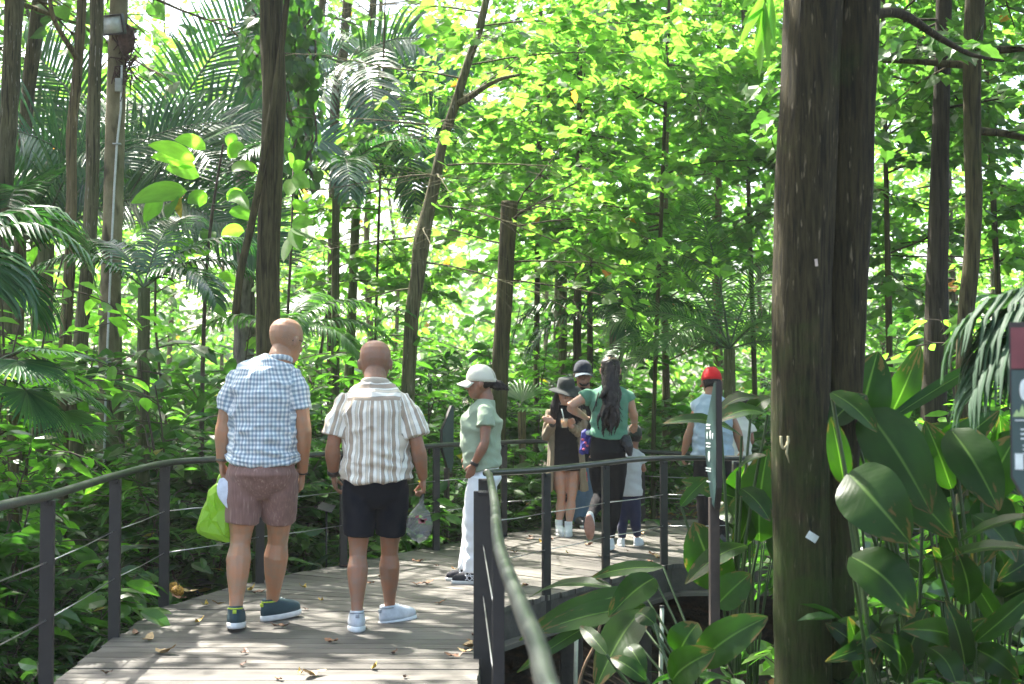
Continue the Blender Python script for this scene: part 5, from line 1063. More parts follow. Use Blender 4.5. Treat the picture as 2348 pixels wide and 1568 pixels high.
        pz = lambda co: np.stack([co[:, 0], co[:, 2], co[:, 1]], -1)
        return fuse(mb, name, mat, s.root, .0075, 16, fl, pz)
    def shoe(s, an, yaw, pitch, up, sole, accent=None, L_=.27, high=.0, roll=0., z=None):
        sc = L_ / .27; o = empty('shoe', (0, 0, 0)); o.parent = s.root; a = s.J['an' + an] if isinstance(an, str) else Vector(an)
        R_ = Matrix.Rotation(-yaw, 3, 'Z') @ Matrix.Rotation(-pitch, 3, 'X') @ Matrix.Rotation(roll, 3, 'Y')
        base = a + R_ @ Vector((0, 0, -.085 * sc)) if z is None else Vector((a.x, a.y, z))
        def outline(y0, y1, w_, n=22, z_=0):
            out = []
            for j in range(n):
                t = 2 * math.pi * j / n; c, sn = math.cos(t), math.sin(t); yy = (y0 + y1) / 2 + (y1 - y0) / 2 * sn
                q = (yy - y0) / (y1 - y0); ww = w_ * (.80 + .24 * math.sin(math.pi * min(1, q * .95)) if q > .35 else .80 + .24 * math.sin(math.pi * .35 * .95) * (q / .35) ** .6)
                out.append(Vector((ww * abs(c) ** .8 * (1 if c > 0 else -1), yy, z_)))
            return out
        def loft(levels, mb_, mi=0):
            vs = []; n = 22
            for (y0, y1, w_, z_) in levels: vs += outline(y0, y1, w_, n, z_)
            k = len(levels); fs = [(i * n + j, i * n + (j + 1) % n, (i + 1) * n + (j + 1) % n, (i + 1) * n + j) for i in range(k - 1) for j in range(n)] + [tuple(range(n))[::-1], tuple((k - 1) * n + j for j in range(n))]
            mb_.add([base + R_ @ (v * sc) for v in vs], fs, mi)
        m1 = MB(); loft([(-.074, .192, .045, .024), (-.077, .191, .047, .052), (-.074, .178, .045, .070), (-.070, .135, .042, .088), (-.066, .080, .038, .103), (-.064, .048, .036, .116 + high), (-.056, .036, .031, .110 + high)], m1)
        u = m1.build('upper', up, o)
        m1 = MB(); loft([(-.076, .192, .044, .0), (-.082, .198, .0485, .006), (-.080, .199, .049, .026), (-.075, .192, .046, .031)], m1); m1.build('sole', sole, o)
        if accent:
            m1 = MB(); m1.box(base + R_ @ Vector((0, -.072, .088)) * sc, (.022, .012, .022), R_, bevel=.004); m1.tube([base + R_ @ (v * sc * 1.02 + Vector((0, 0, .103 * sc))) for v in outline(-.063, .045, .034, 14)] + [base + R_ @ (outline(-.063, .045, .034, 14)[0] * sc * 1.02 + Vector((0, 0, .103 * sc)))], .005, 6); m1.build('trim', accent, o)
        m1 = MB()
        for i in range(4):
            yy = .06 + i * .022; zz = .105 - i * .010; m1.tube([base + R_ @ (Vector((-.026, yy, zz - .008)) * sc), base + R_ @ (Vector((0, yy + .004, zz + .006)) * sc), base + R_ @ (Vector((.026, yy, zz - .008)) * sc)], .003, 5)
        m1.build('lace', sole, o)
        kid(s.root, o); return o
    def cap(s, mat, brim=0.0, mat2=None, opening=False, wide=1.0, name='cap', under=None, tilt=.12):
        "baseball cap; brim = direction of the peak, 0 front, pi back"
        hm = s.headmat() @ Matrix.Rotation(brim, 4, 'Z') if brim else s.headmat(); mb = MB(); n = 28; m_ = 9; vs = []; cy_ = -.008 if not brim else .008
        for i in range(m_ + 1):
            th = (math.pi / 2) * i / m_
            for j in range(n):
                a = 2 * math.pi * j / n; x = .089 * math.cos(a) * math.sin(th) ** .85; y = cy_ + .110 * math.sin(a) * math.sin(th) ** .85; z = .126 + .119 * math.cos(th) ** .9 + (-.004 * math.sin(th) ** 4) + (math.sin(a) * .012 if i == m_ else math.sin(a) * .012 * math.sin(th))
                vs.append(Vector((x, y, z)))
        fs = []
        for i in range(m_):
            for j in range(n):
                if opening and i >= m_ - 4 and i < m_ - 1 and abs(((j + .5) / n * 2 * math.pi) - 1.5 * math.pi) < .42: continue
                fs.append((i * n + j, (i + 1) * n + j, (i + 1) * n + (j + 1) % n, i * n + (j + 1) % n))
        mb.add([hm @ v for v in vs], fs)
        mb.sphere(hm @ Vector((0, cy_, .243)), .006 * s.hs, n=8, m=6)
        for j in range(0, n, 5): mb.tube([hm @ (vs[i * n + j] * 1.003) for i in range(1, m_ + 1)], .0015, 4)
        c = mb.build(name, mat, s.root)
        so = c.modifiers.new('thick', 'SOLIDIFY'); so.thickness = .004; so.offset = 1
        b_ = MB(); vs = []; K, Q = 12, 5
        for q in range(Q + 1):
            for i in range(K + 1):
                a = R(28) + R(124) * i / K; r0 = Vector((.089 * math.cos(a), cy_ + .109 * math.sin(a), .137)); ext = .075 * (q / Q) * math.sin(math.pi * (.12 + .76 * i / K)) ** .5
                vs.append(r0 + Vector((math.cos(a) * ext * .35, ext, -.028 * (math.cos(a)) ** 2 * (1 + q / Q) - tilt * ext)))
        fs = [(q * (K + 1) + i, q * (K + 1) + i + 1, (q + 1) * (K + 1) + i + 1, (q + 1) * (K + 1) + i) for q in range(Q) for i in range(K)]
        b_.add([hm @ v for v in vs], fs); bb = b_.build('peak', mat2 or mat, c); so = bb.modifiers.new('thick', 'SOLIDIFY'); so.thickness = .004
        return c
def strands(mb, a, b_, r0, r1, wavy=.01, n=10, seed=0, k=14, off=None):
    "a lock of hair: bundle of thin wavy tubes"
    for q in range(n):
        ph = rs.uniform(0, 6.28); o0 = Vector(rs.normal(0, .45, 3)) * r0; o1 = Vector(rs.normal(0, .6, 3)) * r1; pts = []
        for i in range(k + 1):
            t = i / k; p = Vector(a).lerp(Vector(b_), t) + o0.lerp(o1, t); 
            if off: p += Vector(off) * math.sin(math.pi * t)
            p += Vector((math.sin(t * 13 + ph), math.cos(t * 11 + ph * 1.7), 0)) * wavy * t; pts.append(p)
        mb.tube(pts, [max(.003, (.018 + .012 * math.sin(math.pi * i / k)) * (1 - .75 * (i / k) ** 3)) for i in range(k + 1)], 6)
def hair_cap(p, mat, low=.06, capped=False, back=-.105, side=.08, name='hair', extra=None, front=.05, voxel=.006):
    "hair over the skull, open at the face"
    mb = MB(); hm = p.headmat(); src = MB()
    if capped: src.tube([(0, -.014, .17), (0, -.020, .14), (0, -.030, .10), (0, -.040, low)], [(.06, .075), (.079, .090), (.080, .082), (.066, .066)], 20, up=(1, 0, 0))
    else: src.tube([(0, -.02, .232), (0, -.012, .215), (0, -.014, .18), (0, -.022, .14), (0, -.034, .10), (0, -.042, low)], [(.02, .03), (.056, .066), (.082, .098), (.0855, .096), (.083, .082), (.068, .066)], 20, up=(1, 0, 0))
    sub(mb, src, hm)
    if extra: extra(mb, hm)
    def fl(c): return .0025 * math.sin(c.x * 600 + 12 * mnoise.noise(c * 25)) + .003 * mnoise.noise(c * 40)
    return fuse(mb, name, mat, p.root, voxel, 1, fl)
# materials of people
def skinmat(name, col, var=.20, stub=None):
    m, nt, N, L, b = nodes(name); tc = N.new('ShaderNodeTexCoord'); n1 = N.new('ShaderNodeTexNoise'); n1.inputs['Scale'].default_value = 14; n1.inputs['Detail'].default_value = 9; n1.inputs['Roughness'].default_value = .65; L.new(tc.outputs['Object'], n1.inputs['Vector'])
    r_ = ramp(N, [(.38, (col[0] * (1 + var), col[1] * (1 - var * .3), col[2] * (1 - var))), (.7, (col[0] * (1 - var * .4), col[1] * (1 + var * .3), col[2] * (1 + var)))]); L.new(n1.outputs['Fac'], r_.inputs[0]); L.new(r_.outputs[0], b.inputs['Base Color'])
    if stub:    # shaved hair shadow round the back and sides of the skull
        sx = N.new('ShaderNodeSeparateXYZ'); L.new(tc.outputs['Object'], sx.inputs[0]); rz_ = ramp(N, [(0, (0, 0, 0)), (.2, (1, 1, 1)), (.6, (1, 1, 1)), (1, (0, 0, 0))]); mr = N.new('ShaderNodeMapRange'); mr.inputs[1].default_value = stub[0]; mr.inputs[2].default_value = stub[1]; L.new(sx.outputs[2], mr.inputs[0]); L.new(mr.outputs[0], rz_.inputs[0])
        sn = N.new('ShaderNodeTexNoise'); sn.inputs['Scale'].default_value = 220; L.new(tc.outputs['Object'], sn.inputs['Vector']); sm = N.new('ShaderNodeMath'); sm.operation = 'MULTIPLY'; L.new(rz_.outputs[0], sm.inputs[0]); L.new(sn.outputs['Fac'], sm.inputs[1])
        mx = N.new('ShaderNodeMix'); mx.data_type = 'RGBA'; L.new(sm.outputs[0], mx.inputs[0]); L.new(r_.outputs[0], mx.inputs[6]); mx.inputs[7].default_value = (col[0] * .55, col[1] * .6, col[2] * .68, 1); L.new(mx.outputs[2], b.inputs['Base Color'])
    b.inputs['Roughness'].default_value = .46; b.inputs['Subsurface Weight'].default_value = .12; b.inputs['Subsurface Radius'].default_value = (.02, .008, .004); b.inputs['Subsurface Scale'].default_value = .5
    n2 = N.new('ShaderNodeTexNoise'); n2.inputs['Scale'].default_value = 160; L.new(tc.outputs['Object'], n2.inputs['Vector']); bp = N.new('ShaderNodeBump'); bp.inputs['Strength'].default_value = .15; bp.inputs['Distance'].default_value = .002; L.new(n2.outputs['Fac'], bp.inputs['Height']); L.new(bp.outputs[0], b.inputs['Normal'])
    return m
def clothmat(name, col, kind=None, rough=.85, var=.08, c2=None, c3=None, period=.03, weave=True, dark=False):
    m, nt, N, L, b = nodes(name); at = N.new('ShaderNodeAttribute'); at.attribute_name = 'pat'; sx = N.new('ShaderNodeSeparateXYZ'); L.new(at.outputs['Vector'], sx.inputs[0])
    tc = N.new('ShaderNodeTexCoord'); n1 = N.new('ShaderNodeTexNoise'); n1.inputs['Scale'].default_value = 7; n1.inputs['Detail'].default_value = 6; L.new(tc.outputs['Object'], n1.inputs['Vector'])
    def fract(sock, per, sh=0.):
        a = N.new('ShaderNodeMath'); a.operation = 'MULTIPLY_ADD'; a.inputs[1].default_value = 1 / per; a.inputs[2].default_value = 100 + sh; L.new(sock, a.inputs[0]); f = N.new('ShaderNodeMath'); f.operation = 'FRACT'; L.new(a.outputs[0], f.inputs[0]); return f.outputs[0]
    if kind == 'check':
        cols = []
        for k_, sock in enumerate((sx.outputs[0], sx.outputs[1])):
            f = fract(sock, period); r_ = ramp(N, [(0, (1, 1, 1)), (.44, (1, 1, 1)), (.5, c2), (.94, c2), (1, (1, 1, 1))]); L.new(f, r_.inputs[0]); cols.append(r_.outputs[0])
        f = fract(sx.outputs[0], period * 2); r_ = ramp(N, [(0, (1, 1, 1)), (.5, (1, 1, 1)), (.51, c3), (1, c3)]); L.new(f, r_.inputs[0])
        mu = N.new('ShaderNodeMix'); mu.data_type = 'RGBA'; mu.blend_type = 'MULTIPLY'; mu.inputs[0].default_value = 1; L.new(cols[0], mu.inputs[6]); L.new(cols[1], mu.inputs[7])
        m3 = N.new('ShaderNodeMix'); m3.data_type = 'RGBA'; m3.blend_type = 'MULTIPLY'; m3.inputs[0].default_value = 1; L.new(mu.outputs[2], m3.inputs[6]); L.new(r_.outputs[0], m3.inputs[7])
        m4 = N.new('ShaderNodeMix'); m4.data_type = 'RGBA'; m4.blend_type = 'MULTIPLY'; m4.inputs[0].default_value = 1; L.new(m3.outputs[2], m4.inputs[6]); m4.inputs[7].default_value = (*col, 1); out = m4.outputs[2]
    elif kind == 'stripe':
        yk = N.new('ShaderNodeMath'); yk.operation = 'GREATER_THAN'; yk.inputs[1].default_value = c3; L.new(sx.outputs[1], yk.inputs[0])
        mxv = N.new('ShaderNodeMix'); L.new(yk.outputs[0], mxv.inputs[0]); L.new(sx.outputs[0], mxv.inputs[2]); L.new(sx.outputs[1], mxv.inputs[3])
        f = fract(mxv.outputs[0], period); dk = (.24, .22, .2); wh, be, ta = (.80, .77, .68), (.60, .53, .42), (.40, .32, .24)
        r_ = ramp(N, [(0, wh), (.28, wh), (.285, dk), (.305, dk), (.31, be), (.52, be), (.525, dk), (.545, dk), (.55, wh), (.66, wh), (.665, dk), (.685, dk), (.69, ta), (.97, ta), (.975, dk), (1, dk)]); r_.color_ramp.interpolation = 'CONSTANT'; L.new(f, r_.inputs[0]); out = r_.outputs[0]
    elif kind == 'slub':
        mp = N.new('ShaderNodeMapping'); mp.inputs['Scale'].default_value = (90, 4, 90); L.new(at.outputs['Vector'], mp.inputs[0]); n2 = N.new('ShaderNodeTexNoise'); n2.inputs['Scale'].default_value = 1; n2.inputs['Detail'].default_value = 3; L.new(mp.outputs[0], n2.inputs['Vector'])
        r_ = ramp(N, [(.35, tuple(c * .8 for c in col)), (.6, col), (.75, c2 or tuple(min(1, c * 1.35) for c in col))]); L.new(n2.outputs['Fac'], r_.inputs[0]); out = r_.outputs[0]
    else:
        r_ = ramp(N, [(.3, tuple(c * (1 - var) for c in col)), (.7, tuple(min(1, c * (1 + var)) for c in col))]); L.new(n1.outputs['Fac'], r_.inputs[0]); out = r_.outputs[0]
    L.new(out, b.inputs['Base Color']); b.inputs['Roughness'].default_value = rough; b.inputs['Specular IOR Level'].default_value = .2; b.inputs['Sheen Weight'].default_value = 0.0 if dark else .15
    n2 = N.new('ShaderNodeTexNoise'); n2.inputs['Scale'].default_value = 22; n2.inputs['Detail'].default_value = 8; L.new(tc.outputs['Object'], n2.inputs['Vector']); bp = N.new('ShaderNodeBump'); bp.inputs['Strength'].default_value = .45; bp.inputs['Distance'].default_value = .008; L.new(n2.outputs['Fac'], bp.inputs['Height']); L.new(bp.outputs[0], b.inputs['Normal'])
    return m
def hairmat(name, col):
    m, nt, N, L, b = nodes(name); tc = N.new('ShaderNodeTexCoord'); mp = N.new('ShaderNodeMapping'); mp.inputs['Scale'].default_value = (120, 120, 5); L.new(tc.outputs['Object'], mp.inputs[0]); n1 = N.new('ShaderNodeTexNoise'); n1.inputs['Scale'].default_value = 1; n1.inputs['Detail'].default_value = 4; L.new(mp.outputs[0], n1.inputs['Vector'])
    r_ = ramp(N, [(.35, tuple(c * .5 for c in col)), (.7, tuple(c * 1.8 for c in col))]); L.new(n1.outputs['Fac'], r_.inputs[0]); L.new(r_.outputs[0], b.inputs['Base Color']); b.inputs['Roughness'].default_value = .45; b.inputs['Specular IOR Level'].default_value = .3
    bp = N.new('ShaderNodeBump'); bp.inputs['Strength'].default_value = .7; bp.inputs['Distance'].default_value = .004; L.new(n1.outputs['Fac'], bp.inputs['Height']); L.new(bp.outputs[0], b.inputs['Normal']); return m
M['eye_white'] = simple('eye_white', (.7, .68, .65), .3); M['eye_dark'] = simple('eye_dark', (.03, .02, .015), .2)
M['skin_pink'] = skinmat('skin_pink', (.37, .215, .125), stub=(1.60, 1.77)); M['skin_tan'] = skinmat('skin_tan', (.28, .152, .092), stub=(1.46, 1.63)); M['skin_brown'] = skinmat('skin_brown', (.27, .145, .095)); M['skin_light'] = skinmat('skin_light', (.46, .28, .20))
M['black_cloth'] = clothmat('black_cloth', (.010, .009, .010), dark=True); M['hair_black'] = hairmat('hair_black', (.013, .008, .007)); M['white_shoe'] = simple('white_shoe', (.72, .74, .74), .5, var=.06); M['white_sole'] = simple('white_sole', (.68, .68, .66), .6, var=.1)
M['dark_strap'] = simple('dark_strap', (.03, .025, .022), .5)
def band(p, name, a, b_, t, r, w_, mat, parts=None):
    c = a.lerp(b_, t); ax = (b_ - a).normalized(); mb = MB(); mb.tube([c - ax * w_ / 2, c - ax * w_ * .3, c + ax * w_ * .3, c + ax * w_ / 2], [r * .97, r, r, r * .97], 16); return mb.build(name, mat, p.root)
def Rz(a): return Matrix.Rotation(a, 3, 'Z')
def Rx(a): return Matrix.Rotation(a, 3, 'X')
# ================= bald man in the checked shirt
rs.seed(101)
p = Person((-1.45, 8.22, 0), 0, 'bald man in a blue checked shirt and brown shorts walking away', 1.82, wide=1.16, voxel=.0055)
p.set(pel=(600, 1085), waist=(602, 1018), chest=(607, 905), neck=(640, 826), head=(648, 825, .04), shL=(539, 866), shR=(676, 864), elL=(513, 975), elR=(695, 972, -.02), wrL=(508, 1062, .02), wrR=(693, 1088, .10),
      hpL=(562, 1095, 0), hpR=(642, 1095, .02), knL=(551, 1235, .02), knR=(638, 1228, .14), anL=(540, 1402, -.10), anR=(624, 1384, .26))
p.head_rot = Rz(-.62) @ Rx(-.22)
p.body(M['skin_pink'], hs=1.09, arm=1.17, leg=1.12, hands={'L': dict(d=(.12, .1, -1), pn=(1, 0, 0), th=(0, 1, 0), curl=.95), 'R': dict(d=(-.10, .05, -1), pn=(-1, .1, 0), th=(0, 1, 0), curl=.75)})
p.shirt(clothmat('blue_check_cloth', (.76, .81, .80), 'check', c2=(.52, .59, .66), c3=(.98, .92, .92), period=.027), p.w(600, 1076)[2], sleeve=.70, loose=.026, sl_loose=.012, flare=.0, fold=.011, curve=.045, belly=.01)
mb = MB(); nk = p.J['neck']; mb.tube([nk + Vector((.075 * math.cos(a), .068 * math.sin(a) - .0, .000 + .020 * -math.sin(a))) for a in [i * math.pi / 10 + math.pi * .95 for i in range(12)]], [(.016, .007)] * 12, 8, up=(0, 0, 1)); mb.build('collar', bpy.data.materials['blue_check_cloth'], p.root)
p.pants(clothmat('brown_slub_cloth', (.26, .15, .125), 'slub', c2=(.42, .29, .25)), end=.74, loose=.016, legr=1.02, seat=.02, fold=.006)
hm = p.headmat(); mb = MB()
for sx in (-1, 1):
    mb.tube([hm @ Vector((sx * .032 + .024 * math.cos(a), .098, .110 + .017 * math.sin(a))) for a in [i * math.pi / 6 for i in range(13)]], .0022, 5)
    mb.tube([hm @ Vector((sx * .056, .098, .114)), hm @ Vector((sx * .078, .05, .114)), hm @ Vector((sx * .083, -.01, .112)), hm @ Vector((sx * .078, -.028, .098))], .0028, 5)
mb.tube([hm @ Vector((-.01, .1, .114)), hm @ Vector((.01, .1, .114))], .002, 5); mb.build('glasses', M['dark_strap'], p.root)
navy = simple('navy_mesh', (.022, .055, .068), .7, bump=.3, bscale=500); lime = simple('lime_trim', (.45, .6, .03), .5)
p.shoe('L', -.12, .10, navy, M['white_sole'], lime, L_=.30); p.shoe('R', .72, -.04, navy, M['white_sole'], lime, L_=.30)
band(p, 'wrist_cord', p.J['elL'], p.J['wrL'], .90, .036, .014, simple('cord', (.12, .1, .07), .7)); band(p, 'wrist_cord', p.J['elR'], p.J['wrR'], .95, .034, .008, M['dark_strap'])
MAN1 = p
# ================= bald man in the striped shirt
p = Person((-.80, 8.22, 0), 0, 'bald man in a cream and tan striped shirt and black shorts walking away', 1.68, wide=1.17, voxel=.0055, k=.965)
p.set(pel=(862, 1100), waist=(862, 1035), chest=(858, 940), neck=(860, 878), head=(859, 876, .04), shL=(792, 915), shR=(926, 915), elL=(762, 1025, -.02), elR=(958, 1025, -.02), wrL=(764, 1090, .08), wrR=(970, 1098, .06),
      hpL=(824, 1120, 0), hpR=(900, 1120, .02), knL=(821, 1262, .02), knR=(893, 1255, .12), anL=(818, 1412, -.08), anR=(893, 1398, .22))
p.head_rot = Rz(.03) @ Rx(-.30)
p.body(M['skin_tan'], hs=1.10, arm=1.15, leg=1.02, hands={'L': dict(d=(.15, .25, -1), pn=(1, .2, 0), th=(0, 1, .2), curl=.45), 'R': dict(d=(.02, .05, -1), pn=(-.6, -.1, 0), th=(0, 1, 0), curl=.95)})
p.shirt(clothmat('stripe_cloth', (.8, .8, .76), 'stripe', period=.075, c3=p.w(860, 918)[2]), p.w(860, 1108)[2], sleeve=.78, loose=.033, sl_loose=.028, flare=.0, fold=.010, belly=.012)
mb = MB(); nk = p.J['neck']; mb.tube([nk + Vector((.078 * math.cos(a), .07 * math.sin(a), -.002 + .018 * -math.sin(a))) for a in [i * math.pi / 10 + math.pi * .95 for i in range(12)]], [(.020, .008)] * 12, 8, up=(0, 0, 1)); mb.build('collar', clothmat('beige_cloth', (.5, .44, .36)), p.root)
p.pants(clothmat('navy_black_cloth', (.008, .009, .014), dark=True), end=.76, loose=.012, legr=1.0, seat=.018)
hm = p.headmat(); ss = simple('silver_mesh', (.62, .65, .68), .55, bump=.3, bscale=400)
gt = simple('grey_trim', (.30, .32, .34), .6)
p.shoe('L', -.15, .10, ss, M['white_shoe'], gt, L_=.285); p.shoe('R', .78, -.04, ss, M['white_shoe'], gt, L_=.285)
band(p, 'wrist_watch', p.J['elL'], p.J['wrL'], .88, .036, .03, M['dark_strap'])
MAN2 = p
# ================= woman in the cream cap, profile to the left
p = Person((-.215, 10.12, 0), hp, 'woman in a cream cap, pale green tee and white trousers standing in profile', 1.54, wide=1.02, female=True, voxel=.0055, k=.90)
p.set(pel=(1110, 1095), waist=(1108, 1035), chest=(1112, 960), neck=(1113, 918), head=(1103, 912))
sh = p.J['chest']; yb = p.J['neck'][1]
p.J.update(shL=Vector((-.16, p.w(1116, 940)[1], p.w(1116, 940)[2])), shR=Vector((.16, p.w(1110, 940)[1], p.w(1110, 940)[2])), elL=Vector((-.20, p.w(1112, 1015)[1], p.w(1112, 1015)[2])), wrL=Vector((-.165, p.w(1086, 1064)[1], p.w(1086, 1064)[2])),
           elR=Vector((.2, p.w(1112, 1010)[1], p.w(1112, 1010)[2])), wrR=Vector((.16, p.w(1075, 1045)[1], p.w(1075, 1045)[2])))
for sd, sx, dx in (('L', -1, 0), ('R', 1, 12)):
    p.J['hp' + sd] = Vector((sx * .075, p.w(1108, 1100)[1], p.w(0, 1100)[2])); p.J['kn' + sd] = Vector((sx * .075, p.w(1092 - dx * .5, 1200)[1], p.w(0, 1200)[2])); p.J['an' + sd] = Vector((sx * .075, p.w(1090 - dx * 1.3, 1318)[1], .065))
p.head_rot = Rz(-.02) @ Rx(-.05)
p.body(M['skin_brown'], hs=.97, arm=.98, leg=.9, thin=.95, hands={'L': dict(d=(.2, .35, -1), pn=(1, 0, 0), th=(0, 1, 0), curl=.3), 'R': dict(d=(0, .3, -1), pn=(-1, 0, 0), th=(0, 1, 0), curl=.4)})
p.shirt(clothmat('sage_cloth', (.31, .38, .27), var=.05), p.w(0, 1074)[2], sleeve=.48, loose=.022, sl_loose=.018, fold=.006, belly=.020, bust=.026, curve=0)
wt = clothmat('white_linen', (.80, .82, .86), var=.03)
p.pants(wt, end=1.96, loose=.032, ankle=.086, name='trousers', seat=.006, fold=.006, legr=1.04)
lm = MB()   # openwork lace band around each hem, rings of thread
for sd in 'LR':
    an, kn = p.J['an' + sd], p.J['kn' + sd]
    for row in range(3):
        zc = an.z - .028 + .034 * (row + .4)
        for j in range(12):
            a = 2 * math.pi * (j + .5 * row) / 12; rr_ = .0815 - .001 * row; c = Vector((an.x + (kn.x - an.x) * .1, an.y + (kn.y - an.y) * .1, zc))
            lm.tube([c + Vector((rr_ * math.cos(a + .22 * math.cos(t)), rr_ * math.sin(a + .22 * math.cos(t)), .017 * math.sin(t))) for t in [i * math.pi / 4 for i in range(9)]], .0032, 4)
lm.build('lace_hem', wt, p.root)
def ex(mb, hm): pass
def ex(mb, hm):
    a = hm @ Vector((0, -.10, .105)); strands(mb, a, a + Vector((.0, -.085, -.035)), .02, .02, .006, 8); mb.sphere(a, (.022, .022, .022)); strands(mb, hm @ Vector((0, -.06, .09)), a, .035, .012, .002, 8, k=6)
hair_cap(p, M['hair_black'], capped=True, extra=ex, low=.07)
p.cap(clothmat('cream_cloth', (.62, .60, .50)), opening=True, tilt=.35)
bs = simple('black_canvas', (.02, .02, .028), .8)
p.shoe('L', .0, 0, bs, M['white_sole'], L_=.235, z=.0); p.shoe('R', .05, 0, bs, M['white_sole'], L_=.235, z=.0)
band(p, 'bracelet', p.J['elL'], p.J['wrL'], .90, .031, .022, M['dark_strap'])
# ================= long haired woman stepping away
p = Person((.83, 12.0, 0), 0, 'woman with very long dark hair in a green tee and black leggings', 1.68, wide=1.02, female=True, k=.93)
p.set(pel=(1393, 1035), waist=(1396, 985), chest=(1397, 920), neck=(1398, 884), head=(1399, 877, .0), shL=(1356, 903), shR=(1436, 901), elL=(1303, 932, -.05), wrL=(1342, 957, .12), elR=(1451, 945, .03), wrR=(1455, 972, .16),
      hpL=(1370, 1055), hpR=(1415, 1055), knL=(1376, 1135, .08), anL=(1352, 1188, -.26), knR=(1410, 1150, .06), anR=(1397, 1240, .0))
p.body(M['skin_light'], hs=.98, arm=1.05, leg=.95, hands={'L': dict(d=(1, .3, -.3), pn=(0, -.4, -1), th=(0, -.2, 1), curl=.4), 'R': dict(d=(.0, .8, -.5), pn=(0, -.5, -1), th=(-1, 0, 0), curl=.25)})
p.shirt(clothmat('green_tee', (.11, .26, .17), var=.06), p.w(0, 1006)[2], sleeve=.38, loose=.016, sl_loose=.014, fold=.005, hemtilt=.008)
p.pants(M['black_cloth'], end=1.93, loose=.003, ankle=.042, name='leggings', seat=.03, fold=.003, legr=1.0)
def ex(mb, hm):
    a = hm @ Vector((0, -.09, .16)); b_ = p.w(1393, 982, -.17)
    strands(mb, a, b_, .04, .066, .022, 46, off=(0, -.03, 0)); strands(mb, hm @ Vector((0, -.08, .1)), p.w(1397, 950, -.18), .06, .078, .02, 40, k=10); mb.sphere(a, (.04, .035, .05))
hair_cap(p, M['hair_black'], extra=ex, low=.02, voxel=.007)
cs = simple('pink_sole', (.40, .22, .17), .7); wsh = M['white_shoe']
p.shoe('R', .1, 0, wsh, M['white_sole'], L_=.235); p.shoe(p.J['anL'], .15, 1.15, wsh, cs, L_=.235)
mb = MB(); c = p.w(1432, 1010, -.06); mb.sphere(c, (.05, .06, .055)); mb.tube([c + Vector((0, 0, .03)), c + Vector((.03, -.02, -.05)), c + Vector((.045, 0, -.13))], [.05, .045, .02], 10); fuse(mb, 'tied_jacket', simple('sequin_black', (.02, .02, .025), .3, bump=.8, bscale=120), p.root, .008, 1)
W2 = p
# ================= child
p = Person((1.03, 12.42, 0), 0, 'small child in a grey tee, navy joggers and dark cap seen from behind', 1.06, wide=1.0, k=.62)
p.set(pel=(1440, 1140), waist=(1440, 1105), chest=(1440, 1060), neck=(1450, 1027), head=(1452, 1023, .01), shL=(1413, 1040), shR=(1464, 1038), elL=(1408, 1085, .02), wrL=(1425, 1115, .12), elR=(1476, 1078, .02), wrR=(1472, 1068, .13), hpL=(1428, 1150), hpR=(1452, 1150), knL=(1427, 1195, .03), knR=(1456, 1192, .0), anL=(1425, 1235), anR=(1460, 1230, .05))
p.body(M['skin_brown'], hs=.80, arm=.95, leg=.95, hands={'L': dict(d=(0, 1, -.2), pn=(1, 0, 0), th=(0, 0, 1), curl=.4), 'R': dict(d=(-.2, 1, .1), pn=(-1, 0, 0), th=(0, 0, 1), curl=.4)})
p.shirt(clothmat('grey_tee', (.50, .50, .50), var=.04), p.w(0, 1136)[2], sleeve=.6, loose=.028, sl_loose=.018, fold=.004, curve=0)
p.pants(clothmat('navy_cloth', (.018, .022, .055)), end=1.93, loose=.010, ankle=.038, name='joggers', fold=.006); hair_cap(p, M['hair_black'], capped=True, low=.05); p.cap(clothmat('dark_green_cap', (.02, .03, .025)), brim=0)
p.shoe('L', -.1, 0, ss, M['white_sole'], L_=.175, z=0.); p.shoe('R', .5, 0, ss, M['white_sole'], L_=.175, z=0.)
# ================= woman in black hat and tan cardigan, facing the camera
p = Person((.5, 13.35, 0), math.pi, 'woman in a wide black hat and tan cardigan facing us with a drink', 1.5, wide=1.0, female=True, k=.86)
p.set(pel=(1298, 1058), waist=(1297, 1015), chest=(1296, 962), neck=(1297, 930), head=(1297, 925, -.02), shL=(1331, 948), shR=(1263, 948), elL=(1336, 1000, -.03), wrL=(1303, 972, -.20), elR=(1254, 1000, -.02), wrR=(1268, 966, -.18), hpL=(1316, 1075), hpR=(1282, 1075), knL=(1310, 1140, -.02), knR=(1287, 1140), anL=(1303, 1212, -.04), anR=(1281, 1208))
p.head_rot = Rx(-.18) @ Rz(-.1)
p.body(M['skin_light'], hs=.96, arm=.92, leg=.9, thin=.95, hands={'L': dict(d=(-.45, .3, .35), pn=(-.3, 1, 0), th=(0, .2, 1), curl=.75), 'R': dict(d=(.8, .2, .2), pn=(0, -1, 0), th=(0, .2, 1), curl=.4)})
p.shirt(M['black_cloth'], p.w(0, 1078)[2], sleeve=.1, loose=.012, flare=.02, sleeves=False, name='dress', fold=.004, curve=0)
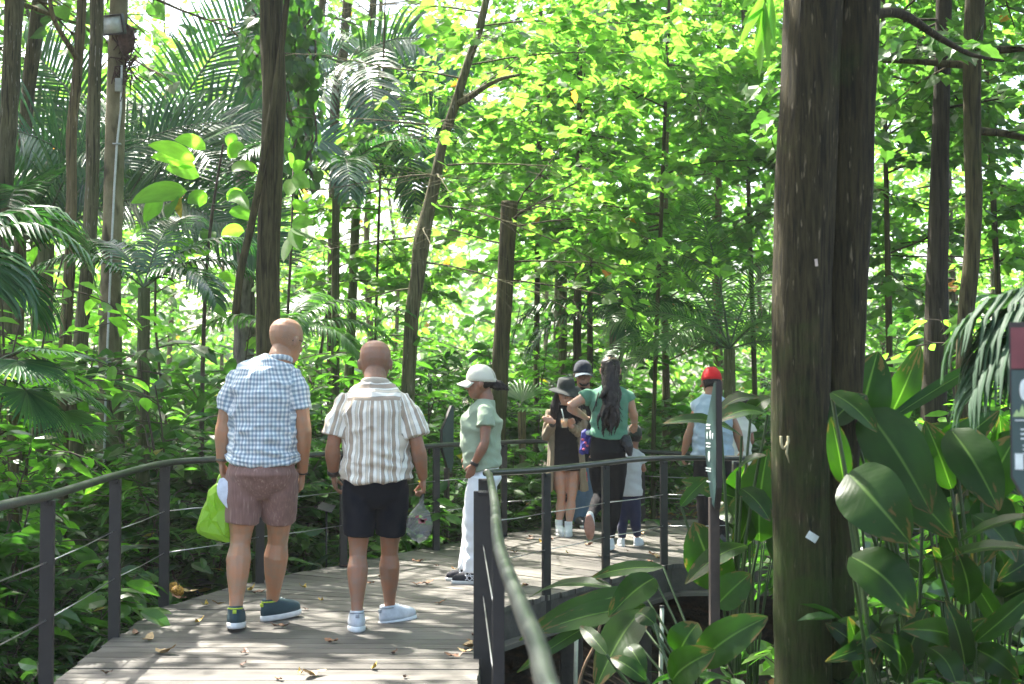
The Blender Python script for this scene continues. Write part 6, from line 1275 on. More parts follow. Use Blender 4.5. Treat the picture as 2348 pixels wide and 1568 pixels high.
# cardigan: open front coat of two panels and back
cm = clothmat('tan_knit', (.24, .185, .12), var=.1)
mb = MB(); J = p.J
for sd, sg in (('L', -1), ('R', 1)):
    mb.tube([J['chest'].lerp(J['sh' + sd], .45) + Vector((0, 0, .05)), J['sh' + sd], J['sh' + sd].lerp(J['el' + sd], .5), J['el' + sd], J['el' + sd].lerp(J['wr' + sd], .75)], [.05, .058, .056, .055, .042], 14)
    for q in range(5):
        a = .30 + q * .18; x = sg * (.10 + .055 * math.sin(a * 1.3)); y = .055 - .16 * (q / 4)
        mb.tube([J['chest'] + Vector((sg * .10, y * .6, .1)), J['chest'] + Vector((sg * (.12 + .02 * math.sin(q)), y, -.05)), J['pel'] + Vector((sg * (.155 - .01 * abs(q - 2)), y * 1.1, .05)), J['pel'] + Vector((sg * (.185 - .012 * abs(q - 2)), y * 1.3, -.28))], [(.028, .028)] * 4, 8)
mb.tube([J['neck'] + Vector((0, -.06, -.03)), J['chest'] + Vector((0, -.09, 0)), J['pel'] + Vector((0, -.11, 0)), J['pel'] + Vector((0, -.13, -.28))], [(.07, .02), (.13, .02), (.14, .022), (.15, .022)], 14, up=(1, 0, 0))
fuse(mb, 'cardigan', cm, p.root, .009, 3, lambda c: .004 * math.sin(c.x * 120 + c.y * 90))
def ex(mb, hm):
    for sg in (-1, 1): strands(mb, hm @ Vector((sg * .07, .0, .12)), p.J['chest'] + Vector((sg * .10, .07, -.02)), .02, .028, .008, 10, off=(sg * .03, .02, 0))
hair_cap(p, M['hair_black'], capped=True, extra=ex, low=.03)
hm = p.headmat(); mb = MB(); vs = []; n = 32; prof = [(.0, .262), (.05, .262), (.078, .25), (.088, .20), (.092, .165), (.094, .155), (.13, .150), (.165, .138), (.175, .130), (.165, .132), (.12, .146), (.09, .148)]
for r0, z in prof:
    for j in range(n):
        a = 2 * math.pi * j / n; wv = .012 * math.sin(2 * a + .6) * (1 if r0 > .1 else 0) - (.035 * max(0, math.cos(a - 2.9)) if r0 > .14 else 0); vs.append(hm @ Vector((r0 * math.cos(a), -.005 + r0 * 1.12 * math.sin(a), z + wv)))
fs = [(i * n + j, (i + 1) * n + j, (i + 1) * n + (j + 1) % n, i * n + (j + 1) % n) for i in range(len(prof) - 1) for j in range(n)]; mb.add(vs, fs); mb.build('hat', clothmat('hat_felt', (.03, .034, .034)), p.root)
sk = simple('white_sock', (.7, .7, .7), .9)
for sd in 'LR':
    mb = MB(); mb.tube([p.J['an' + sd] + Vector((0, 0, -.03)), p.J['an' + sd] + Vector((0, 0, .07))], [.036, .037], 12); mb.build('sock', sk, p.root)
p.shoe('L', .15, 0, M['white_shoe'], M['white_sole'], L_=.235, z=0.0); p.shoe('R', -.2, 0, M['white_shoe'], M['white_sole'], L_=.235, z=0.0)
band(p, 'wrist_band', p.J['elR'], p.J['wrR'], .85, .033, .03, M['dark_strap'])
HAT = p
# ================= man in dark cap facing the camera
p = Person((.71, 14.15, 0), math.pi, 'man in a dark cap and black tee facing us behind the two women', 1.74, wide=1.08)
p.set(pel=(1338, 1045), waist=(1338, 1000), chest=(1338, 930), neck=(1338, 890), head=(1336, 883, -.02), shL=(1376, 905), shR=(1299, 905), elL=(1388, 970), wrL=(1378, 1020, -.1), elR=(1290, 975), wrR=(1310, 1030, -.12), hpL=(1355, 1055), hpR=(1322, 1055), knL=(1352, 1130), knR=(1328, 1130, -.02), anL=(1345, 1197), anR=(1326, 1200))
p.head_rot = Rx(-.12) @ Rz(.1)
p.body(M['skin_brown'], hs=1.03, hands={'L': dict(d=(0, .2, -1), pn=(1, 0, 0), th=(0, 1, 0)), 'R': dict(d=(0, .2, -1), pn=(-1, 0, 0), th=(0, 1, 0))})
p.shirt(M['black_cloth'], p.w(0, 1058)[2], sleeve=.55, loose=.03, fold=.005); p.pants(clothmat('blue_jeans', (.10, .17, .26), var=.2), end=1.95, loose=.012, ankle=.06, name='jeans')
hair_cap(p, M['hair_black'], capped=True, low=.07); p.cap(clothmat('navy_cap', (.025, .03, .045)), mat2=clothmat('grey_peak', (.10, .13, .16)), tilt=.2)
hm = p.headmat(); mb = MB(); mb.tube([hm @ Vector((-.045, .075, .03)), hm @ Vector((-.02, .092, .012)), hm @ Vector((.02, .092, .012)), hm @ Vector((.045, .075, .03))], [.008, .012, .012, .008], 8); mb.build('beard', M['hair_black'], p.root)
dk = simple('dark_trainer', (.06, .06, .065), .6); p.shoe('L', .3, 0, dk, M['white_sole'], z=0.); p.shoe('R', -.3, 0, dk, M['dark_strap'], z=0.)
# ================= man in red cap, sleeveless top
p = Person((1.78, 12.55, 0), 0, 'man in a red cap and pale blue sleeveless top behind the post', 1.62, wide=1.10, k=.93)
p.set(pel=(1634, 1050), waist=(1633, 1010), chest=(1632, 945), neck=(1632, 906), head=(1632, 903, .02), shL=(1603, 931), shR=(1661, 931), elL=(1581, 990), elR=(1689, 985), wrL=(1567, 1038, .03), wrR=(1699, 1035, .04), hpL=(1614, 1065), hpR=(1652, 1065), knL=(1616, 1150), knR=(1650, 1150, .04), anL=(1618, 1238), anR=(1654, 1236, .05))
p.head_rot = Rx(-.25)
p.body(M['skin_tan'], hs=1.0, arm=1.12, hands={'L': dict(d=(-.1, .3, -1), pn=(1, .2, 0), th=(0, 1, 0), curl=.5), 'R': dict(d=(0, .2, -1), pn=(-1, 0, 0), th=(0, 1, 0), curl=.5)})
p.shirt(clothmat('pale_blue_top', (.34, .43, .50), var=.06), p.w(0, 1046)[2], sleeve=.1, sleeves=False, loose=.028, fold=.009, name='top', curve=0); p.pants(M['black_cloth'], end=1.95, loose=.02, ankle=.065, name='trousers', seat=.01)
hair_cap(p, M['hair_black'], capped=True, low=.05); p.cap(clothmat('red_cloth', (.62, .015, .02)), tilt=.2)
p.shoe('L', -.1, 0, dk, M['dark_strap'], z=0.); p.shoe('R', .1, 0, dk, M['dark_strap'], z=0.)
# ================= person in beige
p = Person((2.12, 13.25, 0), .5, 'person in a cream top and beige trousers half hidden beside the red cap man', 1.35, female=True, k=.80)
p.set(pel=(1690, 1060), waist=(1691, 1025), chest=(1692, 985), neck=(1692, 955), head=(1692, 950), shL=(1668, 972), shR=(1714, 972), elL=(1664, 1010), elR=(1722, 1010), wrL=(1668, 1035, .15), wrR=(1716, 1020, .15), hpL=(1680, 1075), hpR=(1702, 1075), knL=(1680, 1140), knR=(1700, 1140), anL=(1680, 1212), anR=(1702, 1212))
p.body(M['skin_brown'], hs=.93, hands={'L': dict(d=(0, 1, 0), pn=(1, 0, 0), th=(0, 0, 1)), 'R': dict(d=(0, 1, 0), pn=(-1, 0, 0), th=(0, 0, 1))})
p.shirt(clothmat('cream_tee', (.66, .64, .56)), p.w(0, 1066)[2], sleeve=.5, loose=.02, fold=.005); p.pants(clothmat('beige_cloth_2', (.42, .36, .26)), end=1.95, loose=.02, ankle=.06, name='trousers'); hair_cap(p, M['hair_black'], low=.03)
p.shoe('L', 0, 0, dk, M['white_sole'], L_=.22, z=0.); p.shoe('R', 0, 0, dk, M['white_sole'], L_=.22, z=0.)
# ---------------------------------------------------------------- floodlight pole
c = P(233, 1290, 12.6); g = gzf(c.x, c.y) - .1; top = P(276, -120, 12.6)
root = empty('lamp_post', (c.x, c.y, g), 'tall leaning concrete pole carrying a floodlight and a white cable conduit', 'lamp post'); o = Vector(root.location)
bot = Vector((c.x, c.y, g)); mb = MB(); pts = [bot.lerp(top, i / 10) - o for i in range(11)]
mb.tube(pts, [.104 - .0025 * i for i in range(11)], 20, rough=.05); mb.build('pole', barkmat('stained_concrete', (.13, .11, .06), (.26, .225, .135), stripe=5, moss=.6, mz=(0, 5), bump=.25), root)
mb = MB(); q = [P(px, py, 12.48) - o for px, py in [(279, 150), (277, 250), (268, 330), (262, 430), (256, 560), (250, 700), (244, 850), (240, 1000), (234, 1200)]]
mb.tube(q, .010, 8); mb.build('conduit', simple('pvc_white', (.62, .63, .60), .45), root)
mb = MB()
for (px, py) in [(268, 330), (256, 560), (245, 830), (240, 1000)]: mb.box(P(px, py, 12.48) - o, (.07, .04, .012))
mb.build('clamp', M['cable'], root)
mb = MB(); mb.box(P(272, 195, 12.46) - o, (.06, .04, .12), bevel=.005); mb.build('junction_box', simple('grey_plastic', (.4, .4, .38), .5), root)
fl = empty('floodlight', (0, 0, 0)); fl.parent = root; kid(root, fl); cc = P(257, 57, 12.40) - o; Rr = Matrix.Rotation(R(-6), 3, 'Y') @ Matrix.Rotation(R(18), 3, 'X') @ Matrix.Rotation(R(-12), 3, 'Z')
mb = MB(); w2, h2 = .108, .082; 
mb.box(cc + Rr @ Vector((0, .02, 0)), (2 * w2 - .012, .035, 2 * h2 - .012), Rr, bevel=.006)
for sx in (-1, 1): mb.box(cc + Rr @ Vector((sx * w2, 0, 0)), (.016, .05, 2 * h2 + .016), Rr, bevel=.003); mb.box(cc + Rr @ Vector((0, 0, sx * h2)), (2 * w2 - .017, .05, .016), Rr, bevel=.003)
for i in range(7): mb.box(cc + Rr @ Vector((-.075 + .025 * i, .047, 0)), (.004, .02, .13), Rr)
mb.build('housing', simple('black_metal', (.025, .025, .027), .5), fl)
mb = MB(); mb.box(cc + Rr @ Vector((0, -.008, 0)), (2 * w2 - .018, .008, 2 * h2 - .018), Rr); mb.build('lens', simple('frosted_glass', (.62, .70, .68), .18, spec=.8), fl)
mb = MB(); mb.tube([cc + Rr @ Vector((-w2 - .01, .03, 0)), cc + Rr @ Vector((-w2 - .01, .09, -.02)), cc + Rr @ Vector((w2 + .01, .09, -.02)), cc + Rr @ Vector((w2 + .01, .03, 0))], .006, 6); mb.build('bracket', bpy.data.materials['black_metal'], fl)
# dried growth on the pole
mb = MB()
for i in range(60):
    a = P(rs.uniform(268, 300), rs.uniform(60, 190), 12.5) - o; mb.tube([a, a + Vector(rs.normal(0, .05, 3)), a + Vector((rs.normal(.03, .07), rs.normal(0, .05), rs.normal(-.06, .06)))], .006, 4)
mb.sphere(P(290, 90, 12.5) - o, (.08, .06, .14), n=12, m=8); mb.build('dry_root', simple('dry_root', (.07, .035, .028), .9, var=.5), root)

# ---------------------------------------------------------------- information posts
def text(s_, size, loc, rot, mat, parent, name='lettering', align='LEFT'):
    cu = bpy.data.curves.new(name, 'FONT'); cu.body = s_; cu.size = size; cu.align_x = align; cu.extrude = .0006; ob = bpy.data.objects.new(name, cu)
    C.collection.objects.link(ob); dg = bpy.context.evaluated_depsgraph_get(); me_ = bpy.data.meshes.new_from_object(ob.evaluated_get(dg)); bpy.data.objects.remove(ob); me_.materials.clear(); me_.materials.append(mat)
    o_ = link(name, me_, parent); kid(parent, o_); o_.matrix_local = Matrix.Translation(loc) @ rot.to_4x4(); return o_
M['teal_panel'] = simple('teal_panel', (.035, .07, .065), .4, var=.05); M['panel_dark'] = simple('panel_dark', (.03, .023, .02), .6); M['panel_maroon'] = simple('panel_maroon', (.16, .035, .04), .4); M['print_white'] = simple('print_white', (.62, .68, .64), .5); M['print_green'] = simple('print_green', (.35, .5, .2), .5)
M['timber'] = simple('timber', (.05, .036, .026), .75, var=.3, scale=12); M['timber_light'] = simple('timber_light', (.22, .15, .09), .75, var=.3, scale=12)
def infopost(loc, yaw, label, H, topz, botz, W_=.17, mat='panel_dark', slope=.11, red=0.0, big=False, pw=.034):
    "narrow board with a slanting top fixed to a post; front faces -y before yaw"
    root = empty('information_sign', loc, label, 'sign', rz=yaw); z0 = loc[2]
    mb = MB(); mb.box((0, 0, (topz - slope * 1.0 + botz - .5 - z0 * 2) / 2 * 0 + ((z0) + (botz + .05)) / 2 - z0), (pw, .045, botz + .05 - z0), bevel=.003); mb.build('post', M['timber' if not big else 'timber_light'], root)
    mb = MB(); t, b_ = topz - z0, botz - z0; hw = W_ / 2; th = .012 if not big else .022
    pr = [(-hw, t - .22), (hw - .035, t), (hw, t), (hw, b_ + .10), (hw * .6, b_), (hw * .1, b_ + .02), (-hw, b_ + .24)] if not big else [(-hw, t), (hw, t), (hw, b_), (-hw * .2, b_), (-hw, b_ + .12)]
    n = len(pr); vs = [Vector((x, -th, z)) for x, z in pr] + [Vector((x, th, z)) for x, z in pr]; mb.add(vs, [tuple(range(n))[::-1], tuple(range(n, 2 * n))] + [(i, (i + 1) % n, n + (i + 1) % n, n + i) for i in range(n)]); mb.build('board', M[mat], root, smooth=False)
    mb = MB(); pr2 = [(x * .93, (z - (t + b_) / 2) * .975 + (t + b_) / 2) for x, z in pr]; zr = t - red
    vs = [Vector((x, -th - .003, min(z, zr))) for x, z in pr2]; mb.add(vs, [tuple(range(n))[::-1]]); mb.build('panel', M['teal_panel'], root, smooth=False)
    if red:
        mb = MB(); mb.box((0, -th - .002, t - red / 2 - .005), (W_ * .93, .004, red - .02)); mb.build('header', M['panel_maroon'], root, smooth=False)
    return root, t, b_, th
# the post seen almost edge-on in front of the man in the red cap
g = P(1632, 1500, 6.4); loc = (g.x + .012, 6.4, gzf(g.x, 6.4) - .05)
sg, t, b_, th = infopost(loc, R(-83), 'dark wooden information post with a narrow teal panel seen nearly edge on', 0, P(0, 874, 6.4)[2], P(0, 1165, 6.4)[2], W_=.20)
for (x, z, ww, hh) in [(-.03, t - .20, .07, .008), (-.03, t - .215, .06, .008), (-.05, t - .25, .022, .034), (.005, t - .245, .03, .04), (.045, t - .25, .018, .03), (-.03, t - .285, .08, .006), (-.03, t - .30, .07, .006), (-.02, t - .345, .035, .05), (-.03, t - .40, .09, .005), (-.03, t - .412, .085, .005), (-.03, t - .46, .06, .006)]:
    mb = MB(); mb.sphere((x, -th - .005, z), (ww / 2, .002, hh / 2), n=8, m=6) if hh > .02 else mb.box((x, -th - .005, z), (ww, .002, hh)); mb.build('pictogram' if hh > .02 else 'text_line', M['print_white'], sg, smooth=False)
# cropped sign at the right edge, nearer
g = P(2398, 1500, 3.9); loc = (g.x, 3.9, gzf(g.x, 3.9) - .05)
sg, t, b_, th = infopost(loc, R(-32), 'teal and maroon information sign cut off by the right edge of the view', 0, P(0, 738, 3.9)[2], P(0, 1195, 3.9)[2], W_=.17, red=.135, big=True, pw=.03)
mb = MB()
for (x, z, ww, hh, nm) in [(-.045, t - .19, .024, .06, 'pictogram'), (-.02, t - .19, .02, .056, 'pictogram')] + [(.01, t - .30 - i * .013, .13, .004, 'text_line') for i in range(3)] + [(.01, t - .345 - i * .011, .12, .003, 'text_line') for i in range(3)] + [(-.06, t - .39, .022, .045, 'pictogram'), (.012, t - .385, .10, .004, 'text_line'), (.012, t - .398, .09, .004, 'text_line'), (.0, t - .275, .14, .003, 'rule')]:
    mb = MB(); mb.sphere((x, -th - .005, z), (ww / 2, .002, hh / 2), n=10, m=6) if nm == 'pictogram' and hh > .05 else mb.box((x, -th - .005, z), (ww, .002, hh)); mb.build(nm, M['print_white'], sg, smooth=False)
mb = MB()
for i, (x, h) in enumerate([(-.065, .02), (-.05, .035), (-.035, .045), (-.02, .03), (-.005, .042), (.012, .025), (.03, .036)]): mb.add([(x - .012, -th - .005, t - .265), (x + .012, -th - .005, t - .265), (x, -th - .005, t - .265 + h)], [(0, 1, 2)])
mb.build('tree_drawing', M['print_green'], sg, smooth=False)
# similar dark post beyond the woman in the cream cap
g = P(1024, 1090, 13.0); loc = (g.x, 13.0, gzf(g.x, 13.0) - .05)
infopost(loc, R(60), 'distant dark information post between the striped shirt man and the capped woman', 0, P(0, 930, 13)[2], P(0, 1085, 13)[2], W_=.2)
# small plant name plate on a stake
c = P(748, 1163, 11.6); gg = gzf(c.x, c.y) - .05; root = empty('plant_label', (c.x, c.y, gg), 'small slanted dark plant label on a stake between the two walking men', 'plant label')
mb = MB(); mb.tube([Vector((0, .02, 0)), Vector((0, .01, c.z - gg))], .008, 6); mb.build('stake', M['post'], root)
mb = MB(); mb.box((0, 0, c.z - gg), (.13, .008, .085), Matrix.Rotation(R(-50), 3, 'X') @ Matrix.Rotation(R(20), 3, 'Y'), bevel=.002); mb.build('plate', simple('plate_dark', (.09, .075, .07), .35), root, smooth=False)
# pale rods standing under the boardwalk edge
for (px, y0, Y, lb) in [(1319, 1398, 9.3, 'pale upright rod below the boardwalk edge next to the near railing'), (1514, 1392, 9.4, 'pale upright rod below the boardwalk edge nearer the information post')]:
    c = P(px, y0, Y); gg = gzf(c.x, c.y) - .05; root = empty('rod', (c.x, c.y, gg), lb, 'rod'); mb = MB(); mb.tube([(0, 0, 0), (.0, 0, (c.z - gg) / 2), (.01, 0, c.z - gg)], .014, 8); mb.build('shaft', simple('rod_paint', (.55, .56, .42), .5), root)
    mb = MB(); mb.tube([(.01, 0, c.z - gg), (.01, 0, c.z - gg + .012)], .018, 8); mb.build('end_cap', M['post'], root)
c = P(1400, 1420, 8.9); root = empty('dry_vine', (c.x, c.y, c.z), 'brown dry vine curving down beside the pale rod', 'vine'); mb = MB(); mb.tube(catmull([P(1378, 1400, 9) - c, P(1376, 1430, 9) - c, P(1362, 1480, 9) - c, P(1338, 1530, 9) - c, P(1325, 1590, 9) - c, Vector((P(1325, 1590, 9) - c).to_tuple()[:2] + (gzf(c.x, 9) - c.z,))], 4), .009, 6); mb.build('stem', simple('dry_vine', (.30, .19, .11), .8), root)
# ---------------------------------------------------------------- small things on the big trunk
def flat(name, label, cat, px, py, Y, w_, h_, rot, mat, th=.003, warp=0):
    c = P(px, py, Y); root = empty(name, c, label, cat); mb = MB(); n = 6; vs = []; 
    for i in range(n + 1):
        x = -w_ / 2 + w_ * i / n; d = -warp * (2 * i / n - 1) ** 2
        for zz in (-h_ / 2, h_ / 2): vs += [Vector((x, -th - d, zz)), Vector((x, -d, zz))]
    fs = []
    for i in range(n): a = i * 4; fs += [(a, a + 4, a + 6, a + 2), (a + 1, a + 3, a + 7, a + 5), (a + 2, a + 6, a + 7, a + 3), (a, a + 1, a + 5, a + 4)]
    fs += [(0, 2, 3, 1), (n * 4, n * 4 + 1, n * 4 + 3, n * 4 + 2)]; mb.add([Matrix.Rotation(rot, 3, 'Y') @ v for v in vs], fs); mb.build('plate', mat, root, smooth=False); return root
flat('tree_tag', 'small white metal tag nailed askew on the big trunk', 'tag', 1862, 1231, 6.125, .050, .034, R(32), simple('tag_white', (.55, .60, .55), .4), warp=.004)
flat('bark_chip', 'short pale peeled chip on the big trunk above the red cap height', 'bark chip', 1871, 602, 6.09, .012, .032, R(-6), simple('chip_pale', (.55, .45, .38), .7), warp=.001)
c = P(1800, 1018, 6.15); root = empty('peeled_bark', c, 'curl of pale peeled bark at the left side of the big trunk', 'bark chip'); mb = MB()
mb.tube(catmull([P(1790, 1000, 6.13) - c, P(1791, 1018, 6.12) - c, P(1797, 1028, 6.12) - c, P(1806, 1015, 6.12) - c, P(1806, 1000, 6.13) - c], 4), [(.006, .003)] * 17, 6); mb.tube([P(1805, 1012, 6.12) - c, P(1803, 1040, 6.12) - c, P(1809, 1062, 6.13) - c], [.006, .005, .001], 6); mb.build('bark', simple('peel', (.35, .31, .17), .8), root)
# ---------------------------------------------------------------- yellow fruits at the deck edge
m, nt, N, L, b = nodes('orange_rind'); tc = N.new('ShaderNodeTexCoord'); vo = N.new('ShaderNodeTexVoronoi'); vo.inputs['Scale'].default_value = 90; L.new(tc.outputs['Object'], vo.inputs['Vector'])
rr = ramp(N, [(0, (.62, .33, .02)), (.7, (.30, .14, .01))]); L.new(vo.outputs['Distance'], rr.inputs[0]); L.new(rr.outputs[0], b.inputs['Base Color']); bp = N.new('ShaderNodeBump'); bp.invert = True; bp.inputs['Distance'].default_value = .006; L.new(vo.outputs['Distance'], bp.inputs['Height']); L.new(bp.outputs[0], b.inputs['Normal'])
for (px, py, Y, rr_, lb) in [(407, 1361, 9.42, .042, 'lower knobbly orange fruit lying at the left boardwalk edge'), (399, 1338, 9.62, .040, 'upper knobbly orange fruit behind the other at the boardwalk edge')]:
    c = P(px, py, Y); root = empty('fruit', (c.x, c.y, rr_ * .92), lb, 'fruit'); mb = MB(); mb.sphere((0, 0, 0), (rr_ * 1.04, rr_, rr_ * .94), n=20, m=14); mb.build('rind', m, root); mb = MB(); mb.tube([(0, 0, rr_ * .85), (.004, 0, rr_ * 1.1), (-.02 + .004, .01, rr_ * 1.9)], [.005, .004, .002], 6); mb.build('stalk', M['twig'], root)
# ---------------------------------------------------------------- fallen leaves on the planks
rs.seed(8); FM = []
for v in range(6):
    mb = MB(); Ln = [.12, .15, .09, .13, .17, .08][v]; k = 7; pts = [Vector((Ln * (i / k - .5), .012 * math.sin(i * .9 + v), .010 + .030 * (i / k - .5) ** 2 * (3 if v % 2 else 5) + .006 * math.sin(i * 2. + v))) for i in range(k + 1)]
    strip(mb, pts, [max(.002, Ln * .21 * math.sin(math.pi * min(1, .04 + i / k * .96)) ** .8) for i in range(k + 1)], Vector((0, 0, 1)), 0, fold=.35, nseg=2, seed=v * 7.3, wav=.25)
    col = [(.36, .20, .07), (.20, .10, .05), (.50, .33, .05), (.28, .13, .06), (.44, .30, .14), (.14, .07, .04)][v]; FM.append(mb.mesh('fallen_leaf', [simple('dry_leaf', col, .6, var=.35, scale=40)]))
vis = [(575, 1357, 2), (592, 1362, 1), (500, 1387, 4), (472, 1390, 2), (540, 1397, 4), (340, 1470, 4), (312, 1455, 1), (430, 1360, 4), (410, 1375, 3), (640, 1440, 1), (695, 1350, 2), (790, 1300, 3), (1075, 1487, 4), (1065, 1497, 4), (1082, 1475, 3), (690, 1546, 2), (930, 1556, 5), (1040, 1508, 1), (850, 1340, 3), (1010, 1385, 3), (1085, 1460, 5), (905, 1500, 5), (1190, 1352, 2), (1205, 1345, 3), (1180, 1268, 4), (1215, 1232, 3), (1260, 1240, 1), (1510, 1283, 4), (1500, 1275, 3), (1490, 1290, 1), (1350, 1252, 3), (1470, 1228, 4), (1440, 1265, 5), (1300, 1270, 2), (1400, 1215, 3), (1530, 1205, 1), (1000, 1300, 5), (960, 1290, 3), (700, 1400, 5), (455, 1430, 2), (380, 1500, 4), (245, 1548, 5), (560, 1500, 5), (760, 1475, 3), (860, 1535, 2)]
for i in range(18):
    y = rs.uniform(6.5, 14.6); le, re = leftedge(y), float(np.interp(y, [p[1] for p in DR[:11]], [p[0] for p in DR[:11]])) if y < 11.2 else 3.5
    e = rs.uniform() ** .6; x = le + .1 + (re - le - .2) * (e if rs.uniform() < .5 else 1 - e); vis.append((x, y, None))
for i, v in enumerate(vis):
    if v[2] is None: x, y, z = v[0], v[1], .003; k = int(rs.randint(6))
    else: q = G(v[0], v[1], 0); x, y, z = q.x, q.y, .003; k = v[2]
    o_ = link('fallen_leaf', FM[k]); o_.location = (x, y, z); o_.rotation_euler = (rs.normal(0, .1), rs.normal(0, .1), rs.uniform(0, 6.28)); s = rs.uniform(.5, .95); o_.scale = (s, s, s)
    tag(o_, 'dry fallen leaf lying on the boardwalk planks', 'leaf', 'fallen leaves on the boardwalk')
# ---------------------------------------------------------------- carried things
def bag(name, label, p_top, corners, mat, depth=.10, cat='bag', pucker=.02, handles=2):
    "soft bag: outline in picture pixels at one depth, given thickness"
    Y = p_top[2]; c = P(*p_top); root = empty(name, c, label, cat); n = len(corners); cen = sum((P(a, b2, Y) - c for a, b2 in corners), Vector()) / n; mb = MB()
    ol = [P(a, b2, Y) - c for a, b2 in corners]; rings = []
    for (f, d) in [(.25, -.5), (.7, -.46), (.95, -.2), (1., 0), (.95, .2), (.7, .46), (.25, .5)]:
        rings.append([cen + (q - cen) * f + Vector((0, d * depth, 0)) + Vector((0, rs.normal(0, pucker * .5), rs.normal(0, pucker * .3))) for q in ol])
    vs = [v for r_ in rings for v in r_]; k = len(rings); fs = [(i * n + j, i * n + (j + 1) % n, (i + 1) * n + (j + 1) % n, (i + 1) * n + j) for i in range(k - 1) for j in range(n)] + [tuple(range(n))[::-1], tuple((k - 1) * n + j for j in range(n))]
    mb.add(vs, fs); mb.build('pouch', mat, root, smooth=False)
    return root, c, ol
def plastic(name, col, tr=.45, rough=.3, logo=None):
    m, nt, N, L, b = nodes(name); b.inputs['Base Color'].default_value = (*col, 1); b.inputs['Roughness'].default_value = rough; t_ = N.new('ShaderNodeBsdfTranslucent'); t_.inputs[0].default_value = (*col, 1)
    tc = N.new('ShaderNodeTexCoord'); n2 = N.new('ShaderNodeTexNoise'); n2.inputs['Scale'].default_value = 14; n2.inputs['Detail'].default_value = 6; L.new(tc.outputs['Object'], n2.inputs['Vector']); bp = N.new('ShaderNodeBump'); bp.inputs['Strength'].default_value = .8; bp.inputs['Distance'].default_value = .02; L.new(n2.outputs['Fac'], bp.inputs['Height']); L.new(bp.outputs[0], b.inputs['Normal'])
    ms = N.new('ShaderNodeMixShader'); ms.inputs[0].default_value = tr; L.new(b.outputs[0], ms.inputs[1]); L.new(t_.outputs[0], ms.inputs[2]); out = ms.outputs[0]
    if logo:
        tp = N.new('ShaderNodeBsdfTransparent'); m2 = N.new('ShaderNodeMixShader'); m2.inputs[0].default_value = logo; L.new(out, m2.inputs[1]); L.new(tp.outputs[0], m2.inputs[2]); out = m2.outputs[0]
    L.new(out, N['Material Output'].inputs[0]); return m
root, c, ol = bag('carrier_bag', 'lime green plastic bag held low in the left hand of the man in check', (508, 1098, 8.24), [(498, 1106), (478, 1123), (474, 1145), (462, 1170), (449, 1212), (452, 1222), (475, 1232), (520, 1243), (531, 1238), (530, 1205), (528, 1165), (516, 1125), (508, 1104)], plastic('lime_plastic', (.36, .60, .06), .5), depth=.12)
for q in range(2):
    mb = MB(); mb.tube([P(500 + 8 * q, 1108, 8.22 + .04 * q) - c, P(503 + 4 * q, 1096, 8.23) - c, P(507, 1088, 8.24) - c], [(.012, .004)] * 3, 6); mb.build('handle', bpy.data.materials['lime_plastic'], root)
c = P(516, 1135, 8.16); root = empty('sun_visor', c, 'white folded paper held beside the green plastic bag', 'paper'); mb = MB(); k = 10; pts = [P(508, 1096, 8.16) - c, P(511, 1110, 8.155) - c, P(515, 1128, 8.15) - c, P(520, 1145, 8.155) - c, P(527, 1165, 8.165) - c]
pts = catmull(pts, 3); strip(mb, pts, [.006 + .036 * math.sin(math.pi * (i + .5) / len(pts)) for i in range(len(pts))], Vector((0.1, -1, 0)), 0, fold=.2, nseg=3); pp_ = mb.build('sheet', simple('paper_white', (.70, .74, .82), .7), root); so = pp_.modifiers.new('t', 'SOLIDIFY'); so.thickness = .003; root.name = 'folded_paper'
root, c, ol = bag('clear_bag', 'grey see through plastic bag with a red print held by the man in stripes', (968, 1148, 8.30), [(962, 1150), (950, 1165), (938, 1180), (930, 1205), (932, 1225), (945, 1238), (962, 1245), (978, 1240), (988, 1222), (992, 1200), (986, 1182), (975, 1165), (970, 1150)], plastic('grey_plastic_film', (.22, .23, .25), .4, .2, .55), depth=.12)
mb = MB(); 
for i in range(9): mb.box(P(952 + rs.uniform(0, 26), 1180 + rs.uniform(0, 22), 8.225) - c, (.022, .002, .012), Matrix.Rotation(rs.uniform(-.5, .5), 3, 'Y'))
mb.build('print', simple('red_print', (.35, .10, .12), .6), root, smooth=False)
mb = MB(); mb.tube([P(966, 1152, 8.3) - c, P(969, 1136, 8.29) - c, P(972, 1122, 8.27) - c], [(.016, .006), (.010, .006), (.008, .006)], 8); mb.build('handle', bpy.data.materials['grey_plastic_film'], root)
# drink cup
c = P(1294, 968, 13.11); root = empty('drink_cup', c, 'clear cup of orange drink with a straw held by the woman in the black hat', 'cup')
mb = MB(); mb.tube([(0, 0, -.05), (0, 0, .0), (0, 0, .035)], [.026, .033, .036], 14, cap=False); mb.build('cup', plastic('clear_cup', (.75, .75, .72), .4, .1, .6), root)
mb = MB(); mb.tube([(0, 0, -.047), (0, 0, .0), (0, 0, .015)], [.024, .031, .032], 14); mb.build('drink', simple('orange_drink', (.70, .28, .02), .3), root)
mb = MB(); mb.tube([(0, 0, -.02), (-.015, -.01, .07), (-.028, -.015, .125)], .005, 6); mb.build('straw', M['print_white'], root)
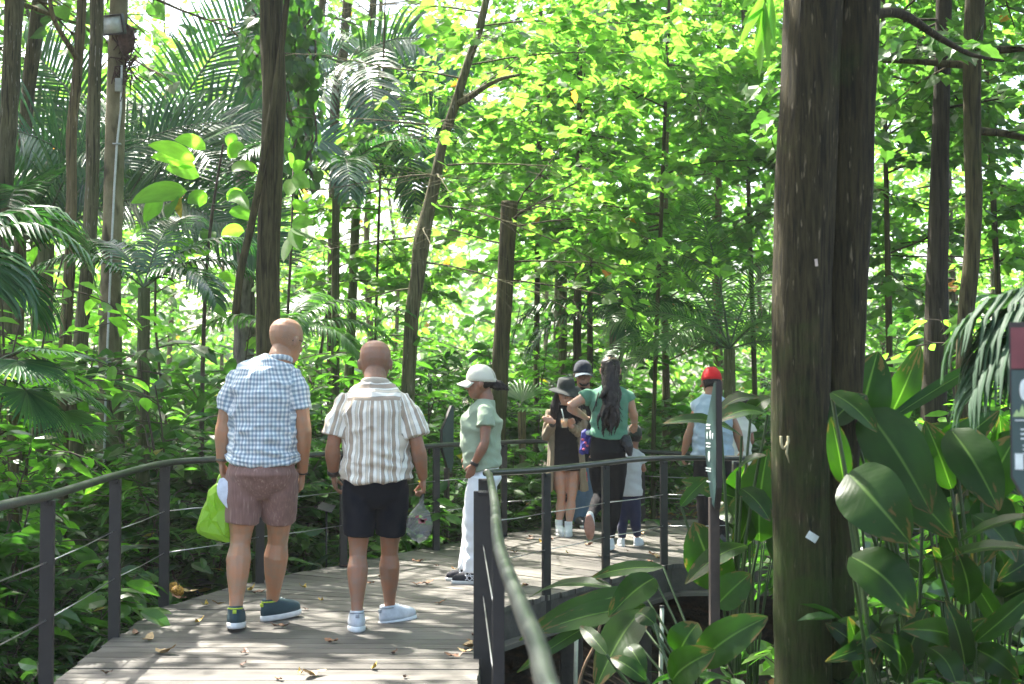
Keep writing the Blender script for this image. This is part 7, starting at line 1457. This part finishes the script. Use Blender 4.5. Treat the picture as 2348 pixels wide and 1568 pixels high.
# floral bag on the hip of the woman with long hair
root, c, ol = bag('shoulder_bag', 'small blue and purple floral bag hanging at the hip of the long haired woman', (1338, 990, 12.05), [(1333, 990), (1331, 1003), (1330, 1020), (1327, 1036), (1334, 1042), (1348, 1042), (1352, 1028), (1356, 1005), (1358, 988), (1345, 982)], simple('violet_cloth', (.06, .06, .30), .7, var=.5, scale=40), depth=.07)
mb = MB()
for (px, py) in [(1342, 1015), (1336, 1008), (1346, 1022), (1338, 1030)]: mb.sphere(P(px, py, 11.998) - c, (.014, .006, .012), n=6, m=4)
mb.build('flower_patch', simple('pink_print', (.6, .12, .2), .6), root); mb = MB(); mb.sphere(P(1350, 992, 12.0) - c, (.03, .012, .022)); mb.build('patch', M['print_white'], root)
mb = MB(); mb.tube([P(1345, 985, 12.02) - c, P(1352, 960, 12.1) - c, P(1364, 930, 11.85) - c, P(1372, 900, 11.9) - c], .006, 6); mb.build('strap', M['dark_strap'], root)
root, c, ol = bag('gift_bag', 'red patterned bag hanging between the two women below the rail', (1335, 1075, 13.4), [(1326, 1078), (1324, 1095), (1328, 1110), (1340, 1112), (1347, 1104), (1345, 1080)], simple('red_bag', (.50, .05, .06), .6, var=.6, scale=50), depth=.08)
mb = MB(); mb.tube([P(1330, 1078, 13.4) - c, P(1335, 1040, 13.35) - c, P(1322, 1010, 13.25) - c], .006, 6); mb.build('handle', M['dark_strap'], root)
# ---------------------------------------------------------------- humid air
bm = bmesh.new(); bmesh.ops.create_cube(bm, size=1); me = bpy.data.meshes.new('haze'); bm.to_mesh(me); bm.free(); hz = link('haze', me); hz.scale = (300, 340, 36); hz.location = (0, 100, 15.0)
m = bpy.data.materials.new('haze'); m.use_nodes = True; N = m.node_tree.nodes; N.remove(N['Principled BSDF']); pv = N.new('ShaderNodeVolumePrincipled'); pv.inputs['Density'].default_value = .0009; pv.inputs['Color'].default_value = (.92, .96, .9, 1); pv.inputs['Anisotropy'].default_value = .4
m.node_tree.links.new(pv.outputs[0], N['Material Output'].inputs['Volume']); me.materials.append(m); tag(hz, 'bright humid air between the trees', 'haze', kind='stuff')
